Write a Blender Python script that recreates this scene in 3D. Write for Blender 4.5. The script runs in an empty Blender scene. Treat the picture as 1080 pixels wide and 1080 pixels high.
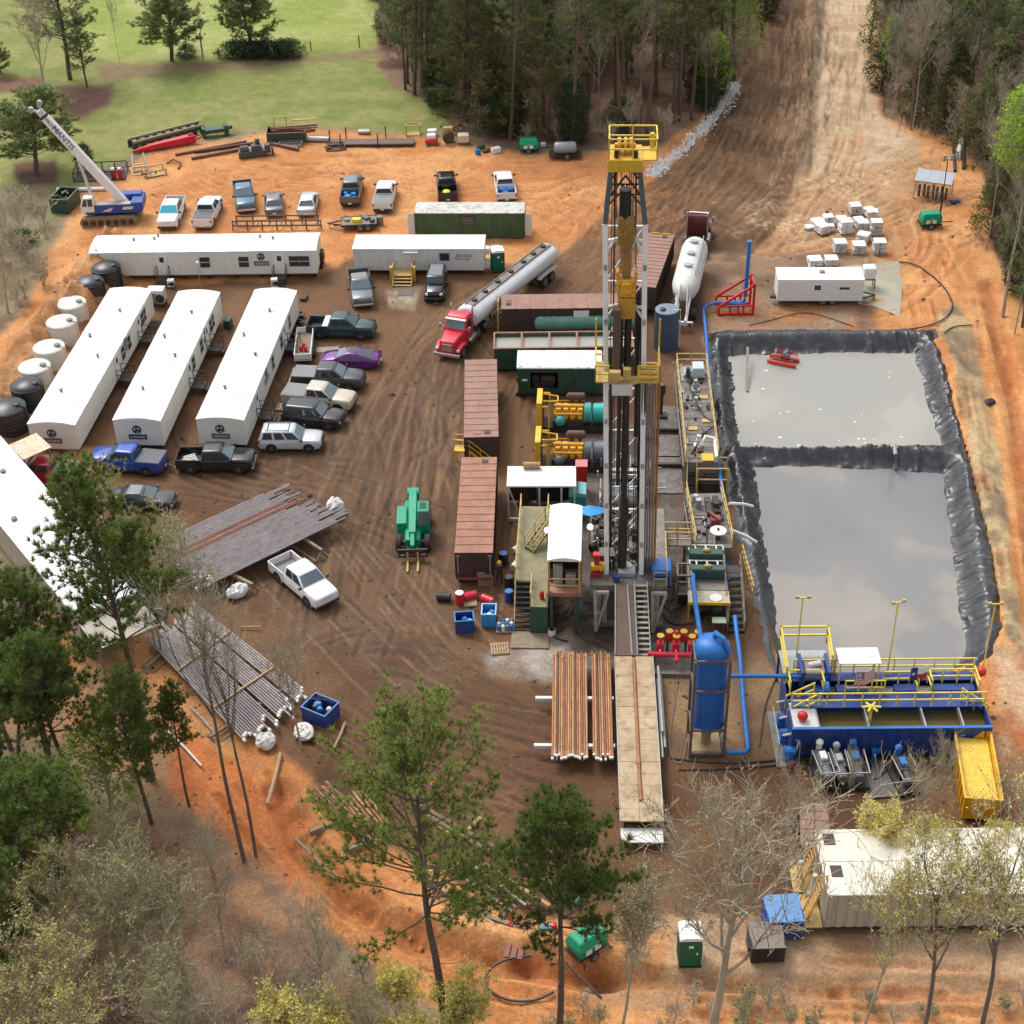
import bpy,bmesh,math,random
import numpy as np
from mathutils import Vector,Matrix
R=math.radians
PI=math.pi
rnd=random.Random(7)
V=Vector
sc=bpy.context.scene
COL=sc.collection
F,TH,ROLL,H=1700.0,R(35.0),R(1.2),67.0
FW=V((0,math.cos(TH),-math.sin(TH)))
r0=V((1,0,0));u0=V((0,math.sin(TH),math.cos(TH)))
RT=r0*math.cos(ROLL)-u0*math.sin(ROLL)
UP=u0*math.cos(ROLL)+r0*math.sin(ROLL)
def P(u,v,z=0.0):
 "photo pixel -> world point on the level z"
 d=FW*F+RT*(u-540)-UP*(v-540)
 t=(z-H)/d.z
 return V((0,0,H))+d*t
def pxscale(u,v,z=0.0):
 "pixels per metre of a thing standing there"
 return F/(P(u,v,z)-V((0,0,H))).dot(FW)
def top_z(bu,bv,tv,z=0.0):
 "height of a vertical thing based at pixel (bu,bv) whose top is at row tv"
 b=P(bu,bv,z)
 lo,hi=0.0,60.0
 for _ in range(40):
  m=(lo+hi)/2
  q=b+V((0,0,m))-V((0,0,H))
  vv=540-q.dot(UP)/q.dot(FW)*F
  if vv>tv:lo=m
  else:hi=m
 return lo
def proj(p):
 q=V(p)-V((0,0,H))
 return(540+q.dot(RT)/q.dot(FW)*F,540-q.dot(UP)/q.dot(FW)*F)
def yaw(a,b):
 return math.atan2(b.y-a.y,b.x-a.x)
def lin(r,g,b,k=1.0):
 f=lambda c:((c/255)/12.92 if c/255<=.04045 else((c/255+.055)/1.055)**2.4)
 return(f(r)*k,f(g)*k,f(b)*k,1)
class MB:
 def __init__(s):s.v=[];s.f=[];s.mi=[];s.m=0;s.uv=None
 def face(s,pts):
  i=len(s.v);s.v+=[tuple(p)for p in pts]
  s.f.append(tuple(range(i,i+len(pts))));s.mi.append(s.m)
  return s
 def add(s,vs,fs):
  i=len(s.v);s.v+=[tuple(p)for p in vs]
  for f in fs:s.f.append(tuple(k+i for k in f));s.mi.append(s.m)
  return s
 def box(s,c,d,rz=0.0,M=None):
  hx,hy,hz=d[0]/2,d[1]/2,d[2]/2
  ca,sa=math.cos(rz),math.sin(rz);vs=[]
  for z in(-hz,hz):
   for x,y in((-hx,-hy),(hx,-hy),(hx,hy),(-hx,hy)):
    p=V((c[0]+x*ca-y*sa,c[1]+x*sa+y*ca,c[2]+z))
    vs.append(M@p if M else p)
  return s.add(vs,[(3,2,1,0),(4,5,6,7),(0,1,5,4),(1,2,6,5),(2,3,7,6),(3,0,4,7)])
 def bx(s,x0,x1,y0,y1,z0,z1):
  return s.box(((x0+x1)/2,(y0+y1)/2,(z0+z1)/2),(abs(x1-x0),abs(y1-y0),abs(z1-z0)))
 def bar(s,a,b,w,h=None):
  "rectangular bar from a to b"
  h=h or w;a=V(a);b=V(b);d=(b-a).normalized()
  u=V((0,0,1))if abs(d.z)<.95 else V((0,1,0))
  x=d.cross(u).normalized()*(w/2);y=x.cross(d).normalized()*(h/2)
  vs=[p+i*x+j*y for p in(a,b)for i,j in((-1,-1),(1,-1),(1,1),(-1,1))]
  return s.add(vs,[(3,2,1,0),(4,5,6,7),(0,1,5,4),(1,2,6,5),(2,3,7,6),(3,0,4,7)])
 def ring(s,c,d,r,n,ref=None):
  d=V(d).normalized();u=ref or(V((0,0,1))if abs(d.z)<.95 else V((1,0,0)))
  x=d.cross(u).normalized();y=x.cross(d)
  return[V(c)+(x*math.cos(2*PI*k/n)+y*math.sin(2*PI*k/n))*r for k in range(n)]
 def loft(s,rings,cap=True,closed=True):
  n=len(rings[0]);i=len(s.v);vs=[p for r in rings for p in r];fs=[]
  for k in range(len(rings)-1):
   for j in range(n if closed else n-1):
    a=k*n+j;b=k*n+(j+1)%n
    fs.append((a,b,b+n,a+n))
  if cap:
   fs.append(tuple(range(n))[::-1]);fs.append(tuple((len(rings)-1)*n+j for j in range(n)))
  return s.add(vs,fs)
 def cyl(s,a,b,ra,rb=None,n=12,cap=True):
  a=V(a);b=V(b);rb=ra if rb is None else rb
  return s.loft([s.ring(a,b-a,ra,n),s.ring(b,b-a,rb,n)],cap)
 def tube(s,pts,r,n=6,cap=True):
  pts=[V(p)for p in pts];rings=[]
  rr=r if isinstance(r,(list,tuple))else[r]*len(pts)
  for k,p in enumerate(pts):
   d=(pts[min(k+1,len(pts)-1)]-pts[max(k-1,0)])
   if d.length<1e-6:d=V((0,0,1))
   rings.append(s.ring(p,d,rr[k],n))
  return s.loft(rings,cap)
 def lathe(s,prof,n=16,c=(0,0,0),axis='z'):
  rings=[]
  for r,z in prof:
   ring=[]
   for k in range(n):
    a=2*PI*k/n;x,y=r*math.cos(a),r*math.sin(a)
    p=(x,y,z)if axis=='z' else((z,x,y)if axis=='x' else(y,z,x))
    ring.append(V(c)+V(p))
   rings.append(ring)
  return s.loft(rings,True)
 def prism(s,poly,vec):
  a=[V(p)for p in poly];b=[p+V(vec)for p in a]
  return s.loft([a,b],True)
 def ball(s,c,r,n=10,m=6,sq=(1,1,1)):
  rings=[]
  for k in range(1,m):
   t=PI*k/m
   rings.append([V((c[0]+r*sq[0]*math.sin(t)*math.cos(2*PI*j/n),c[1]+r*sq[1]*math.sin(t)*math.sin(2*PI*j/n),c[2]-r*sq[2]*math.cos(t)))for j in range(n)])
  return s.loft(rings,True)
 def rail(s,pts,h=1.05,r=.03,step=1.8,mid=1):
  "guard rail along a polyline of deck points"
  pts=[V(p)for p in pts]
  for k in range(mid+1):
   z=h*(1-k/(mid+1))
   for a,b in zip(pts,pts[1:]):s.bar(a+V((0,0,z)),b+V((0,0,z)),2*r)
  for a,b in zip(pts,pts[1:]):
   n=max(1,round((b-a).length/step))
   for k in range(n+1):
    p=a.lerp(b,k/n);s.bar(p,p+V((0,0,h+r)),1.9*r)
  return s
 def build(s,name,mat,parent=None,bevel=0,smooth=False,loc=None,rz=0.0,seg=1):
  me=bpy.data.meshes.new(name)
  me.from_pydata(s.v,[],s.f)
  mats=mat if isinstance(mat,(list,tuple))else[mat]
  for m in mats:me.materials.append(m)
  if len(mats)>1:me.polygons.foreach_set('material_index',s.mi)
  bm=bmesh.new();bm.from_mesh(me)
  bmesh.ops.recalc_face_normals(bm,faces=bm.faces)
  if bevel:
   es=[e for e in bm.edges if len(e.link_faces)==2 and e.calc_face_angle(0)>.6]
   bmesh.ops.bevel(bm,geom=es,offset=bevel,segments=seg,affect='EDGES',profile=.6,clamp_overlap=True)
  bm.to_mesh(me);bm.free()
  if smooth:
   me.polygons.foreach_set('use_smooth',[True]*len(me.polygons))
   me.set_sharp_from_angle(angle=R(40))
  me.update()
  o=bpy.data.objects.new(name,me);COL.objects.link(o)
  if parent:o.parent=parent
  if loc is not None:o.location=loc
  o.rotation_euler.z=rz
  return o
def tag(o,label=None,cat=None,group=None,kind=None):
 if label:o['label']=label
 if cat:o['category']=cat
 if group:o['group']=group
 if kind:o['kind']=kind
 return o
def thing(name,label,cat,loc=(0,0,0),rz=0.0,group=None):
 o=bpy.data.objects.new(name,None);COL.objects.link(o)
 o.location=loc;o.rotation_euler=(0,0,rz);o.empty_display_size=.3
 return tag(o,label,cat,group)
def dup(root,loc,rz=0.0,label=None,group=None,scale=None):
 r=root.copy();COL.objects.link(r);r.location=loc;r.rotation_euler=(0,0,rz)
 if label:r['label']=label
 if group:r['group']=group
 if scale:r.scale=scale if not isinstance(scale,(int,float))else(scale,)*3
 for ch in list(root.children):
  c=ch.copy();COL.objects.link(c);c.parent=r
  for g in ch.children:
   d=g.copy();COL.objects.link(d);d.parent=c
 return r
def text(name,body,size,mat,parent,M,depth=.01,shear=0.0):
 "lettering as a flat mesh, M places it (local x = reading direction, y = up)"
 cu=bpy.data.curves.new(name,'FONT');cu.body=body;cu.size=size;cu.extrude=depth;cu.shear=shear
 cu.align_x='CENTER';cu.align_y='CENTER';cu.resolution_u=3
 to=bpy.data.objects.new(name,cu)
 me=bpy.data.meshes.new_from_object(to)
 bpy.data.objects.remove(to);me.name=name
 me.transform(M);me.materials.clear();me.materials.append(mat)
 o=bpy.data.objects.new(name,me);COL.objects.link(o);o.parent=parent
 return o
MATS={}
def mat(name,col,rough=.6,metal=0.0,var=.12,dirt=.15,dirtcol=(.16,.10,.06,1),scale=1.5,bump=0.0,spec=.5,streak=False,island=0.0,coat=0.0):
 if name in MATS:return MATS[name]
 m=bpy.data.materials.new(name);m.use_nodes=True;nt=m.node_tree;N=nt.nodes;L=nt.links
 b=N['Principled BSDF'];b.inputs['Roughness'].default_value=rough;b.inputs['Metallic'].default_value=metal
 b.inputs['Specular IOR Level'].default_value=spec;b.inputs['Coat Weight'].default_value=coat
 tc=N.new('ShaderNodeTexCoord');oi=N.new('ShaderNodeObjectInfo')
 off=N.new('ShaderNodeVectorMath');off.operation='MULTIPLY_ADD';off.inputs[1].default_value=(1,1,.35 if streak else 1)
 cmb=N.new('ShaderNodeCombineXYZ');mul=N.new('ShaderNodeMath');mul.operation='MULTIPLY';mul.inputs[1].default_value=37
 L.new(oi.outputs['Random'],mul.inputs[0]);L.new(mul.outputs[0],cmb.inputs[0]);L.new(mul.outputs[0],cmb.inputs[1])
 L.new(tc.outputs['Object'],off.inputs[0]);L.new(cmb.outputs[0],off.inputs[2])
 n1=N.new('ShaderNodeTexNoise');n1.inputs['Scale'].default_value=scale;n1.inputs['Detail'].default_value=5;n1.inputs['Roughness'].default_value=.65
 L.new(off.outputs[0],n1.inputs['Vector'])
 n2=N.new('ShaderNodeTexNoise');n2.inputs['Scale'].default_value=scale*3.1;n2.inputs['Detail'].default_value=6;n2.inputs['Roughness'].default_value=.7
 L.new(off.outputs[0],n2.inputs['Vector'])
 mr=N.new('ShaderNodeMapRange');mr.inputs['From Min'].default_value=.3;mr.inputs['From Max'].default_value=.7
 mr.inputs['To Min'].default_value=1-var;mr.inputs['To Max'].default_value=1+var*.6
 L.new(n1.outputs['Fac'],mr.inputs['Value'])
 mx=N.new('ShaderNodeMix');mx.data_type='RGBA';mx.blend_type='MULTIPLY';mx.inputs['Factor'].default_value=1
 mx.inputs['A'].default_value=col
 last=mr.outputs[0]
 if island:
  g=N.new('ShaderNodeNewGeometry');m2=N.new('ShaderNodeMapRange');m2.inputs['To Min'].default_value=1-island;m2.inputs['To Max'].default_value=1+island
  L.new(g.outputs['Random Per Island'],m2.inputs['Value'])
  mm=N.new('ShaderNodeMath');mm.operation='MULTIPLY';L.new(last,mm.inputs[0]);L.new(m2.outputs[0],mm.inputs[1]);last=mm.outputs[0]
  m3=N.new('ShaderNodeMapRange');m3.inputs['To Min'].default_value=1-.18;m3.inputs['To Max'].default_value=1.15
  L.new(oi.outputs['Random'],m3.inputs['Value']);m4=N.new('ShaderNodeMath');m4.operation='MULTIPLY'
  L.new(last,m4.inputs[0]);L.new(m3.outputs[0],m4.inputs[1]);last=m4.outputs[0]
 L.new(last,mx.inputs['B'])
 out=mx.outputs['Result']
 if dirt:
  dr=N.new('ShaderNodeMapRange');dr.inputs['From Min'].default_value=.5;dr.inputs['From Max'].default_value=.72;dr.inputs['To Max'].default_value=min(1,dirt*2.2)
  L.new(n2.outputs['Fac'],dr.inputs['Value'])
  d=N.new('ShaderNodeMix');d.data_type='RGBA';d.inputs['B'].default_value=dirtcol
  L.new(dr.outputs[0],d.inputs['Factor']);L.new(out,d.inputs['A']);out=d.outputs['Result']
 L.new(out,b.inputs['Base Color'])
 if bump:
  bp=N.new('ShaderNodeBump');bp.inputs['Strength'].default_value=bump;bp.inputs['Distance'].default_value=.05
  L.new(n2.outputs['Fac'],bp.inputs['Height']);L.new(bp.outputs[0],b.inputs['Normal'])
 MATS[name]=m
 return m
def emit(name,col,s):
 m=bpy.data.materials.new(name);m.use_nodes=True;b=m.node_tree.nodes['Principled BSDF']
 b.inputs['Base Color'].default_value=col;b.inputs['Emission Color'].default_value=col;b.inputs['Emission Strength'].default_value=s
 MATS[name]=m
 return m
RUST=(.13,.055,.025,1);MUD=(.14,.085,.05,1)
white=mat('white_paint',(.78,.78,.76,1),.5,var=.05,dirt=.04)
roofwhite=mat('white_roof_membrane',(.77,.77,.76,1),.55,var=.09,dirt=.16,dirtcol=(.46,.42,.36,1),scale=.7)
offwhite=mat('weathered_white',(.62,.62,.60,1),.6,var=.12,dirt=.14,dirtcol=(.3,.25,.2,1),streak=True)
siding=mat('cream_siding',(.74,.725,.66,1),.6,var=.06,dirt=.07,dirtcol=(.35,.3,.24,1),streak=True)
peelwhite=mat('peeling_white_roof',(.74,.74,.73,1),.6,var=.1,dirt=.42,dirtcol=(.06,.07,.06,1),scale=1.1)
oldroof=mat('stained_roof',(.55,.54,.50,1),.7,var=.25,dirt=.5,dirtcol=(.17,.13,.08,1),scale=.8)
black=mat('black_plastic',(.018,.019,.022,1),.45,dirt=.08)
tankblack=mat('black_poly_tank',(.022,.025,.032,1),.35,var=.2,dirt=.1,dirtcol=(.2,.16,.12,1))
tankwhite=mat('white_poly_tank',(.62,.61,.56,1),.45,dirt=.08,var=.07)
darksteel=mat('dark_steel',(.045,.042,.04,1),.55,.3,var=.3,dirt=.3,dirtcol=RUST)
steel=mat('galvanised_steel',(.42,.43,.43,1),.45,.5,var=.15,dirt=.2)
greysteel=mat('grey_muddy_steel',(.22,.20,.18,1),.6,.2,var=.3,dirt=.4,dirtcol=MUD,scale=1.2)
deckmud=mat('muddy_deck_plate',(.19,.165,.14,1),.55,.1,var=.35,dirt=.5,dirtcol=(.1,.07,.05,1),scale=1.0,bump=.2)
rail_tan=mat('faded_yellow_rail',(.52,.36,.12,1),.6,dirt=.2,var=.15)
yellow=mat('safety_yellow',(.72,.44,.03,1),.5,dirt=.12,dirtcol=(.2,.12,.05,1))
lemon=mat('lemon_yellow_rail',(.74,.60,.10,1),.5,dirt=.06)
catyellow=mat('engine_yellow',(.72,.36,.03,1),.45,dirt=.2,var=.2,dirtcol=(.12,.07,.03,1),scale=3)
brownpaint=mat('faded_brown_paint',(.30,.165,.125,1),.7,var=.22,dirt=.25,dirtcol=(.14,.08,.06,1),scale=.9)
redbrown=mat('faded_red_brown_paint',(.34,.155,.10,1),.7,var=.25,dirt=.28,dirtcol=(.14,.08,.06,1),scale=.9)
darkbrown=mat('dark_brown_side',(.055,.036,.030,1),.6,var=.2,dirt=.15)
green_d=mat('dark_green_paint',(.02,.075,.055,1),.5,var=.25,dirt=.15)
green_c=mat('container_green',(.06,.12,.055,1),.6,var=.3,dirt=.3,dirtcol=(.03,.06,.03,1),streak=True)
green_b=mat('bright_green_paint',(.0,.30,.16,1),.4,dirt=.06)
porta_g=mat('portable_toilet_green',(.0,.12,.065,1),.45,dirt=.05)
teal=mat('teal_paint',(.03,.30,.27,1),.45,dirt=.15,var=.2)
tealpale=mat('pale_teal_steel',(.16,.36,.30,1),.6,dirt=.25,var=.25,dirtcol=(.35,.36,.05,1),scale=.8)
blue=mat('cobalt_blue_paint',(.014,.055,.26,1),.45,var=.25,dirt=.3,dirtcol=(.10,.085,.08,1),scale=.9,streak=True)
blue_b=mat('bright_blue_paint',(.015,.16,.50,1),.45,var=.18,dirt=.16,dirtcol=(.12,.12,.13,1))
skyblue=mat('sky_blue_plastic',(.03,.28,.65,1),.5,dirt=.04)
slate=mat('slate_blue_tank',(.05,.085,.135,1),.4,var=.15,dirt=.08)
slateroof=mat('slate_blue_tank_top',(.16,.21,.27,1),.45,var=.12,dirt=.06)
bluegrey=mat('blue_grey_steel',(.10,.125,.15,1),.5,var=.2,dirt=.15)
red=mat('red_paint',(.50,.015,.02,1),.4,dirt=.06)
pinkred=mat('bright_red_paint',(.62,.02,.045,1),.35,dirt=.05)
maroon=mat('maroon_paint',(.11,.022,.022,1),.3,dirt=.06)
silver=mat('polished_tank_silver',(.72,.73,.75,1),.25,.25,var=.05,dirt=.04)
chrome=mat('chrome',(.6,.6,.6,1),.2,.9,var=.05,dirt=0)
glass=mat('dark_glass',(.025,.035,.045,1),.08,var=.1,dirt=0,spec=.8)
shield=mat('windscreen_glass',(.10,.14,.16,1),.12,var=.2,dirt=.1,dirtcol=(.35,.36,.36,1),spec=.8)
rubber=mat('tyre_rubber',(.03,.028,.026,1),.8,dirt=.3,dirtcol=MUD,scale=4)
rimgrey=mat('wheel_rim',(.38,.38,.38,1),.4,.5,dirt=.15)
lamp=mat('lamp_lens',(.75,.75,.72,1),.2,dirt=0)
tail=mat('tail_lamp_red',(.35,.01,.01,1),.3,dirt=0)
wood=mat('raw_timber',(.44,.30,.16,1),.8,var=.2,dirt=.2)
oldwood=mat('grey_timber',(.27,.21,.15,1),.85,var=.3,dirt=.3)
pallet_m=mat('pallet_wood',(.42,.29,.17,1),.8,var=.2,dirt=.15)
board=mat('plywood_mat',(.46,.34,.21,1),.75,var=.25,dirt=.5,dirtcol=(.20,.12,.07,1),scale=.5)
pipegrey=mat('grey_drill_pipe',(.30,.265,.265,1),.5,.25,var=.3,dirt=.3,dirtcol=(.12,.09,.08,1),scale=.8)
piperust=mat('rusty_red_pipe',(.26,.10,.06,1),.6,.1,var=.3,dirt=.3,dirtcol=(.12,.06,.04,1),scale=.8)
pipeorange=mat('orange_rust_pipe',(.40,.16,.06,1),.65,.1,var=.35,dirt=.35,dirtcol=(.16,.07,.035,1),scale=.7)
pipetan=mat('tan_rust_pipe',(.45,.27,.13,1),.65,.1,var=.3,dirt=.3,dirtcol=(.2,.1,.05,1),scale=.7)
pipedark=mat('dark_rust_pipe',(.12,.055,.04,1),.6,.1,var=.3,dirt=.3,scale=1)
capwhite=mat('white_thread_cap',(.78,.77,.72,1),.5,dirt=.1)
sack=mat('white_woven_sack',(.72,.71,.70,1),.7,var=.08,dirt=.08,bump=.9,dirtcol=(.4,.36,.3,1),scale=.9)
wrap=mat('shrink_wrap',(.56,.53,.52,1),.35,var=.15,dirt=.3,dirtcol=(.4,.32,.25,1),scale=2.5,bump=.3)
wraptop=mat('shrink_wrap_top',(.80,.79,.78,1),.45,var=.06,dirt=.06)
bark=mat('pine_bark',(.13,.092,.068,1),.95,var=.4,dirt=.2,dirtcol=(.16,.13,.11,1),scale=4,bump=.4)
greybark=mat('grey_bark',(.40,.35,.27,1),.95,var=.25,dirt=.2,dirtcol=(.12,.1,.07,1),scale=2)
tanbark=mat('tan_bark',(.43,.365,.27,1),.95,var=.25,dirt=.2,dirtcol=(.14,.11,.07,1),scale=2)
darkbark=mat('dark_bark',(.10,.075,.06,1),.95,var=.3,dirt=.1,scale=2)
def leafmat(name,col,isl=.35):
 m=mat(name,col,.6,var=.25,dirt=0,scale=.35,island=isl,spec=.25)
 b=m.node_tree.nodes['Principled BSDF']
 N=m.node_tree.nodes;L=m.node_tree.links;tr=N.new('ShaderNodeBsdfTranslucent');ms=N.new('ShaderNodeMixShader');ms.inputs[0].default_value=.38
 L.new(b.inputs['Base Color'].links[0].from_socket,tr.inputs['Color']);L.new(b.outputs[0],ms.inputs[1]);L.new(tr.outputs[0],ms.inputs[2]);L.new(ms.outputs[0],N['Material Output'].inputs['Surface'])
 return m
pineleaf=leafmat('pine_needles',(.18,.24,.06,1),.4)
pineleaf_l=leafmat('light_pine_needles',(.27,.32,.085,1),.45)
pineleaf_d=leafmat('dark_pine_needles',(.22,.265,.105,1),.4)
cedar=leafmat('olive_evergreen_leaves',(.17,.19,.065,1),.4)
bushleaf=leafmat('dark_bush_leaves',(.065,.10,.045,1),.4)
springleaf=leafmat('fresh_green_leaves',(.30,.42,.06,1),.35)
yellowleaf=leafmat('yellow_bud_leaves',(.68,.60,.17,1),.35)
budleaf=leafmat('olive_bud_leaves',(.36,.34,.14,1),.35)
dryleaf=leafmat('dry_tan_leaves',(.45,.38,.22,1),.35)
rng=np.random.RandomState(5)
_tab=rng.rand(256,256)
def vnoise(x,y,s=0):
 x=x+s*17.31;y=y+s*9.77
 xi=np.floor(x).astype(int);yi=np.floor(y).astype(int)
 fx=x-xi;fy=y-yi
 fx=fx*fx*(3-2*fx);fy=fy*fy*(3-2*fy)
 a=_tab[xi&255,yi&255];b=_tab[(xi+1)&255,yi&255]
 c=_tab[xi&255,(yi+1)&255];d=_tab[(xi+1)&255,(yi+1)&255]
 return(a*(1-fx)+b*fx)*(1-fy)+(c*(1-fx)+d*fx)*fy
def fbm(x,y,f,o=4,s=0,g=.55):
 t=0;a=1;n=0
 for k in range(o):
  t=t+a*vnoise(x*f,y*f,s+k*3);n+=a;a*=g;f*=2.03
 return t/n
def np_proj(X,Y,Z=0.0):
 qx,qy,qz=X,Y,Z-H
 w=qx*FW.x+qy*FW.y+qz*FW.z
 w=np.where(w<1,1,w)
 return 540+(qx*RT.x+qy*RT.y+qz*RT.z)/w*F,540-(qx*UP.x+qy*UP.y+qz*UP.z)/w*F
def sdist(px,py,poly):
 "signed distance to polygon (negative inside), numpy"
 d=np.full(px.shape,1e9);ins=np.zeros(px.shape,bool)
 n=len(poly)
 for i in range(n):
  ax,ay=poly[i];bx,by=poly[(i+1)%n]
  ex,ey=bx-ax,by-ay;wx,wy=px-ax,py-ay
  t=np.clip((wx*ex+wy*ey)/(ex*ex+ey*ey+1e-9),0,1)
  d=np.minimum(d,(wx-ex*t)**2+(wy-ey*t)**2)
  c=((ay>py)!=(by>py))&(px<ex*(py-ay)/(ey+1e-12)+ax)
  ins^=c
 d=np.sqrt(d)
 return np.where(ins,-d,d)
def ldist(px,py,pts):
 d=np.full(px.shape,1e9)
 for(ax,ay),(bx,by)in zip(pts,pts[1:]):
  ex,ey=bx-ax,by-ay;wx,wy=px-ax,py-ay
  t=np.clip((wx*ex+wy*ey)/(ex*ex+ey*ey+1e-9),0,1)
  d=np.minimum(d,(wx-ex*t)**2+(wy-ey*t)**2)
 return np.sqrt(d)
sst=lambda x:np.clip(x,0,1)**2*(3-2*np.clip(x,0,1))
STEP=2.0
ul=np.concatenate([[-4000,-2500,-1500,-900,-600,-420,-320,-260,-220],np.arange(-190,1270,STEP),[1300,1340,1400,1500,1650,1900,2400,3500,5000]])
vl=np.concatenate([[-649,-647,-640,-620,-590,-540,-470,-380,-290,-210,-150,-110,-80],np.arange(-60,1136,STEP),[1150,1175,1210,1260,1330,1430,1600,1900,2500]])
UU,VV=np.meshgrid(ul,vl)
dy=math.cos(TH)*F-math.sin(TH)*(VV-540);dz=-math.sin(TH)*F-math.cos(TH)*(VV-540)
tt=-H/dz
GX=(UU-540)*tt;GY=dy*tt
PU,PV=np_proj(GX,GY)
n_lo=fbm(GX,GY,.06,4,1);n_mid=fbm(GX,GY,.35,4,2);n_hi=fbm(GX,GY,1.6,3,3)
GZ=(n_hi-.5)*.10+(n_mid-.5)*.16
col=np.zeros(GX.shape+(3,));wet=np.zeros(GX.shape)
def C(r,g,b,k=.85):return np.array(lin(r,g,b,k)[:3])
base=C(124,104,82);col[:]=base
lit=sst((n_mid-.42)*5)[...,None]
col[:]=col*(1-lit)+C(148,132,104)*lit
def lay(poly,c,soft=6,amp=10,c2=None,f2=.25,w=0.0,op=1.0,seed=0):
 s=np.clip(pxs,.2,3)
 d=sdist(PU,PV,poly)+(fbm(GX,GY,.22,4,10+seed)-.5)*2*amp*s
 m=sst(.5-d/(2*soft*s))*op
 cc=np.array(c)
 if c2 is not None:
  k=sst((fbm(GX,GY,f2,4,30+seed)-.36)*3.6)[...,None]
  cc=c*(1-k)+np.array(c2)*k
 col[:]=col*(1-m[...,None])+cc*m[...,None]
 wet[:]=wet*(1-m)+w*m
 return m
pxs=np.clip((PV+650)/1130,.05,3)
lay([(-4000,-640),(470,-640),(402,50),(410,88),(468,112),(478,136),(440,140),(330,132),(250,140),(150,158),(80,190),(50,250),(20,300),(-60,380),(-900,400)],C(122,131,68),8,8,C(142,142,84),.3,seed=1)
lay([(95,-640),(440,-640),(400,46),(330,58),(230,62),(140,66),(85,55)],C(140,152,74),12,10,C(160,166,98),.15,seed=2)
lay([(200,82),(370,72),(385,92),(300,102),(210,100)],C(132,138,74),14,10,op=.7,seed=3)
lay([(100,70),(230,64),(340,58),(402,50),(402,62),(330,66),(230,74),(110,84)],C(134,116,84),4,5,seed=4)
lay([(60,92),(120,88),(112,112),(85,128),(62,122)],C(116,84,70),8,8,C(98,70,60),.4,seed=5)
lay([(-300,75),(45,82),(50,96),(-300,100)],C(128,96,76),5,5,C(106,78,66),.4,seed=6)
lay([(15,172),(60,168),(62,196),(20,202)],C(104,76,60),6,6,C(86,62,52),.4,seed=7)
lay([(-300,196),(55,196),(52,250),(20,312),(-10,350),(-300,420)],C(140,128,100),8,8,C(118,104,76),.3,seed=8)
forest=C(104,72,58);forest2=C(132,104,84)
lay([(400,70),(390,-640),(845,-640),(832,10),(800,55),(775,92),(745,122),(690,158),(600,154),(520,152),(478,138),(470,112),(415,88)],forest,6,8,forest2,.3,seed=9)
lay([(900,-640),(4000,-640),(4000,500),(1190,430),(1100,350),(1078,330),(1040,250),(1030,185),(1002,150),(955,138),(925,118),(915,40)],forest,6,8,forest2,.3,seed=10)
clay=C(214,156,102);clay2=C(194,130,78)
lay([(55,262),(85,205),(118,186),(160,160),(330,136),(440,142),(560,163),(690,158),(745,122),(800,50),(832,-100),(940,-100),(925,90),(932,122),(1000,145),(1036,180),(1046,260),(1082,335),(1200,430),(1500,700),(1500,1050),(1080,1085),(1000,1120),(540,1120),(420,1040),(340,965),(288,905),(262,850),(228,800),(160,760),(100,700),(60,660),(0,560),(-80,470),(-40,400),(30,320)],clay,5,9,clay2,.18,seed=11)
lay([(-60,640),(90,665),(160,720),(225,800),(262,880),(230,870),(150,830),(60,790),(-60,760)],C(186,120,76),8,14,C(150,112,80),.3,seed=12,op=.9)
lay([(190,760),(230,790),(300,850),(340,960),(300,935),(230,880),(180,830)],C(196,118,66),6,10,C(164,96,56),.3,seed=13)
sand=C(188,158,126);sand2=C(204,178,148)
lay([(858,-200),(920,-200),(922,60),(925,120),(975,150),(960,200),(905,250),(840,262),(800,262),(838,190),(848,90)],sand,5,8,sand2,.3,seed=14)
lay([(770,215),(960,160),(1000,168),(985,230),(930,292),(850,285),(760,290)],C(186,142,100),10,12,C(166,118,76),.5,seed=15,op=.75)
mud=C(96,66,43);mud2=C(118,85,57);mudd=C(80,54,36)
lay([(800,-200),(858,-200),(850,60),(846,150),(830,190),(790,270),(755,345),(690,360),(560,330),(560,290),(690,190),(745,142),(790,70),(815,-20)],C(94,68,48),4,6,C(124,95,69),.25,seed=16)
lay([(-30,430),(60,440),(160,302),(335,290),(375,265),(510,282),(585,268),(640,250),(705,190),(740,200),(745,350),(770,480),(800,600),(850,690),(880,775),(1010,790),(1090,830),(1095,900),(1090,975),(905,975),(850,975),(760,972),(700,965),(620,985),(540,958),(430,905),(345,845),(308,806),(255,775),(205,730),(150,660),(90,610),(20,560),(-120,490)],mud,6,10,mud2,.16,w=.25,seed=17)
lay([(250,460),(480,380),(500,640),(470,760),(380,720),(300,700),(240,600)],mudd,20,20,C(104,80,62),.3,w=.35,seed=18,op=.65)
lay([(690,690),(840,690),(845,800),(700,800)],C(152,122,88),10,10,C(120,94,68),.3,w=.4,seed=19)
lay([(745,262),(920,270),(925,350),(745,352)],C(118,92,72),8,8,C(150,120,96),.4,w=.2,seed=20)
lay([(745,305),(905,318),(900,352),(748,352)],C(148,126,106),8,9,C(176,120,76),.4,seed=21,op=.8)
lay([(505,690),(545,676),(620,662),(650,668),(652,700),(600,720),(515,714)],C(176,166,154),6,5,C(142,126,110),.7,w=.2,seed=22)
lay([(405,306),(445,302),(438,328),(410,326)],C(172,158,138),3,5,C(140,122,100),.8,seed=23)
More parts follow.
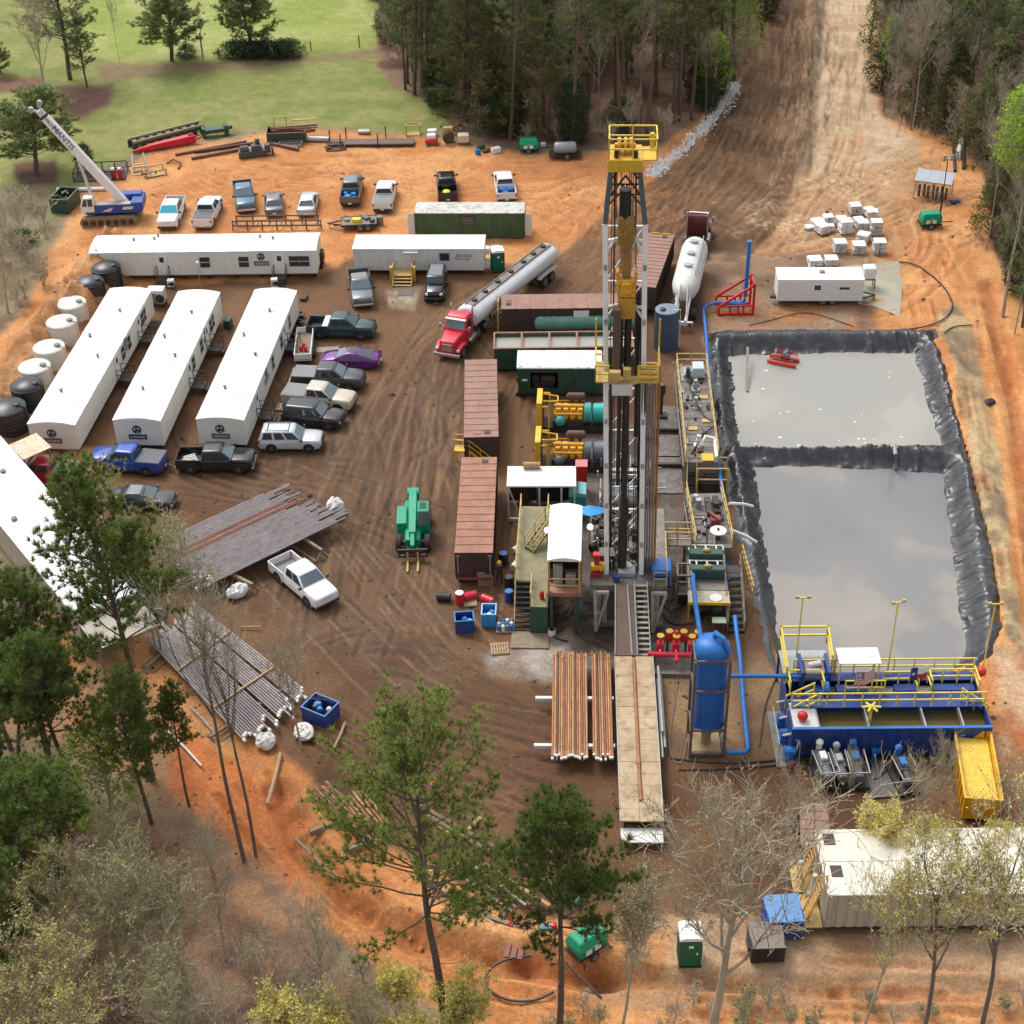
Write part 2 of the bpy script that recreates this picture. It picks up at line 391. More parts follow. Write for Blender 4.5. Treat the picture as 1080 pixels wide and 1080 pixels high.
lay([(616,450),(716,440),(722,640),(690,700),(600,690),(590,560)],C(78,66,58),10,10,C(112,100,92),.8,w=.8,seed=24)
lay([(-20,470),(60,470),(130,480),(90,500),(0,500)],clay,5,8,seed=25)
lay([(985,330),(1012,318),(1030,360),(1052,470),(1066,600),(1082,700),(1062,680),(1040,560),(1016,450),(1000,372)],C(190,166,124),4,6,C(142,122,96),.35,seed=26)
lay([(1050,690),(1120,700),(1130,830),(1050,800)],C(198,166,132),8,12,C(176,110,66),.4,seed=27)
lay([(640,972),(760,968),(900,972),(1140,972),(1140,1048),(800,1040),(660,1026)],C(198,164,130),5,4,C(168,134,102),.3,seed=28)
lay([(620,1034),(800,1046),(1140,1048),(1140,1074),(800,1068),(620,1060)],C(168,134,102),6,5,C(186,138,94),.4,seed=29)
lay([(560,975),(700,985),(700,1022),(600,1010),(540,985)],C(190,138,92),6,8,C(170,120,78),.4,seed=30)
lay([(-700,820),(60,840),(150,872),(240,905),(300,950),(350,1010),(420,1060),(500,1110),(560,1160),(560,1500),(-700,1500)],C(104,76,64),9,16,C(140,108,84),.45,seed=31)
lay([(180,900),(260,890),(330,950),(330,1010),(250,960)],C(196,148,108),10,12,C(150,118,94),.5,seed=32,op=.8)
def ridge(pts,width,h,noise_amp=.5,sd=0):
 W=[P(*p)for p in pts]
 d=ldist(GX,GY,[(p.x,p.y)for p in W])
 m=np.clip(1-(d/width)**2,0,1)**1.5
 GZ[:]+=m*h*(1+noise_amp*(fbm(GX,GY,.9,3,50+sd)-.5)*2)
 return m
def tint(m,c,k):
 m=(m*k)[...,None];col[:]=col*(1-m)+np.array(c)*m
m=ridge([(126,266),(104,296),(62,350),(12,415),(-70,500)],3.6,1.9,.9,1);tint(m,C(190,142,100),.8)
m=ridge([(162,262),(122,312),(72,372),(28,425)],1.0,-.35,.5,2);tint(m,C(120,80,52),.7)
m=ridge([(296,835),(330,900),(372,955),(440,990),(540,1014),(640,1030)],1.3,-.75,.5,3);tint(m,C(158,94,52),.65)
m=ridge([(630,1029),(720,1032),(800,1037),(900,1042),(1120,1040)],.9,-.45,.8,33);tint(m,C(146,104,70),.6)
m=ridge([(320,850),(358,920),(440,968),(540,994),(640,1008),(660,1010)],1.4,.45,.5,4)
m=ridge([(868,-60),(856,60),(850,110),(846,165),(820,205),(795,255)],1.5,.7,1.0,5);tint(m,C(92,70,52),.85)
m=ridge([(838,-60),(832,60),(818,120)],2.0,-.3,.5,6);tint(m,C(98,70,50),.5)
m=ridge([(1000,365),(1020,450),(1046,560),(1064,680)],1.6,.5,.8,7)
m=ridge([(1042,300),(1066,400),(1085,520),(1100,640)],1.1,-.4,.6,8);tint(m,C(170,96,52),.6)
def rut(pts,width=.42,depth=.09,c=None,k=.5):
 "pts world xy"
 for(ax,ay),(bx,by)in zip(pts,pts[1:]):
  du=[((p[0])/(math.cos(TH)*p[1]+math.sin(TH)*H)*F+540,540+F*(math.cos(TH)*H-math.sin(TH)*p[1])/(math.cos(TH)*p[1]+math.sin(TH)*H))for p in((ax,ay),(bx,by))]
  r=18
  i0=np.searchsorted(ul,min(du[0][0],du[1][0])-r);i1=np.searchsorted(ul,max(du[0][0],du[1][0])+r)
  j0=np.searchsorted(vl,min(du[0][1],du[1][1])-r);j1=np.searchsorted(vl,max(du[0][1],du[1][1])+r)
  if i1<=i0 or j1<=j0:continue
  sl=(slice(j0,j1),slice(i0,i1));x=GX[sl];y=GY[sl]
  d=ldist(x,y,[(ax,ay),(bx,by)])
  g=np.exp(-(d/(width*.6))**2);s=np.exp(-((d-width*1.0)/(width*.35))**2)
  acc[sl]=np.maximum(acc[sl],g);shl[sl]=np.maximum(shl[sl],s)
def tracks(px,n,spread,c,k=.5,depth=.1,gauge=1.9,width=.42,seed=0,hi=None):
 global acc,shl
 acc=np.zeros(GX.shape);shl=np.zeros(GX.shape)
 rr=random.Random(seed)
 W=[P(*p)for p in px];fine=[]
 for a,b in zip(W,W[1:]):
  m_=max(2,int((b-a).length/2.0))
  fine+=[a.lerp(b,q/m_)for q in range(m_)]
 fine.append(W[-1])
 for _ in range(3):fine=[fine[0]]+[(fine[i-1]+fine[i]*2+fine[i+1])/4 for i in range(1,len(fine)-1)]+[fine[-1]]
 for q in range(n):
  o0=rr.gauss(0,spread*1.15);w1=rr.uniform(.02,.16);p1=rr.uniform(0,6);am=rr.uniform(.1,.8)*spread*.5
  a0=rr.randint(0,len(fine)//3);a1=len(fine)-rr.randint(0,len(fine)//3)
  for sg in(-1,1):
   line=[]
   for i in range(a0,a1):
    t=fine[min(i+1,len(fine)-1)]-fine[max(i-1,0)]
    nn=V((-t.y,t.x,0)).normalized()
    pt=fine[i]+nn*(o0*(1+.5*math.sin(i*w1*.6+p1*2))+1.6*am*math.sin(i*w1*2+p1)+sg*gauge/2)
    line.append((pt.x,pt.y))
   if len(line)>1:rut(line,width)
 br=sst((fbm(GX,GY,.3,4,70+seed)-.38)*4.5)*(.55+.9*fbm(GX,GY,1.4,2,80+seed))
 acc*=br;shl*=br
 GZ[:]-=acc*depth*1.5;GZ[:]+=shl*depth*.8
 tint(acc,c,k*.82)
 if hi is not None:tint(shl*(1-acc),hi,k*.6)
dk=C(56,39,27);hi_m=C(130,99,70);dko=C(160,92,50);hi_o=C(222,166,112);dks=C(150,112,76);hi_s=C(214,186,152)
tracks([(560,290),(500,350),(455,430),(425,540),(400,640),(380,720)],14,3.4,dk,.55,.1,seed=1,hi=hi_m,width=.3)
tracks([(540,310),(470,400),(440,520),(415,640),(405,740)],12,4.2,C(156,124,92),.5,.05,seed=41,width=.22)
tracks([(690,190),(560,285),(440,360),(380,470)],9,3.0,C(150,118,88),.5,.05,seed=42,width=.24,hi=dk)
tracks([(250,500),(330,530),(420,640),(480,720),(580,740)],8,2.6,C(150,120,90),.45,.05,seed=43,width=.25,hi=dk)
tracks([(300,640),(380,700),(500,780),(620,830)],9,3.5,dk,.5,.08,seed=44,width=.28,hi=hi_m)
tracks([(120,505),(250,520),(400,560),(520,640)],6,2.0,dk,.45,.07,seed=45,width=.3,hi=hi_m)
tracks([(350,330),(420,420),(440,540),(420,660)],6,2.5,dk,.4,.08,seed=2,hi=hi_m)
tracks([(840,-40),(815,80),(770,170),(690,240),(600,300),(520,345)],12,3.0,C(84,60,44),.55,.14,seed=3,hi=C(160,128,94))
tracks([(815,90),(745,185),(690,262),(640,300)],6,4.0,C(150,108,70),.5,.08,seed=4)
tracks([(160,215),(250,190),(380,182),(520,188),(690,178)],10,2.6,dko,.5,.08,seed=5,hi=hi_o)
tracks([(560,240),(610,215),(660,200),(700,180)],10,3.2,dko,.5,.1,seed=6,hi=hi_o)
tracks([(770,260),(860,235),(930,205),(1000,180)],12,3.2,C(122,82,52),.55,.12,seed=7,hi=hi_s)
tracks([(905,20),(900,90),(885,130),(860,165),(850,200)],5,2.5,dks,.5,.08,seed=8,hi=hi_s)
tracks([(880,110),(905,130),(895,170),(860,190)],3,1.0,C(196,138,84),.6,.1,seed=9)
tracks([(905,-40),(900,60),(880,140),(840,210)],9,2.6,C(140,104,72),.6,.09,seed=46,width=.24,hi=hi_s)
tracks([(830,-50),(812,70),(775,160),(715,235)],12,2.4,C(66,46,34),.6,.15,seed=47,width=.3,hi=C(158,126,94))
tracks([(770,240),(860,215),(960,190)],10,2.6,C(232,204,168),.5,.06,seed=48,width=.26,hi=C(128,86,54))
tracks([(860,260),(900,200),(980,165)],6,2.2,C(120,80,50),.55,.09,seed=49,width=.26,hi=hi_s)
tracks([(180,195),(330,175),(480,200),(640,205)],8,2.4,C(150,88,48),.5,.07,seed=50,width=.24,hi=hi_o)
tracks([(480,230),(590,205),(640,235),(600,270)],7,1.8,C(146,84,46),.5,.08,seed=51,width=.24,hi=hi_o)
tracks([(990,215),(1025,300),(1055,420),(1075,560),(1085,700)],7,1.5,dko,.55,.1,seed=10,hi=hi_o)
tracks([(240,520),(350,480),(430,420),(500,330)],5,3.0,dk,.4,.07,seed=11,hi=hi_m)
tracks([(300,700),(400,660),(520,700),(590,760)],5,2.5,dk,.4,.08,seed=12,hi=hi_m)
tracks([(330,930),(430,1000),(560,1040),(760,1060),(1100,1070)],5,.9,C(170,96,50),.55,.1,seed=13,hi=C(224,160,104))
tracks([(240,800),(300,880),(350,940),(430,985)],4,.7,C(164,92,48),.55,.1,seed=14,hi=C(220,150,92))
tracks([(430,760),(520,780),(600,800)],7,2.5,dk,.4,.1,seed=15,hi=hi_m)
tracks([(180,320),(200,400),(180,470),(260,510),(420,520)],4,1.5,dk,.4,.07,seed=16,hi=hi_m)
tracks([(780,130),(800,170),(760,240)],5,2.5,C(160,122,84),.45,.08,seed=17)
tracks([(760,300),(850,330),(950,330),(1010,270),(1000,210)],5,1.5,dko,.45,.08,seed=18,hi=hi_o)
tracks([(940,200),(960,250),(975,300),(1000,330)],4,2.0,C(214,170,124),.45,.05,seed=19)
PIT_OUT=[(747,352),(812,349),(900,350),(984,349),(1003,395),(1013,440),(1028,490),(1046,560),(1058,620),(1063,668),(1048,694),(1006,712),(930,722),(850,722),(820,712),(806,660),(792,600),(776,545),(764,490),(757,440),(752,400)]
PIT_A=[(771,376),(870,372),(964,373),(972,400),(984,440),(992,471),(900,473),(782,474),(776,430)]
PIT_B=[(794,491),(900,494),(994,500),(1002,560),(1010,620),(1018,690),(1004,708),(900,712),(832,712),(818,660),(817,640),(806,570)]
def wpoly(pp,z=0.0):return[(p.x,p.y)for p in(P(u,v,z)for u,v in pp)]
d_out=sdist(GX,GY,wpoly(PIT_OUT))
GZ[:]=np.where(d_out<-.45,-3.2,GZ)
FLAT=[[(-60,430),(170,290),(560,280),(740,250),(760,360),(800,600),(860,810),(700,900),(560,840),(300,760),(0,560)]]
for pl in FLAT:
 k=sst(.5-sdist(PU,PV,pl)/20)*.45;GZ[:]=np.where(d_out<-.45,GZ,GZ*(1-k))
from bisect import bisect
def gz(x,y):
 "ground height under a world point"
 vv=540+F*(math.cos(TH)*H-math.sin(TH)*y)/(math.cos(TH)*y+math.sin(TH)*H)
 uu=x/(math.cos(TH)*y+math.sin(TH)*H)*F+540
 i=min(max(int(np.searchsorted(ul,uu)),0),len(ul)-1);j=min(max(int(np.searchsorted(vl,vv)),0),len(vl)-1)
 return float(GZ[j,i])
nv,nu=GX.shape
verts=np.stack([GX.ravel(),GY.ravel(),GZ.ravel()],1)
jj,ii=np.meshgrid(np.arange(nv-1),np.arange(nu-1),indexing='ij')
a=(jj*nu+ii).ravel()
quads=np.stack([a,a+nu,a+nu+1,a+1],1)
me=bpy.data.meshes.new('ground')
me.vertices.add(len(verts));me.vertices.foreach_set('co',verts.ravel())
me.loops.add(quads.size);me.loops.foreach_set('vertex_index',quads.ravel())
me.polygons.add(len(quads));me.polygons.foreach_set('loop_start',np.arange(0,quads.size,4))
me.update();me.validate()
ca=me.color_attributes.new('soil','FLOAT_COLOR','POINT')
ca.data.foreach_set('color',np.concatenate([np.clip(col,0,1),np.clip(wet,0,1)[...,None]],2).ravel())
me.polygons.foreach_set('use_smooth',[True]*len(quads))
ground=bpy.data.objects.new('ground',me);COL.objects.link(ground);ground['kind']='structure'
gm=bpy.data.materials.new('soil_and_grass');gm.use_nodes=True
nt=gm.node_tree;N=nt.nodes;L=nt.links;b=N['Principled BSDF']
at=N.new('ShaderNodeVertexColor');at.layer_name='soil'
tc=N.new('ShaderNodeTexCoord')
def nz(scale,det,ro):
 n=N.new('ShaderNodeTexNoise');n.inputs['Scale'].default_value=scale;n.inputs['Detail'].default_value=det;n.inputs['Roughness'].default_value=ro
 L.new(tc.outputs['Object'],n.inputs['Vector']);return n
def rmp(s,a0,a1,t0,t1):
 m=N.new('ShaderNodeMapRange')
 for k,q in zip(('From Min','From Max','To Min','To Max'),(a0,a1,t0,t1)):m.inputs[k].default_value=q
 L.new(s,m.inputs['Value']);return m.outputs[0]
def mathn(op,x,y):
 m=N.new('ShaderNodeMath');m.operation=op;L.new(x,m.inputs[0])
 if isinstance(y,(int,float)):m.inputs[1].default_value=y
 else:L.new(y,m.inputs[1])
 return m.outputs[0]
n1=nz(.7,7,.7);n2=nz(4.5,6,.75);n3=nz(17,3,.7)
f=mathn('MULTIPLY',rmp(n1.outputs['Fac'],.3,.7,.80,1.22),rmp(n2.outputs['Fac'],.3,.7,.68,1.36))
f=mathn('MULTIPLY',f,rmp(n3.outputs['Fac'],.35,.65,.78,1.24))
mx=N.new('ShaderNodeMix');mx.data_type='RGBA';mx.blend_type='MULTIPLY';mx.inputs['Factor'].default_value=1
L.new(at.outputs['Color'],mx.inputs['A']);L.new(f,mx.inputs['B']);L.new(mx.outputs['Result'],b.inputs['Base Color'])
pud=rmp(n1.outputs['Fac'],.44,.60,1,.25)
rg=mathn('MULTIPLY',at.outputs['Alpha'],pud)
L.new(rmp(rg,0,1,.95,.25),b.inputs['Roughness']);b.inputs['Specular IOR Level'].default_value=.35
bp=N.new('ShaderNodeBump');bp.inputs['Strength'].default_value=.8;bp.inputs['Distance'].default_value=.12
hh=mathn('ADD',mathn('MULTIPLY',n2.outputs['Fac'],.8),mathn('MULTIPLY',n3.outputs['Fac'],.35))
L.new(hh,bp.inputs['Height']);L.new(bp.outputs[0],b.inputs['Normal'])
me.materials.append(gm)
Wl=-.55
oa=wpoly(PIT_OUT);ia=wpoly(PIT_A,Wl);ib=wpoly(PIT_B,Wl)
xs=np.arange(min(p[0]for p in oa)-1,max(p[0]for p in oa)+1,.09)
ys=np.arange(min(p[1]for p in oa)-1,max(p[1]for p in oa)+1,.10)
LX,LY=np.meshgrid(xs,ys)
do=sdist(LX,LY,oa)+(fbm(LX,LY,.8,3,90)-.5)*.9
da=sdist(LX,LY,ia);db=sdist(LX,LY,ib)
d=np.minimum(da,db)+(fbm(LX,LY,.35,2,91)-.5)*.35
gx=np.gradient(d,axis=1);gy=np.gradient(d,axis=0);gl=np.sqrt(gx*gx+gy*gy)+1e-6
tx,ty=-gy/gl,gx/gl
tcoord=LX*np.round(np.abs(tx))+LY*np.round(np.abs(ty))
hgt=np.where(d<0,Wl+d*.9,Wl+1.15*sst(d/1.7))
edge=sst(-do/.9)
hgt=np.minimum(hgt,2)*edge+(1-edge)*.04
warp=fbm(LX,LY,.7,3,92)*2.2
w1=1-np.abs(2*vnoise(tcoord*(1.25)+warp*1.3+d*.6+2.5*fbm(LX,LY,.12,2,98),d*.16+warp*.25,93)-1)
w2=1-np.abs(2*vnoise(tcoord*3.0+warp+d*.9,d*.25,94)-1)
w3=1-np.abs(2*fbm(LX,LY,.8,2,95)-1)
slope=sst((d+.3)/.5)*sst((2.6-d)/1.2)
hgt=hgt+edge*((w1**3)*.15+(w2**2.5)*.09)*slope*(.15+1.7*sst((fbm(LX,LY,.45,3,97)-.25)*2))+edge*((w3**5)*.05-.06)
hgt=np.clip(hgt,-2.6,3);hgt=np.where(do<.25,np.maximum(hgt,-2.6),hgt)
keep=(do<.3)&(d>-1.2)
kq=keep[:-1,:-1]&keep[1:,:-1]&keep[:-1,1:]&keep[1:,1:]
jj,ii=np.nonzero(kq);nn_=LX.shape[1];a=jj*nn_+ii
quads=np.stack([a,a+1,a+nn_+1,a+nn_],1)
used,inv=np.unique(quads.ravel(),return_inverse=True)
vv3=np.stack([LX.ravel(),LY.ravel(),hgt.ravel()],1)[used]
me=bpy.data.meshes.new('pit_liner');me.from_pydata(vv3.tolist(),[],inv.reshape(-1,4).tolist())
lm=mat('black_liner_sheet',(.026,.028,.033,1),.33,var=.3,dirt=.16,dirtcol=(.20,.19,.18,1),scale=.3,bump=0,spec=.6)
me.materials.append(lm);me.polygons.foreach_set('use_smooth',[True]*len(me.polygons))
lo=bpy.data.objects.new('pit_liner',me);COL.objects.link(lo)
tag(lo,'wrinkled black plastic liner draped over the banks of both slurry pits','pit liner')
def water_mat(name,c1,c2,sc_,ro):
 m=bpy.data.materials.new(name);m.use_nodes=True;nt=m.node_tree;N=nt.nodes;L=nt.links;b=N['Principled BSDF']
 tc=N.new('ShaderNodeTexCoord');n0=N.new('ShaderNodeTexNoise');n0.inputs['Scale'].default_value=sc_*.6;n0.inputs['Detail'].default_value=3
 L.new(tc.outputs['Object'],n0.inputs['Vector'])
 ad=N.new('ShaderNodeMix');ad.data_type='RGBA';ad.inputs['Factor'].default_value=.85;ad.blend_type='LINEAR_LIGHT'
 mp=N.new('ShaderNodeMapping');mp.inputs['Scale'].default_value=(.1,.1,.1);L.new(tc.outputs['Object'],mp.inputs['Vector'])
 L.new(mp.outputs[0],ad.inputs['A']);L.new(n0.outputs['Color'],ad.inputs['B'])
 n=N.new('ShaderNodeTexNoise');n.inputs['Scale'].default_value=sc_*9;n.inputs['Detail'].default_value=5;n.inputs['Roughness'].default_value=.55
 L.new(ad.outputs['Result'],n.inputs['Vector'])
 cr=N.new('ShaderNodeValToRGB');e=cr.color_ramp.elements;e[0].position=.40;e[0].color=c1;e[1].position=.60;e[1].color=c2
 q=e.new(.50);q.color=tuple((x*.75+y*.25)for x,y in zip(c1,c2));q=e.new(.53);q.color=tuple((x*.35+y*.65)for x,y in zip(c1,c2))
 L.new(n.outputs['Fac'],cr.inputs['Fac']);L.new(cr.outputs['Color'],b.inputs['Base Color'])
 b.inputs['Roughness'].default_value=ro;b.inputs['Specular IOR Level'].default_value=.5
 return m
def grow_poly(pp,k):
 cx=sum(p[0]for p in pp)/len(pp);cy=sum(p[1]for p in pp)/len(pp)
 return[(p[0]+(p[0]-cx)/max(1e-6,math.hypot(p[0]-cx,p[1]-cy))*k,p[1]+(p[1]-cy)/max(1e-6,math.hypot(p[0]-cx,p[1]-cy))*k)for p in pp]
for poly,m,z in((ia,water_mat('grey_slurry_upper',lin(146,144,138),lin(162,157,146),.07,.26),Wl),(ib,water_mat('grey_slurry_lower',lin(118,118,120),lin(150,143,133),.055,.24),Wl-.01)):
 w=MB().face([(x,y,z)for x,y in grow_poly(poly,.8)]).build('water',m);w['kind']='structure'
pw=[P(u,v,.045)for u,v in((862,283),(948,275),(952,300),(949,334),(935,328),(918,322),(880,318))]
w=MB().face(pw).build('water',water_mat('grey_green_puddle',lin(150,146,126),lin(166,160,138),.2,.3));w['kind']='structure'
fl=MB();rr=random.Random(3)
for _ in range(26):
 u=rr.uniform(785,975);v=rr.choice((rr.uniform(455,470),rr.uniform(380,470),rr.uniform(380,470)))
 if v>480:u+=25
 c=P(u,v,Wl+.012);q=rr.uniform(.05,.14)
 fl.face([(c.x+q*rr.uniform(.6,1.8)*math.cos(t),c.y+q*math.sin(t),c.z)for t in(0,1.2,2.4,3.6,4.8)])
tag(fl.build('foam',mat('pale_foam',(.7,.68,.62,1),.7,dirt=0)),'pale flecks of foam scattered over the slurry pits','foam',kind='stuff')
rr=random.Random(4);st=MB()
line=[(776,88),(770,98),(764,112),(748,128),(736,140),(718,158),(702,172),(688,184)]
for k in range(1700):
 t=rr.uniform(0,len(line)-1.001);i=int(t);u=line[i][0]+(line[i+1][0]-line[i][0])*(t-i);v=line[i][1]+(line[i+1][1]-line[i][1])*(t-i)
 c=P(u,v);s_=rr.uniform(.08,.24);c.x+=rr.gauss(0,.38);c.y+=rr.gauss(0,.5)
 st.add([c+V((s_*rr.uniform(.7,1.2)*x,s_*rr.uniform(.7,1.2)*y,s_*.6*z))for x,y,z in((1,0,0),(0,1,0),(-1,0,0),(0,-1,0),(0,0,1),(0,0,-1))],[(0,1,4),(1,2,4),(2,3,4),(3,0,4),(1,0,5),(2,1,5),(3,2,5),(0,3,5)])
tag(st.build('riprap',mat('pale_riprap_stone',(.58,.57,.56,1),.9,island=.3,dirt=.1)),'strip of pale broken stone along the edge of the brown haul road','stones',kind='stuff')
cl=[MB(),MB()]
for k in range(5200):
 w=k%2
 u=rr.uniform(60,1060);v=rr.uniform(130,1060)
 if 745<u<1066 and 345<v<725:continue
 x=int(np.searchsorted(ul,u));y=int(np.searchsorted(vl,v))
 red_=col[y,x,0]/(col[y,x,1]+1e-6)
 if(w==0)!=(red_>2.15)or red_<1.55:continue
 if v>850+(u-60)*.5 and u<420 and red_<1.4:continue
 if u<60 or v>930 and(u<350 or w):continue
 if col[y,x,1]>col[y,x,0]:continue
 c=P(u,v);c.z=GZ[y,x];s_=abs(rr.gauss(0,.085))+.03
 cl[w].add([c+V((s_*rr.uniform(.7,1.3)*a_,s_*rr.uniform(.7,1.3)*b_,s_*.7*d_))for a_,b_,d_ in((1,0,0),(0,1,0),(-1,0,0),(0,-1,0),(0,0,1))],[(0,1,4),(1,2,4),(2,3,4),(3,0,4)])
tag(cl[0].build('gravel',mat('clay_clods',C(196,128,80).tolist()+[1],.95,island=.35,dirt=0)),'loose clods of orange clay scattered over the bare ground','clods',kind='stuff')
tag(cl[1].build('gravel',mat('mud_clods',C(112,88,68).tolist()+[1],.95,island=.4,dirt=0)),'loose clods of brown mud scattered over the churned pad','clods',kind='stuff')
_wheels={}
def wheel(parent,x,y,r=.40,w=.27,name='wheel'):
 key=(round(r,2),round(w,2))
 if key not in _wheels:
  t=MB().lathe([(r*.55,-w*.42),(r*.86,-w*.5),(r,-w*.36),(r,w*.36),(r*.86,w*.5),(r*.55,w*.42)],18,axis='y')
  tm=t.build(name,rubber,smooth=True)
  q=MB()
  q.lathe([(r*.57,-w*.40),(r*.60,-w*.46),(r*.50,-w*.47),(r*.42,-w*.3),(r*.14,-w*.36),(r*.12,-w*.42)],14,axis='y')
  q.lathe([(r*.57,w*.40),(r*.60,w*.46),(r*.50,w*.47),(r*.42,w*.3),(r*.14,w*.36),(r*.12,w*.42)],14,axis='y')
  for k in range(6):
   a=k*PI/3
   for s in(-1,1):q.bar((.1*r*math.cos(a),s*w*.42,.1*r*math.sin(a)),(.52*r*math.cos(a),s*w*.44,.52*r*math.sin(a)),.05*r/.4,.03)
  rm=q.build('rim',rimgrey)
  _wheels[key]=(tm.data,rm.data)
  bpy.data.objects.remove(tm);bpy.data.objects.remove(rm)
 a,b=_wheels[key]
 o=bpy.data.objects.new(name,a);COL.objects.link(o);o.parent=parent;o.location=(x,y,r)
 p=bpy.data.objects.new('rim',b);COL.objects.link(p);p.parent=o
 return o
def sect(x,w,zb,zt,e=.10):
 return[V((x,-w,zb)),V((x,-w-.0,zt-e*1.6)),V((x,-w+e,zt)),V((x,w-e,zt)),V((x,w,zt-e*1.6)),V((x,w,zb))]
VK={'pickup':dict(L=5.85,W=.99,belt=1.25,roof=1.93,fr=1.45,fb=.62,rb=-.92,rr=-.78,wr=.76,wb=[1.82,-1.78],r=.43,body=[(2.94,.74,.52,.96),(2.88,.90,.44,1.13),(2.6,.96,.42,1.20),(2.0,.985,.42,1.235),(1.5,.99,.42,1.25),(-.95,.99,.44,1.25)]),'suv':dict(L=4.85,W=.96,belt=1.12,roof=1.80,fr=1.05,fb=.35,rb=-2.32,rr=-2.08,wr=.72,wb=[1.45,-1.42],r=.39,body=[(2.42,.76,.45,.82),(2.34,.88,.38,.98),(1.9,.94,.36,1.05),(1.1,.96,.36,1.09),(-2.2,.96,.38,1.09),(-2.38,.92,.42,1.04),(-2.43,.86,.46,.98)]),'jeep':dict(L=4.5,W=.90,belt=1.20,roof=1.86,fr=.75,fb=.50,rb=-2.12,rr=-2.05,wr=.74,wb=[1.45,-1.35],r=.43,body=[(2.15,.62,.60,1.08),(2.10,.70,.55,1.12),(.8,.80,.50,1.20),(.75,.86,.50,1.20),(-2.15,.88,.50,1.20)]),'sedan':dict(L=4.85,W=.91,belt=.95,roof=1.46,fr=1.08,fb=.28,rb=-1.72,rr=-1.02,wr=.66,wb=[1.42,-1.40],r=.33,body=[(2.42,.70,.38,.66),(2.34,.82,.28,.78),(1.8,.89,.24,.88),(1.1,.91,.24,.96),(-1.7,.91,.26,.99),(-2.25,.87,.30,.98),(-2.41,.80,.38,.92)]),'coupe':dict(L=4.9,W=.95,belt=.92,roof=1.38,fr=1.20,fb=.30,rb=-2.05,rr=-.75,wr=.64,wb=[1.48,-1.45],r=.36,body=[(2.45,.70,.30,.58),(2.34,.86,.24,.70),(1.8,.94,.22,.82),(1.1,.95,.22,.93),(-1.6,.97,.24,.98),(-2.3,.90,.30,.96),(-2.43,.82,.38,.88)]),}
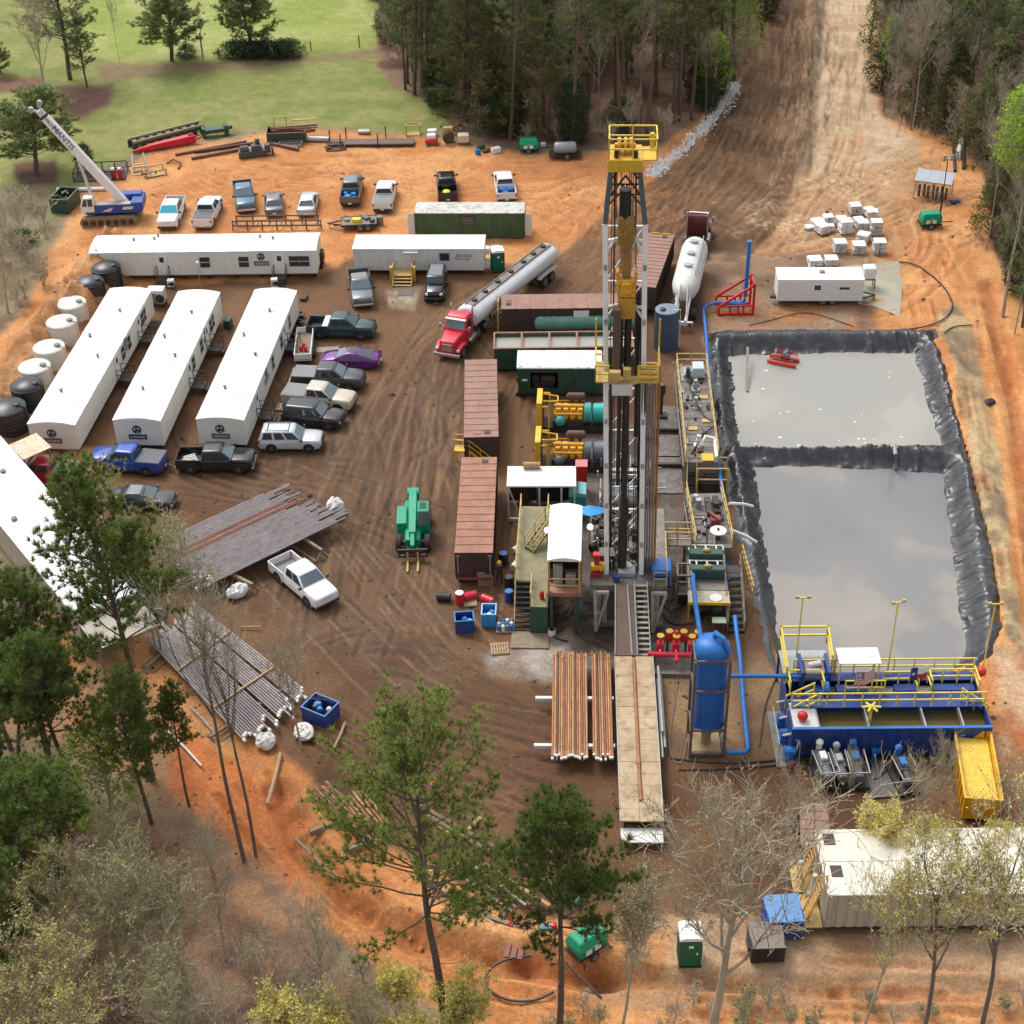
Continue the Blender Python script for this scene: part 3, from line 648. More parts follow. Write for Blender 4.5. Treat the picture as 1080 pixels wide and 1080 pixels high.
def vehicle(name,label,cat,kind,paint,front,rear,group,cover=None,roofm=None,trim=None,bedstuff=None,toolbox=None,plate=True,glassm=None,rack=False):
 k=VK[kind];a=P(*front);b=P(*rear);c=(a+b)/2;c.z=0
 t=thing(name,label,cat,c,yaw(b,a),group)
 L2=k['L']/2;W=k['W'];zb=k['belt'];zr=k['roof'];wr=k['wr'];trim=trim or darksteel;roofm=roofm or paint
 m=MB();m.loft([sect(*s)for s in k['body']])
 if kind=='pickup':
  x0,x1=-.95,-2.88
  m.bx(x1,x0,-W,-W+.09,.45,1.265);m.bx(x1,x0,W-.09,W,.45,1.265)
  m.bx(x1-.03,x1+.05,-W+.02,W-.02,.50,1.265)
  m.bx(x1+.05,x0,-W+.09,W-.09,.48,.68)
 fr,fb,rb,rr_=k['fr'],k['fb'],k['rb'],k['rr']
 def ring(z,xf,xr,w):return[V((xf,-w+.06,z)),V((xf,w-.06,z)),V((xf-.10,w,z)),V((xr+.08,w,z)),V((xr,w-.06,z)),V((xr,-w+.06,z)),V((xr+.08,-w,z)),V((xf-.10,-w,z))]
 wm=(W-.03+wr)/2
 m.loft([ring(zb-.06,fr+.02,rb-.01,W-.03),ring(zb+.04,fr-.06,rb+.03,W-.06),ring(zr-.09,fb+.05,rr_-.04,wr+.02),ring(zr-.02,fb-.10,rr_+.08,wr-.07),ring(zr,fb-.22,rr_+.2,wr-.2)])
 m.m=1
 for x in k['wb']:
  for s in(-1,1):m.cyl((x,s*(W-.12),k['r']+.02),(x,s*(W+.006),k['r']+.02),k['r']+.09,n=16)
 m.bx(-L2+.2,L2-.25,-W+.1,W-.1,.22,.46)
 m.build('body',[paint,black],t,bevel=.03,smooth=True)
 def lerp(p,q,f):return V(p).lerp(V(q),f)
 def pane(nm,pts,ma):
  nrm=(pts[1]-pts[0]).cross(pts[2]-pts[0]).normalized()
  cc=sum(pts,V((0,0,0)))/len(pts)
  if nrm.dot(cc-V(((fr+rb)/2,0,zb)))<0:nrm=-nrm
  g=MB().prism([p+nrm*.004 for p in pts],nrm*.012)
  return g.build(nm,ma,t)
 z0,z1=zb+.05,zr-.10
 f0=V((fr-.06,0,z0));f1=V((fb+.05,0,z1));w0,w1_=W-.13,wr-.07
 gl=glassm or shield
 pane('windscreen',[lerp(f0,f1,.04)+V((0,-w0,0)),lerp(f0,f1,.04)+V((0,w0,0)),lerp(f0,f1,.96)+V((0,w1_,0)),lerp(f0,f1,.96)+V((0,-w1_,0))],gl)
 b0=V((rb+.03,0,z0));b1=V((rr_-.04,0,z1));
 pane('rear_window',[lerp(b0,b1,.1)+V((0,-w0+.05,0)),lerp(b0,b1,.1)+V((0,w0-.05,0)),lerp(b0,b1,.94)+V((0,w1_-.03,0)),lerp(b0,b1,.94)+V((0,-w1_+.03,0))],glass)
 spl=[0,.52,1]if kind in('pickup','sedan','coupe')else[0,.36,.68,1]
 for s in(-1,1):
  for q in range(len(spl)-1):
   def xx(z,u):
    f=(z-z0)/(z1-z0)
    A=(fr-.14)+(fb-.03-(fr-.14))*f;B=(rb+.16)+(rr_+.08-(rb+.16))*f
    return A+(B-A)*u
   u0_,u1_=spl[q]+.03,spl[q+1]-.03
   yA,yB=s*(W-.055),s*(wr+.022)
   pane('side_window',[V((xx(z0+.03,u0_),yA-s*.002,z0+.03)),V((xx(z0+.03,u1_),yA-s*.002,z0+.03)),V((xx(z1,u1_),yB,z1)),V((xx(z1,u0_),yB,z1))],glass)
 zf=k['body'][1][3]
 g=MB().bx(L2-.10,L2+.01,-.42,.42,zf-.36,zf-.12);g.build('grille',trim if trim is not darksteel else darksteel,t,bevel=.02)
 for s in(-1,1):
  MB().bx(L2-.20,L2-.02,s*(W-.12),s*(W-.40),zf-.34,zf-.12).build('headlight',lamp,t,bevel=.02)
  zt_=.98 if kind in('pickup','suv','jeep')else.86
  MB().bx(-L2-.0,-L2+.14,s*(W-.015),s*(W-.17),zt_-.16,zt_+(.14 if kind!='sedan' else.02)).build('tail_light',tail,t,bevel=.02)
  q=MB().box((fr-.12,s*(W+.12),zb+.10),(.14,.24,.18));q.bar((fr-.12,s*(W-.05),zb+.04),(fr-.12,s*(W+.08),zb+.06),.05)
  q.build('wing_mirror',paint if kind in('sedan','coupe')else black,t,bevel=.02)
 bpm=chrome if trim is chrome else(paint if kind in('sedan','coupe')else darksteel)
 m=MB().bx(L2-.16,L2+.06,-W+.08,W-.08,.38,.60);m.build('front_bumper',bpm,t,bevel=.04)
 m=MB().bx(-L2-.08,-L2+.10,-W+.08,W-.08,.40,.60);m.build('rear_bumper',bpm,t,bevel=.04)
 if plate:MB().bx(-L2-.10,-L2-.075,-.16,.16,.50,.64).build('number_plate',white,t)
 for x in k['wb']:
  for s in(-1,1):wheel(t,x,s*(W-.13),k['r'],.27)
 if roofm is not paint:
  MB().bx(fb-.2,rr_+.15,-wr+.16,wr-.16,zr+.003,zr+.02).build('roof_panel',roofm,t,bevel=.008)
 if rack:
  q=MB()
  for s in(-1,1):q.bar((fb-.3,s*(wr-.12),zr+.06),(rr_+.2,s*(wr-.12),zr+.06),.05)
  for x in(fb-.4,rr_+.4):q.bar((x,-wr+.12,zr+.06),(x,wr-.12,zr+.06),.04)
  q.build('roof_rack',darksteel,t)
 if kind=='pickup':
  MB().bx(-2.80,-.98,-W+.10,W-.10,.685,.70).build('bed_floor',black,t)
  if cover:
   MB().bx(-2.86,-.96,-W+.04,W-.04,1.268,1.30).build('bed_cover',cover,t,bevel=.015)
  if toolbox:MB().bx(-1.5,-1.0,-W+.03,W-.03,.72,1.34).build('tool_box',toolbox,t,bevel=.03)
 return t
def at(t,p):
 "local point of a thing -> world"
 ca,sa=math.cos(t.rotation_euler.z),math.sin(t.rotation_euler.z)
 return V((t.location.x+p[0]*ca-p[1]*sa,t.location.y+p[0]*sa+p[1]*ca,t.location.z+p[2]))
pw_=mat('white_car_paint',(.76,.77,.78,1),.3,dirt=.12,dirtcol=(.45,.36,.28,1),var=.05,coat=.3)
pk_=mat('black_car_paint',(.012,.012,.014,1),.22,dirt=.14,dirtcol=MUD,coat=.3)
pg_=mat('grey_car_paint',(.15,.165,.185,1),.3,.3,dirt=.14,dirtcol=MUD,coat=.3)
pdg_=mat('charcoal_car_paint',(.045,.048,.055,1),.28,.2,dirt=.08,dirtcol=MUD,coat=.3)
psb_=mat('steel_blue_car_paint',(.07,.15,.22,1),.3,.2,dirt=.06,coat=.3)
psl_=mat('silver_car_paint',(.52,.54,.56,1),.3,.3,dirt=.05,coat=.3)
pte_=mat('dark_teal_car_paint',(.015,.045,.055,1),.25,.2,dirt=.08,dirtcol=MUD,coat=.3)
ppu_=mat('purple_car_paint',(.13,.025,.21,1),.22,.3,dirt=.03,coat=.4)
pbe_=mat('beige_car_paint',(.50,.45,.36,1),.35,.1,dirt=.08,coat=.3)
pbl_=mat('blue_car_paint',(.012,.07,.36,1),.25,.2,dirt=.04,coat=.4)
pre_=mat('red_car_paint',(.42,.012,.03,1),.3,dirt=.05,coat=.3)
cvr=mat('grey_vinyl_cover',(.10,.105,.115,1),.6,dirt=.12,dirtcol=(.3,.27,.24,1))
cvl=mat('light_grey_cover',(.20,.205,.21,1),.6,dirt=.15,dirtcol=(.3,.27,.24,1))
bluescreen=mat('blue_sunshade_glass',(.03,.35,.5,1),.15,dirt=0)
yel_l=mat('hi_vis_yellow',(.65,.62,.05,1),.6,dirt=.1)
GA='vehicles parked on the orange clay along the back of the pad';GB='vehicles parked on the brown mud beside the cabins'
vehicle('pickup_truck','white pickup with pale blue windscreen facing the camera, first vehicle right of the crawler crane','pickup','pickup',pw_,(177,244),(187,219),GA,glassm=bluescreen)
vehicle('pickup_truck','white pickup with dark grey bed cover, tailgate to the camera behind the long cabin','pickup','pickup',pw_,(226,218),(214,243),GA,cover=cvr,trim=chrome)
vehicle('pickup_truck','steel blue pickup with chrome bumper facing the camera behind the long cabin','pickup','pickup',psb_,(261,227),(256,201),GA,trim=chrome)
vehicle('sedan_car','charcoal grey saloon between the steel blue pickup and the silver saloon','car','sedan',pg_,(289,209),(290,231),GA)
vehicle('sedan_car','silver saloon parked at the far edge of the row by the rail frame','car','sedan',psl_,(328,209),(323,231),GA)
t=vehicle('pickup_truck','grey pickup with its open bed full of blue gear, tail to the flatbed trailer','pickup','pickup',pg_,(374,193),(369,222),GA)
q=MB()
for x,y,z,s in((-1.4,-.3,.85,.5),(-1.9,.25,.85,.6),(-2.4,-.4,.85,.45),(-1.3,.5,.9,.4)):q.box((x,y,z),(s,s*.9,.35),x)
o=q.build('gear_bag',skyblue,None,bevel=.06,loc=at(t,(0,0,0)),rz=t.rotation_euler.z);tag(o,'light blue gear heaped in the open bed of the grey pickup','gear')
vehicle('pickup_truck','small white pickup with grey bed cover, tail to the camera next to the flatbed trailer','pickup','pickup',pw_,(409,202),(404,225),GA,cover=cvl)
t=vehicle('pickup_truck','black pickup parked behind the green container with yellow gear in its bed','pickup','pickup',pk_,(470,190),(473,217),GA)
o=MB().ball((-1.7,.1,.85),.42,8,5,(1.2,1,.5)).build('gear_bag',yel_l,None,smooth=True,loc=at(t,(0,0,0)),rz=t.rotation_euler.z);tag(o,'yellow gear lying in the bed of the black pickup','gear')
t=vehicle('pickup_truck','white pickup parked at the right end behind the green container, blue boxes in its bed','pickup','pickup',pw_,(530,191),(535,216),GA)
q=MB()
for x,y in((-1.4,-.4),(-1.4,.3),(-2.1,.1)):q.box((x,y,.9),(.5,.55,.4))
o=q.build('storage_box',blue_b,None,bevel=.03,loc=at(t,(0,0,0)),rz=t.rotation_euler.z);tag(o,'blue boxes loaded in the bed of the rearmost white pickup','boxes')
vehicle('pickup_truck','grey pickup facing the camera in front of the white office trailer','pickup','pickup',pg_,(384,329),(378,294),GB,roofm=cvl,trim=chrome)
vehicle('jeep','black square off road vehicle facing the camera beside the timber steps','off-road car','jeep',pk_,(457,325),(463,292),GB,roofm=pg_)
t=vehicle('pickup_truck','dark teal pickup parked side on with open bed and white tool box','pickup','pickup',pte_,(394,354),(328,352),GB,toolbox=white)
vehicle('sports_car','low purple sports coupe with black roof parked between two pickups','sports car','coupe',ppu_,(342,383),(399,385),GB,roofm=pk_)
vehicle('pickup_truck','dark grey pickup with flat bed cover, parked between the purple coupe and the beige pickup','pickup','pickup',pdg_,(383,408),(312,405),GB,cover=cvl)
vehicle('pickup_truck','beige pickup with grey bed cover between the dark grey pickup and the black car','pickup','pickup',pbe_,(371,431),(304,424),GB,cover=cvl)
vehicle('estate_car','black sport utility car between the beige pickup and the silver one','off-road car','suv',pk_,(361,449),(303,443),GB)
vehicle('estate_car','silver sport utility car with roof rack at the near end of the row','off-road car','suv',psl_,(338,471),(278,471),GB,rack=True)
t=vehicle('pickup_truck','black pickup with white planks in its open bed, in front of the third cabin','pickup','pickup',pk_,(270,493),(188,493),GB,trim=chrome)
q=MB()
for k in range(5):q.bar((-2.5,-.5+.2*k,.76),(-1.2-.1*k,-.6+.22*k,1.05),.09,.05)
o=q.build('plank',white,None,loc=at(t,(0,0,0)),rz=t.rotation_euler.z);tag(o,'white planks lying in the bed of the black pickup by the third cabin','planks')
vehicle('pickup_truck','bright blue pickup with black bed cover in front of the middle cabin','pickup','pickup',pbl_,(97,490),(176,497),GB,cover=cvr)
vehicle('pickup_truck','red pickup with grey tarp over its bed, half hidden behind the long white roof','pickup','pickup',pre_,(18,505),(78,508),GB,cover=cvl)
vehicle('sedan_car','dark grey saloon half hidden behind the pine, beside the upper pipe stack','car','sedan',pdg_,(181,534),(122,532),GB,roofm=pg_)
t=vehicle('pickup_truck','white crew pickup with grey bed parked between the two pipe stacks','pickup','pickup',pw_,(344,640),(299,603),GB)
MB().bx(-2.80,-.98,-.86,.86,.702,.72).build('bed_liner',cvl,t)
o=MB().lathe([(.02,0),(.2,0),(.24,.05),(.22,.5),(.16,.62),(.02,.64)],12).build('water_cooler',mat('orange_plastic',(.75,.14,.03,1),.5,dirt=.05),None,smooth=True,loc=at(t,(-1.35,.62,.725)));tag(o,'orange drinking water cooler standing in the bed of the white crew pickup','cooler')
vehicle('sedan_car','dark saloon with red tail lamps parked beside the near end of the long white roof','car','sedan',pdg_,(140,628),(156,652),GB)
def tractor(label,paint,front,rear,stack=True,name='truck_cab',L=6.6):
 a=P(*front);b=P(*rear);d=(a-b).normalized();c=a-d*(L/2);c.z=0
 t=thing(name,label,'truck',c,yaw(b,a))
 x1=L/2
 m=MB()
 def rg(x,w,zb,zt,e=.14):return sect(x,w,zb,zt,e)
 m.loft([rg(x1,.62,.75,1.55),rg(x1-.10,.74,.62,1.72),rg(x1-.9,.80,.70,1.82),rg(x1-1.85,.95,.80,1.95)])
 m.loft([[V((x1-1.80,s*.98,.72))for s in(-1,1)]+[V((x1-3.35,1.05,.72)),V((x1-3.35,-1.05,.72))],[V((x1-1.78,s*.98,1.95))for s in(-1,1)]+[V((x1-3.38,1.05,1.95)),V((x1-3.38,-1.05,1.95))],[V((x1-2.25,s*.90,2.82))for s in(-1,1)]+[V((x1-3.36,.98,2.82)),V((x1-3.36,-.98,2.82))],[V((x1-2.5,s*.78,2.98))for s in(-1,1)]+[V((x1-3.28,.86,3.0)),V((x1-3.28,-.86,3.0))]])
 for s in(-1,1):
  m.loft([[V((x1-.15,s*.76,.72)),V((x1-.15,s*1.12,.72)),V((x1-.25,s*1.12,1.1)),V((x1-.25,s*.76,1.15))],[V((x1-1.0,s*.78,.98)),V((x1-1.0,s*1.18,.98)),V((x1-1.0,s*1.18,1.22)),V((x1-1.0,s*.78,1.32))],[V((x1-1.75,s*.86,.62)),V((x1-1.75,s*1.18,.62)),V((x1-1.75,s*1.18,1.0)),V((x1-1.75,s*.86,1.15))]])
 m.build('cab',paint,t,bevel=.04,smooth=True,seg=2)
 MB().prism([(x1-1.80,-.86,2.05),(x1-1.80,.86,2.05),(x1-2.19,.80,2.72),(x1-2.19,-.80,2.72)],(.035,0,.02)).build('windscreen',shield,t)
 MB().bx(x1-2.24,x1-1.98,-.92,.92,2.76,2.84).build('sun_visor',white,t,bevel=.02)
 for s in(-1,1):MB().prism([(x1-2.15,s*1.005,2.0),(x1-3.1,s*1.05,2.0),(x1-3.1,s*.975,2.68),(x1-2.4,s*.96,2.68)],(0,s*.012,0)).build('side_window',glass,t)
 g=MB().bx(x1-.01,x1+.05,-.46,.46,.85,1.52);g.build('grille',chrome,t,bevel=.03)
 MB().bx(x1-.1,x1+.16,-1.14,1.14,.38,.70).build('front_bumper',chrome,t,bevel=.05)
 for s in(-1,1):
  MB().bx(x1-.22,x1-.04,s*.80,s*1.08,.86,1.08).build('headlight',lamp,t,bevel=.04)
  q=MB().bx(x1-1.95,x1-1.82,s*1.22,s*1.42,1.9,2.35);q.bar((x1-1.9,s*.95,2.1),(x1-1.9,s*1.3,2.1),.04);q.build('wing_mirror',chrome,t,bevel=.02)
  if stack:MB().tube([(x1-3.55,s*.95,.9),(x1-3.55,s*.95,3.3),(x1-3.65,s*.95,3.45)],.075,8).build('exhaust_stack',chrome,t)
  MB().cyl((x1-2.3,s*1.0,.62),(x1-3.9,s*1.0,.62),.31,n=14).build('fuel_tank',chrome,t,smooth=True)
 q=MB()
 for s in(-1,1):q.bx(-L/2,x1-.6,s*.40,s*.50,.72,.98)
 q.bx(-L/2,-L/2+.12,-.5,.5,.72,.98);q.bx(-1.6,-.9,-.45,.45,.98,1.15);q.bx(x1-3.95,x1-3.5,-.8,.8,.95,1.1)
 q.build('chassis',darksteel,t,bevel=.01)
 wheel(t,x1-.95,.98,.50,.30);wheel(t,x1-.95,-.98,.50,.30)
 for x in(-L/2+.8,-L/2+2.1):
  for s in(-1,1):wheel(t,x,s*.90,.50,.55)
 return t
tr=tractor('red lorry tractor unit hauling a polished silver tank trailer',pinkred,(472,380),(505,338))
a=P(492,358);b=P(560,303);d=(b-a).normalized();L_=14.2
t=thing('tank_trailer','long polished silver tank trailer coupled to the red lorry','tank trailer',a+d*.2,yaw(a,b));t.location.z=0
m=MB();zc=2.1
def el(x,ry,rz_,zc_):return[V((x,ry*math.cos(2*PI*k/22),zc_+rz_*math.sin(2*PI*k/22)))for k in range(22)]
m.loft([el(-.05,.3,.25,zc),el(0,.85,.65,zc),el(.12,1.08,.86,zc),el(.3,1.16,.93,zc),el(L_-.3,1.16,.93,zc),el(L_-.12,1.08,.86,zc),el(L_,.85,.65,zc),el(L_+.05,.3,.25,zc)])
for x in(.3,3.6,7.1,10.6,L_-.3):m.loft([el(x-.04,1.185,.955,zc),el(x+.04,1.185,.955,zc)])
m.build('tank',silver,t,smooth=True)
q=MB();q.bx(.4,L_-.4,-.42,-.38,zc+.88,zc+1.02);q.bx(.4,L_-.4,.38,.42,zc+.88,zc+1.02);q.bx(.45,L_-.45,-.37,.37,zc+.90,zc+.945)
q.build('walkway',greysteel,t)
for x in(1.3,3.1,5.2,7.4,9.6,11.4,13.1):
 q=MB().cyl((x,0,zc+.93),(x,0,zc+1.12),.24,n=12);q.bar((x-.3,.2,zc+1.1),(x+.3,.2,zc+1.1),.05);q.build('hatch',darksteel,t,bevel=.02)
q=MB();q.bx(L_-4.2,L_-.2,-.5,-.38,.85,1.25);q.bx(L_-4.2,L_-.2,.38,.5,.85,1.25);q.bx(.8,1.9,-.5,.5,1.1,1.3);q.bx(.2,12,-.2,.2,1.0,1.2)
q.build('chassis',darksteel,t)
for s in(-1,1):MB().prism([(L_-3.6,s*.72,1.1),(L_-3.1,s*.72,1.24),(L_-.9,s*.72,1.24),(L_-.4,s*.72,1.1),(L_-.9,s*.72,1.19),(L_-3.1,s*.72,1.19)],(0,s*.5,0)).build('mudguard',silver,t)
for x in(L_-2.7,L_-1.4):
 for s in(-1,1):wheel(t,x,s*.92,.50,.55)
for s in(-1,1):MB().bar((2.9,s*.5,.2),(2.9,s*.5,1.2),.12).build('landing_leg',darksteel,t)
q=MB();q.bx(1.2,5.8,.95,1.0,.7,1.15);q.bx(1.2,5.8,-1.0,-.95,.7,1.15);q.cyl((3,-.95,.9),(5.4,-.95,.9),.22);q.build('hose_tray',steel,t)
tr2=tractor('maroon lorry tractor unit facing away, coupled to a white bulk trailer',maroon,(738,243),(727,292),L=6.4)
a=P(733,282);b=P(712,368);d=(b-a).normalized()
t=thing('bulk_trailer','white pneumatic bulk trailer with three domed hatches behind the maroon lorry','bulk trailer',V((a.x,a.y,0)),yaw(a,b))
L_=10.5;m=MB();zc=2.35
def bel(z):return 1.15
rings=[]
for x,r in((-.1,.35),(.1,.75),(.8,1.12),(1.6,1.22),(L_-2.2,1.22),(L_-1.2,1.05),(L_-.5,.72),(L_-.2,.35)):rings.append([V((x,r*math.cos(2*PI*k/20),zc+(r*math.sin(2*PI*k/20))))for k in range(20)])
m.loft(rings)
for x in(2.2,4.8,7.4):
 m.loft([[V((x+1.1*math.cos(2*PI*k/12),.8*math.sin(2*PI*k/12),zc-.7))for k in range(12)],[V((x+.2*math.cos(2*PI*k/12),.2*math.sin(2*PI*k/12),.75))for k in range(12)]])
m.build('tank',offwhite,t,smooth=True)
for x in(2.2,4.6,7.0):
 q=MB().cyl((x,0,zc+1.15),(x,0,zc+1.42),.34,n=14)
 for k in range(6):q.bar((x+.34*math.cos(k),.34*math.sin(k),zc+1.3),(x+.55*math.cos(k),.55*math.sin(k),zc+1.3),.05)
 q.build('hatch',steel,t,bevel=.02)
q=MB();q.rail([(1.2,.75,zc+.95),(8.2,.75,zc+.95)],.5,.025,1.4);q.bx(1.2,8.2,.55,.80,zc+.98,zc+1.02);q.build('catwalk_rail',steel,t)
q=MB()
for s in(-1,1):q.bar((L_-1.6,s*.6,zc+.6),(L_+1.8,s*.55,.9),.12);q.tube([(L_-.6,s*.3,zc+.9),(L_+1.0,s*.45,1.6),(L_+1.7,s*.5,1.0)],.06,6)
q.bx(L_-4.2,L_+1.9,-.5,-.36,.82,1.1);q.bx(L_-4.2,L_+1.9,.36,.5,.82,1.1);q.bx(L_+1.75,L_+1.95,-1.1,1.1,.6,.95)
q.bx(.6,1.6,-.5,.5,1.05,1.2);q.tube([(1,-.9,.75),(L_+.6,-.9,.75)],.08);q.build('rear_frame',offwhite,t)
for x in(L_-1.9,L_-.6):
 for s in(-1,1):wheel(t,x,s*.92,.50,.55)
for s in(-1,1):MB().bx(L_+1.9,L_+1.98,s*.7,s*1.05,.62,.85).build('tail_light',tail,t)
a=P(436,597);b=P(438,541)
d=(b-a).normalized()
t=thing('telehandler','bright green telescopic forklift with lowered forks on the brown mud','forklift',V((P(437,560).x,P(437,566).y,0)),yaw(b,a))
m=MB();m.loft([sect(1.9,.55,.55,1.1,.1),sect(.2,.62,.5,1.25,.1),sect(-2.4,.7,.5,1.35,.1),sect(-2.9,.62,.6,1.2,.1)]);m.build('chassis',green_b,t,bevel=.04)
m=MB();m.bx(-1.6,.6,-1.15,-.42,.7,1.62);m.build('engine_cover',green_b,t,bevel=.08,seg=2)
m=MB();m.loft([[V((.75,.30,.7)),V((.75,1.2,.7)),V((-1.0,1.2,.7)),V((-1.0,.30,.7))],[V((.75,.30,1.5)),V((.75,1.2,1.5)),V((-1.0,1.2,1.5)),V((-1.0,.30,1.5))],[V((.35,.36,2.45)),V((.35,1.16,2.45)),V((-.9,1.16,2.45)),V((-.9,.36,2.45))]]);cab=m.build('cab',green_b,t,bevel=.05)
MB().prism([(.745,.38,1.55),(.745,1.12,1.55),(.40,1.08,2.36),(.40,.44,2.36)],(.03,0,.012)).build('windscreen',glass,cab)
MB().prism([(.6,1.205,1.55),(-.85,1.205,1.55),(-.78,1.175,2.35),(.28,1.175,2.35)],(0,.02,0)).build('side_window',glass,cab)
q=MB()
for k in range(4):q.bx(-.7+.22*k,-.58+.22*k,.5,1.0,2.452,2.48)
q.build('roof_grating',darksteel,cab)
m=MB();m.loft([[V((-2.7,y,z))for y,z in((-.26,1.75),(.26,1.75),(.26,2.3),(-.26,2.3))],[V((-1.6,y,z))for y,z in((-.3,1.7),(.3,1.7),(.3,2.35),(-.3,2.35))],[V((1.7,y,z))for y,z in((-.24,1.15),(.24,1.15),(.24,1.62),(-.24,1.62))]])
m.loft([[V((1.6,y,z))for y,z in((-.17,1.2),(.17,1.2),(.17,1.55),(-.17,1.55))],[V((2.7,y,z))for y,z in((-.15,.9),(.15,.9),(.15,1.2),(-.15,1.2))]])
m.bx(-3.0,-2.3,-.42,.42,1.5,2.2);m.build('boom',green_b,t,bevel=.04)
m=MB();m.bx(2.75,2.95,-1.05,1.05,.35,.50);m.bx(2.75,2.92,-1.05,1.05,.85,.98)
for y in(-.95,-.5,0,.5,.95):m.bx(2.78,2.9,y-.05,y+.05,.4,.95)
m.bar((2.5,-.3,.95),(2.85,-.4,.6),.2);m.bar((2.5,.3,.95),(2.85,.4,.6),.2);m.build('fork_carriage',darksteel,t,bevel=.01)
for y in(-.36,.36):MB().bx(2.9,4.3,y-.07,y+.07,.12,.18).bx(2.9,2.98,y-.07,y+.07,.12,.8).build('fork',rail_tan,t)
for x in(1.5,-1.75):
 for s in(-1,1):wheel(t,x,s*1.02,.58,.42)
for x in(1.5,-1.75):MB().bx(x-.15,x+.15,-.9,.9,.45,.75).build('axle',darksteel,t)
def trailer(label,c0,c1,w,deckm,name='utility_trailer',cat='trailer',sides=0.0,L_=None,sm=darksteel):
 a=P(*c0);b=P(*c1);t=thing(name,label,cat,V(((a.x+b.x)/2,(a.y+b.y)/2,0)),yaw(a,b));L_=L_ or(b-a).length
 m=MB();m.bx(-L_/2,L_/2,-w/2,w/2,.55,.64);m.build('deck',deckm,t,bevel=.01)
 q=MB()
 for s in(-1,1):q.bx(-L_/2,L_/2,s*w/2,s*(w/2+.06),.48,.68+sides)
 for x in(-L_/2,L_/2-.06):q.bx(x,x+.06,-w/2+.003,w/2-.003,.48,.685+sides)
 q.bar((-L_/2,.5,.52),(-L_/2-1.3,0,.5),.1);q.bar((-L_/2,-.5,.52),(-L_/2-1.3,0,.5),.1);q.bar((-L_/2-1.1,0,.05),(-L_/2-1.1,0,.6),.07)
 q.build('frame',sm,t)
 for x in(.1,.85)if L_>3.4 else(.2,):
  for s in(-1,1):wheel(t,x,s*(w/2+.2),.33,.22)
 return t
t=trailer('flatbed trailer loaded with gear behind the grey pickup with the full bed',(360,240),(398,238),1.9,oldwood)
ld=[((-1.2,.2,.70),(.7,.5,.25),greysteel),((-.2,-.2,.78),(.8,.6,.4),yel_l),((.7,.3,.73),(.6,.7,.3),bluegrey),((1.3,-.4,.72),(.5,.4,.28),darksteel)]
for p,s,m_ in ld:MB().box(p,s,p[0]).build('gear_box',m_,t,bevel=.03)
o=MB().lathe([(.02,0),(.32,0),(.33,.9),(.02,.92)],12).build('drum',greysteel,None,loc=P(401,237),smooth=True);tag(o,'grey drum standing at the end of the flatbed trailer','drum')
t=trailer('small white utility trailer carrying red cans beside the third cabin',(323,357),(320,386),1.3,oldwood,sides=.45,sm=white)
for y,x in((-.2,.9),(.2,1.0),(0,.4)):
 MB().lathe([(.02,.66),(.16,.66),(.17,1.0),(.08,1.1),(.02,1.1)],10,(x,y,0)).build('fuel_can',red,t,smooth=True)
def stand(x0,x1,y,z,m,s=.05):m.bx(x0,x1,y-s,y+s,0,z)
logo_d=mat('dark_emblem',(.03,.03,.04,1),.6,dirt=0);logo_m=mat('grey_plaque',(.12,.115,.125,1),.6,dirt=.1);logo_l=mat('pale_emblem',(.45,.44,.43,1),.6,dirt=0);logo_b=mat('navy_plaque',(.03,.05,.11,1),.6,dirt=.1)
def emblem(parent,c,n,plaque):
 "round dark badge with a pale figure above a dark plaque; c = centre, n = outward normal (axis aligned)"
 n=V(n);x=V((0,0,1)).cross(n);z=V((0,0,1));c=V(c)
 e=MB().cyl(c+z*.28,c+z*.28+n*.03,.36,n=20)
 o=e.build('emblem',logo_d,parent)
 q=MB()
 def pl(pts):q.prism([c+z*.28+n*.031+x*a+z*b for a,b in pts],n*.008)
 pl([(-.27,.02),(-.2,.18),(-.06,.2),(-.1,.02),(-.2,-.12)])
 pl([(.02,.04),(.05,.2),(.22,.12),(.26,-.06),(.16,.02)])
 pl([(-.05,-.2),(.16,-.16),(.1,-.26),(-.02,-.28)])
 q.build('badge_figure',logo_l,o)
 p=MB().prism([c+x*a+z*b for a,b in((-.70,-.16),(.70,-.16),(.70,-.60),(-.70,-.60))],n*.025).build('plaque',plaque,parent)
 q=MB()
 for a in(-.48,-.3,-.14,.04,.2,.36,.5):
  q.prism([c+x*(a-.05)+z*-.30+n*.026,c+x*(a+.05)+z*-.30+n*.026,c+x*(a+.05)+z*-.48+n*.026,c+x*(a-.05)+z*-.48+n*.026],n*.006)
 q.build('plaque_lettering',logo_l,p)
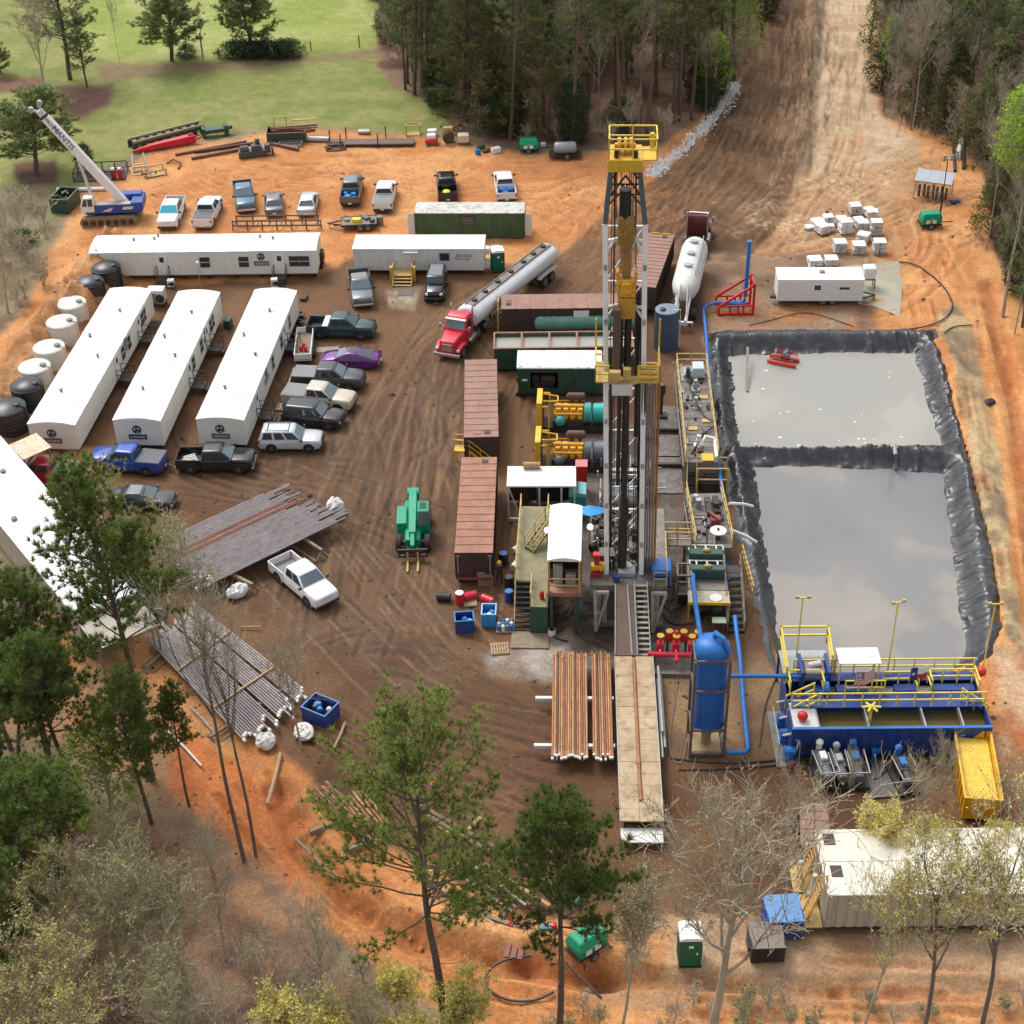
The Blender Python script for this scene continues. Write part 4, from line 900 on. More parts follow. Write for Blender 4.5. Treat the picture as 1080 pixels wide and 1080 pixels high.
def cabin(label,ox,ax,L_,W_,zf,ze,wins,doors,emb,group,hitch=True,side=-1,vents=((.2,.3),(.45,-.4),(.6,.5),(.8,-.2)),end_plaque=None,seed=0):
 "long mobile cabin; local x along its length from the front end, side wall with windows at y = side*W/2"
 t=thing('mobile_cabin',label,'cabin',ox,ax,group)
 w=W_/2
 m=MB();m.bx(0,L_,-w,w,zf,ze);m.build('wall',siding,t)
 q=MB()
 for k in range(int(L_/.6)):
  x=.3+k*.6
  q.bx(x-.012,x+.012,side*(w),side*(w+.012),zf+.02,ze-.02)
 q.bx(-.012,0,-w-.012,w+.012,ze-.36,ze-.32)
 for s in(-1,1):q.bx(-.014,L_+.01,s*w,s*(w+.02),zf-.06,zf+.05)
 q.bx(-.03,0,-w,w,zf-.06,zf+.05)
 q.build('siding_trim',offwhite,t)
 n=9;rings=[]
 for k in range(23):
  x=-.06+(L_+.12)*k/22
  rings.append([V((x,-w-.05,ze-.03))]+[V((x,-w-.05+(W_+.1)*j/n,ze+.02+.24*(1-(2*j/n-1)**2)+rnd.uniform(-.015,.015)))for j in range(n+1)]+[V((x,w+.05,ze-.03))])
 q=MB().loft(rings)
 for k in range(1,int(L_/1.22)):
  for j in range(n):q.bar((k*1.22,-w-.04+(W_+.08)*j/n,ze+.035+.24*(1-(2*j/n-1)**2)),(k*1.22,-w-.04+(W_+.08)*(j+1)/n,ze+.035+.24*(1-(2*(j+1)/n-1)**2)),.03,.025)
 rf=q.build('roof',roofwhite,t,smooth=True)
 for fx,fy in vents:
  r=MB().cyl((L_*fx,fy*w,ze+.15),(L_*fx,fy*w,ze+.42),.09,n=8);r.lathe([(.02,.40),(.15,.40),(.15,.46),(.02,.48)],10,(L_*fx,fy*w,ze+.02))
  r.build('roof_vent',greysteel,rf)
 for x,ww,hh,z in wins:
  f=MB().bx(x-ww/2-.06,x+ww/2+.06,side*(w+.013),side*(w+.04),z-.06,z+hh+.06).build('window',offwhite,t)
  MB().bx(x-ww/2,x+ww/2,side*(w+.041),side*(w+.052),z,z+hh).build('pane',glass,f)
  MB().bx(x-ww/2,x+ww/2,side*(w+.053),side*(w+.06),z+hh*.48,z+hh*.54).build('glazing_bar',offwhite,f)
 for x in doors:
  dmb=MB().bx(x-.46,x+.46,side*(w+.013),side*(w+.05),zf+.02,zf+1.98).build('door',white,t)
  MB().bx(x-.2,x+.2,side*(w+.051),side*(w+.06),zf+1.25,zf+1.75).build('door_window',glass,dmb)
  MB().bx(x+.34,x+.40,side*(w+.051),side*(w+.10),zf+.95,zf+1.02).build('handle',darksteel,dmb)
  st=MB();y0=side*(w+.06);y1=side*(w+1.15)
  st.bx(x-.6,x+.6,y0,y1,zf-.12,zf-.06)
  for k in range(3):st.bx(x-.5+.0,x+.5,side*(w+1.15+.25*k),side*(w+1.40+.25*k),zf-.28-.2*k,zf-.24-.2*k)
  st.rail([(x-.58,y0,zf-.06),(x-.58,y1,zf-.06)],.95,.022,1.0);st.rail([(x+.58,y0,zf-.06),(x+.58,y1,zf-.06)],.95,.022,1.0)
  for a_ in(-.55,.55):st.bx(x+a_-.03,x+a_+.03,side*(w+1.05),side*(w+1.12),0,zf-.12)
  st.build('steps',darksteel,t)
 for e in emb:
  if e[0]=='end':emblem(t,(-.02,e[1],e[2]),(-1,0,0),e[3])
  else:emblem(t,(e[1],side*(w+.014),e[2]),(0,side,0),e[3])
 u=MB()
 for x in np.arange(1.0,L_,2.4):
  for s in(-1,1):u.bx(x-.2,x+.2,s*(w-.5)-.2,s*(w-.5)+.2,-.02,zf-.25)
 for s in(-1,1):u.bx(.1,L_-.1,s*(w-.6),s*(w-.48),zf-.26,zf-.03)
 if hitch:
  u.bar((0,.75,zf-.16),(-1.2,0,zf-.2),.1);u.bar((0,-.75,zf-.16),(-1.2,0,zf-.2),.1);u.bar((-1.15,0,0),(-1.15,0,zf-.1),.08)
 u.build('undercarriage',darksteel,t)
 return t
GC='long white mobile cabins'
ZE=2.82;ZF=.68
def cab_from(fl,rl,W_=3.66):
 a=P(fl[0],fl[1],ZE);b=P(rl[0],rl[1],ZE);d=(b-a);d.z=0;L_=d.length;d.normalize()
 nr=V((d.y,-d.x,0));o=a+nr*(W_/2);o.z=0
 return o,yaw(a,b),L_,W_
for fl,rl,lab,pq,doors,wins in(((29,447),(116,305),'white mobile cabin next to the row of round water tanks',logo_m,(11.0,17.6),((6.6+6.2,.8,1.1,1.35),(14.6,.8,1.1,1.35),(18.7,.8,1.1,1.35),(19.5,.6,1.1,1.35))),((119,443),(188,308),'middle cabin of the three side by side, end wall behind the bright blue pickup',logo_b,(9.2,15.4),((10.5,.8,1.1,1.35),(13.4,.8,1.1,1.35),(16.9,.8,1.1,1.35),(17.8,.6,1.1,1.35))),((207,442),(269,306),'white mobile cabin beside the row of parked cars, end wall behind the black pickup',logo_m,(4.4,15.4),((10.5,.7,1.1,1.35),(14.0,.8,1.1,1.35),(17.5,.8,1.1,1.35)))):
 o,ax,L_,W_=cab_from(fl,rl)
 print('cabin',round(L_,1),round(math.degrees(ax),1))
 emb=[('end',.1,1.75,pq)]
 if pq is logo_b or True:emb.append(('side',{29:13.7,119:15.0,207:8.0}[fl[0]],2.15,logo_m))
 t=cabin(lab,o,ax,L_,W_,ZF,ZE,[(x,w,h,z)for x,w,h,z in wins if x<L_-.5],[x for x in doors if x<L_-.8],emb,GC)
a=P(94,267,2.85);b=P(333,264,2.85);a.z=b.z=0
ax=yaw(a,b);L_=(b-a).length;nrm=V((-math.sin(ax),math.cos(ax),0))
print('topcabin',L_)
cabin('long white mobile cabin lying crosswise behind the three parallel cabins',a+nrm*1.83,ax,L_,3.66,.6,2.85,[(L_*.505,.9,1.0,1.3),(L_*.677,.9,1.0,1.3),(L_*.90,.9,1.0,1.3),(L_*.945,.9,1.0,1.3)],[L_*.315,L_*.835],[('side',L_*.755,2.0,logo_m)],GC,hitch=False,vents=((.18,.1),(.27,.2),(.28,.6),(.74,.3),(.8,.1)))
def machine_box(name,label,cat,px,rz,s,m1,m2=None,legs=.12):
 t=thing(name,label,cat,P(*px),rz)
 MB().bx(-s[0]/2,s[0]/2,-s[1]/2,s[1]/2,legs,s[2]).build('casing',m1,t,bevel=.03)
 q=MB()
 for k in range(5):q.bx(-s[0]*.36,s[0]*.05,-s[1]/2-.02,-s[1]/2,.3+k*(s[2]-.5)/5,.3+(k+.6)*(s[2]-.5)/5)
 q.cyl((s[0]*.25,-s[1]/2-.03,s[2]*.55),(s[0]*.25,-s[1]/2,s[2]*.55),s[2]*.25,n=14)
 q.build('louvre',m2 or darksteel,t)
 q=MB()
 for x in(-1,1):q.bx(x*s[0]*.42-.05,x*s[0]*.42+.05,-s[1]/2+.05,s[1]/2-.05,0,legs)
 q.build('skid',darksteel,t)
 return t
machine_box('generator_set','white generator box at the far end of the cabin by the water tanks','generator',(167,322),-.05,(1.5,1.1,1.7),offwhite,legs=.5)
machine_box('air_conditioner','small white air conditioner on the ground between the two cabin doors','air conditioner',(181,303),0,(.6,.5,.8),white)
machine_box('air_conditioner','dark air conditioner hung at the right end of the crosswise cabin','air conditioner',(338,281),1.5,(1.0,.7,1.6),darksteel,legs=.7)
machine_box('air_conditioner','white box on a post at the far end of the third cabin','cabinet',(290,303),.1,(.6,.5,.9),white)
t=thing('satellite_pole','thin pole with white box between the first two cabins','pole',P(212,305));MB().cyl((0,0,0),(0,0,2.6),.035,n=6).build('pole',steel,t);MB().box((0,0,2.6),(.25,.2,.3)).build('antenna_box',white,t,bevel=.03)
a=P(372,263,2.6);b=P(510,263,2.6);a.z=b.z=0;ax=yaw(a,b);L_=(b-a).length
t=thing('office_trailer','white lettered office trailer with one small window beside the green portable toilet','office trailer',a,ax)
m=MB();m.bx(0,L_,0,2.9,.5,2.6);m.build('wall',offwhite,t)
q=MB();q.bx(-.06,L_+.06,-.06,2.96,2.6,2.68);rf=q.build('roof',roofwhite,t,bevel=.02)
q=MB()
for k in range(14):q.bx(L_*k/14,L_*k/14+.10,-.08,0.02,2.60-.06,2.63)
q.build('roof_seam',offwhite,rf)
f=MB().bx(L_*.66,L_*.66+.95,-.03,0,1.45,2.25).build('window',greysteel,t);MB().bx(L_*.66+.1,L_*.66+.85,-.04,-.031,1.53,2.17).build('pane',glass,f)
d=MB().bx(L_*.40,L_*.40+1.0,-.03,0,.55,2.3).build('door',offwhite,t);MB().bx(L_*.40+.82,L_*.40+.9,-.07,-.031,1.3,1.38).build('handle',darksteel,d)
MB().bx(L_*.385,L_*.50,-.35,0,2.36,2.42).build('door_canopy',offwhite,t)
letter=mat('black_lettering',(.02,.02,.025,1),.6,dirt=0)
MW=Matrix(((1,0,0,0),(0,0,-1,0),(0,1,0,0),(0,0,0,1)))
text('lettering','Justiss',.62,letter,t,Matrix.Translation((L_*.845,-.006,2.0))@MW,.004,.35)
text('lettering','RIG NO5',.34,letter,t,Matrix.Translation((L_*.845,-.006,1.62))@MW,.004)
q=MB();q.bx(L_,L_+.5,.3,1.0,1.9,2.5);q.bx(L_,L_+.5,.2,1.1,.6,1.2);q.build('air_conditioner',offwhite,t,bevel=.03)
q=MB()
for x in np.arange(.6,L_,2.2):
 for y in(.5,2.4):q.bx(x-.15,x+.15,y-.15,y+.15,0,.5)
q.build('support_block',darksteel,t)
st=thing('timber_steps','yellow timber landing with steps in front of the white office trailer','steps',P(425,298),ax)
q=MB();q.bx(-.9,.9,.0,1.4,.62,.70)
for k in range(3):q.bx(-.8,.8,-.28-.28*k,-.0-.28*k,.46-.2*k,.5-.2*k)
for x in(-.86,.86):
 for y in(.05,1.35):q.bx(x-.05,x+.05,y-.05,y+.05,0,1.55)
 q.bx(x-.04,x+.04,.05,1.35,1.5,1.58);q.bar((x,.02,.66),(x,-.85,.05),.06,.2)
q.build('landing',rail_tan,st)
for s in(-1,1):
 p=MB().bx(s*1.05-.12,s*1.05+.12,.1,.5,0,1.45);p.build('post_panel',yellow,st,bevel=.02)
q=MB().bx(-.75,.75,-.6,.6,.0,.03)
o=q.build('door_mat',mat('grey_rubber_mat',(.13,.12,.12,1),.8,dirt=.2),None,loc=P(428,309),rz=ax);tag(o,'grey rubber mat lying on the pale concrete patch before the steps','mat')
def container(label,fl,fr,z,depth,m_side,m_roof,name='shipping_container',group=None,cat='container'):
 a=P(fl[0],fl[1],z);b=P(fr[0],fr[1],z);a.z=b.z=0;ax=yaw(a,b);L_=(b-a).length
 t=thing(name,label,cat,a,ax,group)
 prof=[];n=int(L_/.28)
 for k in range(n):
  x=L_*k/n;prof+=[(x,0.0),(x+L_/n*.4,0.0),(x+L_/n*.5,.05),(x+L_/n*.9,.05)]
 prof.append((L_,0))
 q=MB();q.loft([[V((x,y+.01,zz))for x,y in prof]for zz in(.15,z-.02)],cap=False,closed=False)
 q.loft([[V((x,depth-y-.01,zz))for x,y in prof]for zz in(.15,z-.02)],cap=False,closed=False)
 q.bx(.005,.05,.02,depth-.02,.15,z-.02);q.bx(L_-.05,L_-.005,.02,depth-.02,.15,z-.02);q.build('wall',m_side,t)
 q=MB();q.bx(-.02,L_+.02,-.02,depth+.02,z-.02,z+.03);q.build('roof',m_roof,t)
 q=MB()
 for x in(-.03,L_-.10):
  for y in(-.03,depth-.10):q.bx(x,x+.13,y,y+.13,.1,z+.034)
 for y in(-.035,depth-.07):q.bx(.1,L_-.1,y,y+.1,.08,.2)
 q.build('frame',m_side,t)
 return t,L_
t,L_=container('green corrugated container with stained white roof, black pickup hidden behind it',(437,225),(553,225),2.6,2.5,green_c,oldroof)
for s,x,y1 in((0,-.02,-.9),(1,L_+.02,.9)):
 q=MB();q.bx(min(x,x+y1*.75),max(x,x+y1*.75),.1,.16,.25,2.5);q.build('door',offwhite,t)
pn=MB().bx(L_*.42,L_*.54,-.04,-.005,1.5,2.3).build('vent_panel',darksteel,t);q=MB()
for k in range(5):q.bx(L_*.42+.05,L_*.54-.05,-.055,-.041,1.56+k*.145,1.62+k*.145)
q.build('slat',greysteel,pn)
t=thing('fire_extinguisher','white and yellow standpipe in front of the green corrugated container','standpipe',P(469,246));MB().lathe([(.02,0),(.12,0),(.13,.5),(.05,.6),(.02,.6)],10).build('cylinder',white,t,smooth=True);MB().lathe([(.02,.6),(.09,.6),(.09,.85),(.02,.9)],8).build('valve',yellow,t)
def porta(px,rz,label,roofm=white):
 t=thing('portable_toilet',label,'portable toilet',P(*px),rz)
 w=.57
 q=MB();q.bx(-w,w,-w,w,.08,2.02);q.build('wall',porta_g,t,bevel=.04)
 q=MB()
 for x in(-.5,-.25,.0,.25,.5):q.bx(x-.02,x+.02,w,w+.02,.2,1.95);q.bx(w,w+.02,x-.02,x+.02,.2,1.95);q.bx(-w-.02,-w,x-.02,x+.02,.2,1.95)
 q.build('wall_rib',porta_g,t)
 d=MB().bx(-.40,.40,-w-.03,-w-.001,.16,1.92).build('door',porta_g,t,bevel=.01);MB().bx(.28,.36,-w-.05,-w-.031,1.0,1.16).build('latch',white,d);MB().bx(-.12,.12,-w-.04,-w-.031,1.5,1.68).build('door_sign',white,d)
 rings=[]
 for k in range(9):
  y=-w-.04+(2*w+.08)*k/8;hgt_=.22+.12*math.sin(PI*k/8)
  rings.append([V((-w-.04,y,2.02)),V((w+.04,y,2.02)),V((w+.0,y,2.02+hgt_*.6)),V((w*.5,y,2.02+hgt_)),V((-w*.5,y,2.02+hgt_)),V((-w,y,2.02+hgt_*.6))])
 r=MB().loft(rings).build('roof',roofm,t,smooth=True)
 MB().cyl((.35,.3,2.2),(.35,.3,2.5),.05,n=8).build('vent_pipe',darksteel,r)
 q=MB();q.bx(-w-.03,w+.03,-w-.03,w+.03,0,.075);q.build('base',darksteel,t)
 return t
porta((525,285),.15,'green portable toilet with white roof between the office trailer and the silver tank trailer')
porta((726.5,1011),0.0,'green portable toilet with grey white roof at the bottom edge of the pad')
def polytank(px,r,h,m,label,group,lidm=None,lid=(.35,-.2),name='water_tank',dome=.25,rib=.012):
 t=thing(name,label,'water tank',P(*px),0,group)
 pr=[(.05,0),(r,0),(r,.1)]
 for k in range(1,6):pr+=[(r,h*k/6-.03),(r-rib,h*k/6),(r,h*k/6+.03)]
 pr+=[(r,h-.03),(r-.04,h)]
 MB().lathe(pr,32).build('tank',m,t,smooth=True)
 MB().lathe([(r-.03,h-.02),(r-.05,h+.03),(r*.7,h+dome*.55),(r*.35,h+dome*.9),(.05,h+dome)],32).build('tank_top',lidm or m,t,smooth=True)
 x,y=lid[0]*r*1.3,lid[1]*r*1.3
 MB().lathe([(.02,0),(.26,0),(.27,.14),(.2,.18),(.02,.2)],14,(x,y,h+dome*.45)).build('lid',black if m is not tankwhite else greysteel,t)
 MB().tube([(x+.2,y-.1,h+dome*.5),(r+.06,-.25,h+.05),(r+.07,-.28,h*.5),(r+.07,-.28,.1)],.05,6).build('pipe',black if m is tankblack else tankwhite,t)
 return t
GW='round water tanks along the first cabin'
rw=1.34
for px,m,lab in(((115,303),tankblack,'black round water tank touching the corner of the crosswise cabin'),((98,318),tankblack,'black round water tank, second in the row behind the white ones'),((79,341),tankwhite,'white round water tank next to the two far black tanks'),((69,361),tankwhite,'white round water tank, second of the white ones from the far end'),((56,388),tankwhite,'white round water tank with round manhole, third of the white ones from the far end'),((41,409),tankwhite,'nearest white round water tank beside the near black tanks'),((33,429),tankblack,'black round water tank between the nearest white tank and the corner one'),((12,452),tankblack,'biggest nearest black round water tank with a white label at the row end')):
 polytank(px,1.5 if px[0]<20 else 1.32,2.05,m,lab,GW,tankwhite if m is tankwhite else None,lid=(.45,-.1),dome=.28 if m is tankwhite else.42)
o=MB().box((0,0,.03),(1.2,.5,.03)).build('tarp',blue,None,loc=P(1,466),rz=.3);tag(o,'scrap of blue tarp on the clay below the nearest black tank','tarp')
polytank((702,366),1.02,3.6,slate,'tall slate blue round tank standing behind the monkey board',None,slateroof,(-.3,-.2),name='chemical_tank',dome=.12,rib=.002)
def frac(label,near,far,W_,Hh,mt,ms,group,stairs=None,ribs=13,front='plain',name='storage_tank',hatch_end=0,L_=None):
 "near/far: pixels of the roof centre line ends at roof height"
 a=P(near[0],near[1],Hh);b=P(far[0],far[1],Hh);a.z=b.z=0;ax=yaw(a,b);L_=L_ or(b-a).length
 t=thing(name,label,'storage tank',a,ax,group);w=W_/2
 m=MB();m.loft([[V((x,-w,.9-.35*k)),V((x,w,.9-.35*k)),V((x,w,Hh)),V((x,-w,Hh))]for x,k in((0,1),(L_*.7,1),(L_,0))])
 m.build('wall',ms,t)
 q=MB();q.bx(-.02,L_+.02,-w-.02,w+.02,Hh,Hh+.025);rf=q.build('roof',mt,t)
 q=MB()
 for k in range(1,ribs):
  x=L_*k/ribs+rnd.uniform(-.05,.05);q.bar((x,-w-.01,Hh+.04),(x+rnd.uniform(-.03,.03),w+.01,Hh+.04),.07,.04)
 q.build('roof_rib',mt,rf)
 for s in(-1,1):
  q=MB()
  for k in range(1,ribs*2):x=L_*k/(ribs*2);q.bx(x-.03,x+.03,s*w,s*(w+.05),.62,Hh-.02)
  q.build('wall_rib',ms,t)
 xh=.6 if hatch_end==0 else L_-.6
 for s in((-.45,.3)if name!='van' else()):
  MB().bx(xh-.22,xh+.22,s*1.0-.22,s*1.0+.22,Hh+.026,Hh+.08).build('roof_hatch',darksteel if s<0 else mt,rf,bevel=.01)
 q=MB();q.bx(L_*.8,L_*.8+.3,-.6,.6,.3,.7)
 for s in(-1,1):q.bx(.2,L_-.2,s*.5-.06,s*.5+.06,.35,.56)
 for x in(.5,L_*.35,L_*.6):
  for s in(-1,1):q.bx(x-.15,x+.15,s*(w-.3)-.15,s*(w-.3)+.15,0,.56)
 q.build('skid_frame',darksteel,t)
 for s in(-1,1):wheel(t,L_-1.6,s*(w-.25),.48,.3)
 return t,L_,w
GF='long brown ribbed steel tanks'
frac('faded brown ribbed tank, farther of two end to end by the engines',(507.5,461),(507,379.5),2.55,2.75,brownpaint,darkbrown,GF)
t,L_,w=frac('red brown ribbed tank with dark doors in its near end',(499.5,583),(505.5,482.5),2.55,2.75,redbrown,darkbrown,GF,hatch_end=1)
for s in(-1,1):
 d=MB().bx(-.05,-.005,s*.03,s*1.2,.95,2.66).build('end_door',darkbrown,t)
 q=MB();q.bx(-.08,-.051,s*1.05,s*1.12,1.0,2.6);q.bx(-.07,-.051,s*.95,s*1.22,2.45,2.60);q.build('lock_bar',steel,d)
q=MB().bx(-.14,-.01,-1.2,1.2,.55,.72);q.build('rear_bumper',mat('red_white_bumper',(.25,.06,.05,1),.6,dirt=.3),t)
def stairs_unit(name,label,cat,base,rz,run,rise,w,m,deck=1.0,railm=None,tread=None,group=None,z0=0.0):
 t=thing(name,label,cat,base,rz,group);n=max(3,int(rise/.22));tread=tread or m;railm=railm or m
 q=MB()
 for s in(-1,1):q.bar((0,s*w/2,z0+.05),(run,s*w/2,z0+rise),.05,.2)
 q.build('stringer',m,t)
 q=MB()
 for k in range(n):q.bx(run*k/n,run*(k+1)/n+.03,-w/2+.03,w/2-.03,z0+rise*(k+1)/n-.05,z0+rise*(k+1)/n-.02)
 q.build('tread',tread,t)
 if deck:
  q=MB().bx(run+.02,run+deck,-w/2-.02,w/2+.02,z0+rise-.05,z0+rise+.005);q.build('landing',tread,t)
 q=MB()
 for s in(-1,1):
  q.rail([(0.0,s*w/2,z0+.1),(run,s*w/2,z0+rise),(run+deck,s*w/2,z0+rise)],.95,.028,1.2)
 q.build('guard_rail',railm,t)
 q=MB()
 for x in((run,run+deck-.05)if deck else(run-.1,)):
  for s in(-1,1):q.bx(x-.04,x+.04,s*w/2-.04,s*w/2+.04,0,z0+rise-.06)
 q.build('support_post',m,t)
 return t
stairs_unit('access_stairs','yellow steel stairs between the ends of the two brown tanks','stairs',P(519,492),R(172),1.6,1.5,.8,yellow,1.2)
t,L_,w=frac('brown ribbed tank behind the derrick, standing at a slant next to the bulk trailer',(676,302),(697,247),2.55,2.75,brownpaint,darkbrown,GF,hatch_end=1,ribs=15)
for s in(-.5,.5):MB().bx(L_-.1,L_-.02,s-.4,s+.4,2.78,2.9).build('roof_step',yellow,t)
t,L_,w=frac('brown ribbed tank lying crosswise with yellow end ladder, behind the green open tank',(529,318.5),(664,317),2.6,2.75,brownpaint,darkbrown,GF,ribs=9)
q=MB()
for y in(-.9,.1):q.bar((-.35,y,.1),(-.35,y,3.3),.06)
for k in range(11):q.bar((-.35,-.9,.35+k*.27),(-.35,.1,.35+k*.27),.05)
for y in(-1.2,1.2):q.bar((-.3,y,.2),(-.3,y,2.7),.1)
q.bar((-.3,-1.2,2.65),(-.3,1.2,2.65),.08);q.build('end_ladder',rail_tan,t)
MB().bx(L_*.56,L_*.68,-w-.065,-w-.05,1.9,2.55).build('sign',white,t)
a=P(566,352);b=P(668,351);t=thing('cylinder_tank','long pale teal cylinder tank lying between the crosswise brown tank and the green open tank','cylinder tank',V((a.x,a.y,0)),yaw(a,b));L_=(b-a).length
m=MB();prf=[(.2,-.25),(.6,-.2),(.85,-.05),(.92,.1),(.92,L_-.1),(.85,L_+.05),(.6,L_+.2),(.2,L_+.25)]
m.lathe(prf,22,(0,0,1.35),'x');m.build('tank',tealpale,t,smooth=True)
q=MB()
for x in(1.2,L_/2,L_-1.2):q.bx(x-.15,x+.15,-.8,.8,0,.75)
q.build('saddle',darksteel,t)
for x in(.6,L_-1.0):MB().cyl((x,0,2.2),(x,0,2.5),.2,n=12).build('hatch',steel,t,bevel=.02)
a=P(521,368,2.2);b=P(668,366,2.2);a.z=b.z=0;ax=yaw(a,b);L_=(b-a).length;D_=2.6
t=thing('open_tank','dark green open topped tank holding grey mud, rusty rim, beside the red lorry','open tank',a,ax)
q=MB();q.bx(0,L_,0,.06,.25,2.2);q.bx(0,L_,D_-.06,D_,.25,2.2);q.bx(0,.06,.06,D_-.06,.25,2.2);q.bx(L_-.06,L_,.06,D_-.06,.25,2.2);q.bx(.06,L_-.06,.06,D_-.06,.25,.32)
for k in range(1,18):q.bx(L_*k/18-.05,L_*k/18+.05,-.07,0,.25,2.16)
q.build('wall',green_d,t)
q=MB();q.bx(-.06,L_+.06,-.10,.06,2.2,2.3);q.bx(-.06,L_+.06,D_-.06,D_+.08,2.2,2.3);q.bx(-.06,.06,.06,D_-.06,2.2,2.3);q.bx(L_-.06,L_+.06,.06,D_-.06,2.2,2.3)
for k in range(1,5):q.bx(L_*k/5-.08,L_*k/5+.08,.06,D_-.06,2.21,2.32)
q.build('rim',redbrown,t)
f=MB().bx(.06,L_-.06,.06,D_-.06,1.75,1.9).build('slurry',mat('grey_green_mud',lin(150,152,140),.3,var=.06,dirt=0),t)
q=MB()
for x in(.8,L_/2,L_-.8):q.bx(x-.15,x+.15,.1,D_-.1,0,.25)
q.build('skid',darksteel,t)
a=P(546,388,2.7);b=P(634,388,2.7);a.z=b.z=0;ax=yaw(a,b);L_=(b-a).length;D_=2.7
t=thing('generator_house','dark green generator house with peeling white roof behind the yellow engines','generator house',a,ax)
q=MB();x0,x1=1.0,3.2
q.bx(0,x0,0,.06,.35,2.7);q.bx(x1,L_,0,.06,.35,2.7);q.bx(x0,x1,0,.06,2.25,2.7);q.bx(x0,x1,0,.06,.35,.8)
q.bx(0,L_,D_-.06,D_,.35,2.7);q.bx(0,.06,.06,D_-.06,.35,2.7);q.bx(L_-.06,L_,.06,D_-.06,.35,2.7);q.bx(.06,L_-.06,.06,D_-.06,.35,.45)
for k in range(1,12):
 if not(x0-.1<L_*k/12<x1+.1):q.bx(L_*k/12-.03,L_*k/12+.03,-.04,0,.4,2.6)
q.bx(x0-.1,x1+.1,-.12,0,2.42,2.5);q.build('wall',green_d,t)
rings=[]
for k in range(15):
 x=-.08+(L_+.16)*k/14;rings.append([V((x,-.1,2.66)),V((x,-.06,2.76)),V((x,.5,2.85)),V((x,D_/2,2.9)),V((x,D_-.5,2.85)),V((x,D_+.06,2.76)),V((x,D_+.1,2.66))])
MB().loft(rings).build('roof',peelwhite,t,smooth=True)
q=MB();q.bx(1.1,1.7,.5,1.6,.45,1.7);q.cyl((1.8,.9,1.2),(3.0,.9,1.2),.5,n=14);q.bx(1.3,2.9,.3,.5,.5,1.1);q.build('generator',darksteel,t,bevel=.02)
MB().bx(.35,.75,-.05,-.041,1.5,1.7).build('sign',white,t)
q=MB();q.bx(-.2,L_+.2,.1,.3,0,.34);q.bx(-.2,L_+.2,D_-.3,D_-.1,0,.34);q.build('skid',darksteel,t)
GF2='white roofed steel tanks side by side'
def wfrac(fl,L_,z,label,W_=2.3):
 a=P(fl[0],fl[1],z);a.z=0;ax=R(-.8)
 t=thing('storage_tank',label,'storage tank',a,ax,GF2)
 q=MB()
 n=int(L_/.55);prof=[]
 for k in range(n):
  x=L_*k/n;dx=L_/n;prof+=[(x,0),(x+dx*.55,0),(x+dx*.65,.07),(x+dx*.9,.07)]
 prof.append((L_,0))
 q.loft([[V((x,y,zz))for x,y in prof]for zz in(.6,z)],cap=False,closed=False);q.loft([[V((x,W_-y,zz))for x,y in prof]for zz in(.6,z)],cap=False,closed=False)
 q.bx(0,.05,.0,W_,.5,z);q.bx(L_-.05,L_,0,W_,.9,z);q.bx(0,L_,.05,W_-.05,.5,.6)
 q.build('wall',siding_t,t)
 rf=MB().bx(-.05,L_+.05,-.04,W_+.03,z,z+.09).build('roof',roofcream,t,bevel=.06,seg=2)
 MB().bx(.35,.95,W_*.52,W_*.86,z+.091,z+.13).build('roof_hatch',darkbrown,rf,bevel=.01)
 q=MB()
 for k in range(1,9):q.bar((L_*k/9,.05,z+.10),(L_*k/9,W_-.05,z+.10),.06,.03)
 q.build('roof_rib',roofcream,rf)
 q=MB();q.bx(0,L_,-.05,.06,.45,.58);q.bx(0,L_,W_-.06,W_+.02,.45,.58)
 for x in(.4,L_*.4,L_*.7):q.bx(x-.2,x+.2,.3,W_-.3,0,.45)
 q.build('skid_frame',darksteel,t)
 for y in(.35,W_-.35):wheel(t,L_-1.3,y,.48,.3)
 return t
siding_t=mat('tan_grey_ribbed_steel',(.44,.40,.33,1),.6,var=.12,dirt=.2,dirtcol=(.2,.15,.1,1),streak=True,scale=.7)
roofcream=mat('cream_tank_roof',(.70,.66,.57,1),.55,var=.06,dirt=.12,dirtcol=(.35,.28,.2,1),scale=.8)
for fl,L_,lab in(((866,910.3),12.6,'cream roofed steel tank, farther of the side by side pair below the yellow bin'),((874,945),11.3,'cream roofed steel tank with ribbed tan side, nearer of the pair at the frame edge')):
 t=wfrac(fl,L_,3.0,lab)
 q=MB();y0,y1=.5,1.35
 for y in(y0,y1):q.bar((-.9,y,.3),(-.25,y,3.05),.07);q.bar((-1.15,y,1.1),(-.45,y,3.95),.05);q.bar((-.45,y,3.95),(-.05,y,3.95),.05);q.bar((-.05,y,3.1),(-.05,y,3.95),.05);q.bar((-.28,y,3.0),(-.45,y,3.95),.045)
 for k in range(9):f_=k/8;q.bx(-.90+.62*f_,-.80+.62*f_,y0,y1,.4+2.5*f_,.44+2.5*f_)
 q.build('end_ladder',mat('orange_tan_rail',(.60,.33,.10,1),.6,dirt=.12),t)
 q=MB();q.cyl((-.35,2.0,.9),(-.35,2.0,2.4),.14,n=10);q.cyl((-.75,1.9,1.0),(-.1,1.9,1.0),.16,n=10);q.build('pipe_manifold',offwhite,t,smooth=True)
 q=MB().bx(-1.2,-.05,0.1,2.5,.42,.5);q.build('end_platform',rail_tan,t)
a=P(845,848,1.5);b=P(872,846,1.5);t,L_,w=frac('narrow brown steel tank pointing at the cream roofed pair',(860,893),(858,847),1.55,1.5,brownpaint,darkbrown,None,ribs=5)
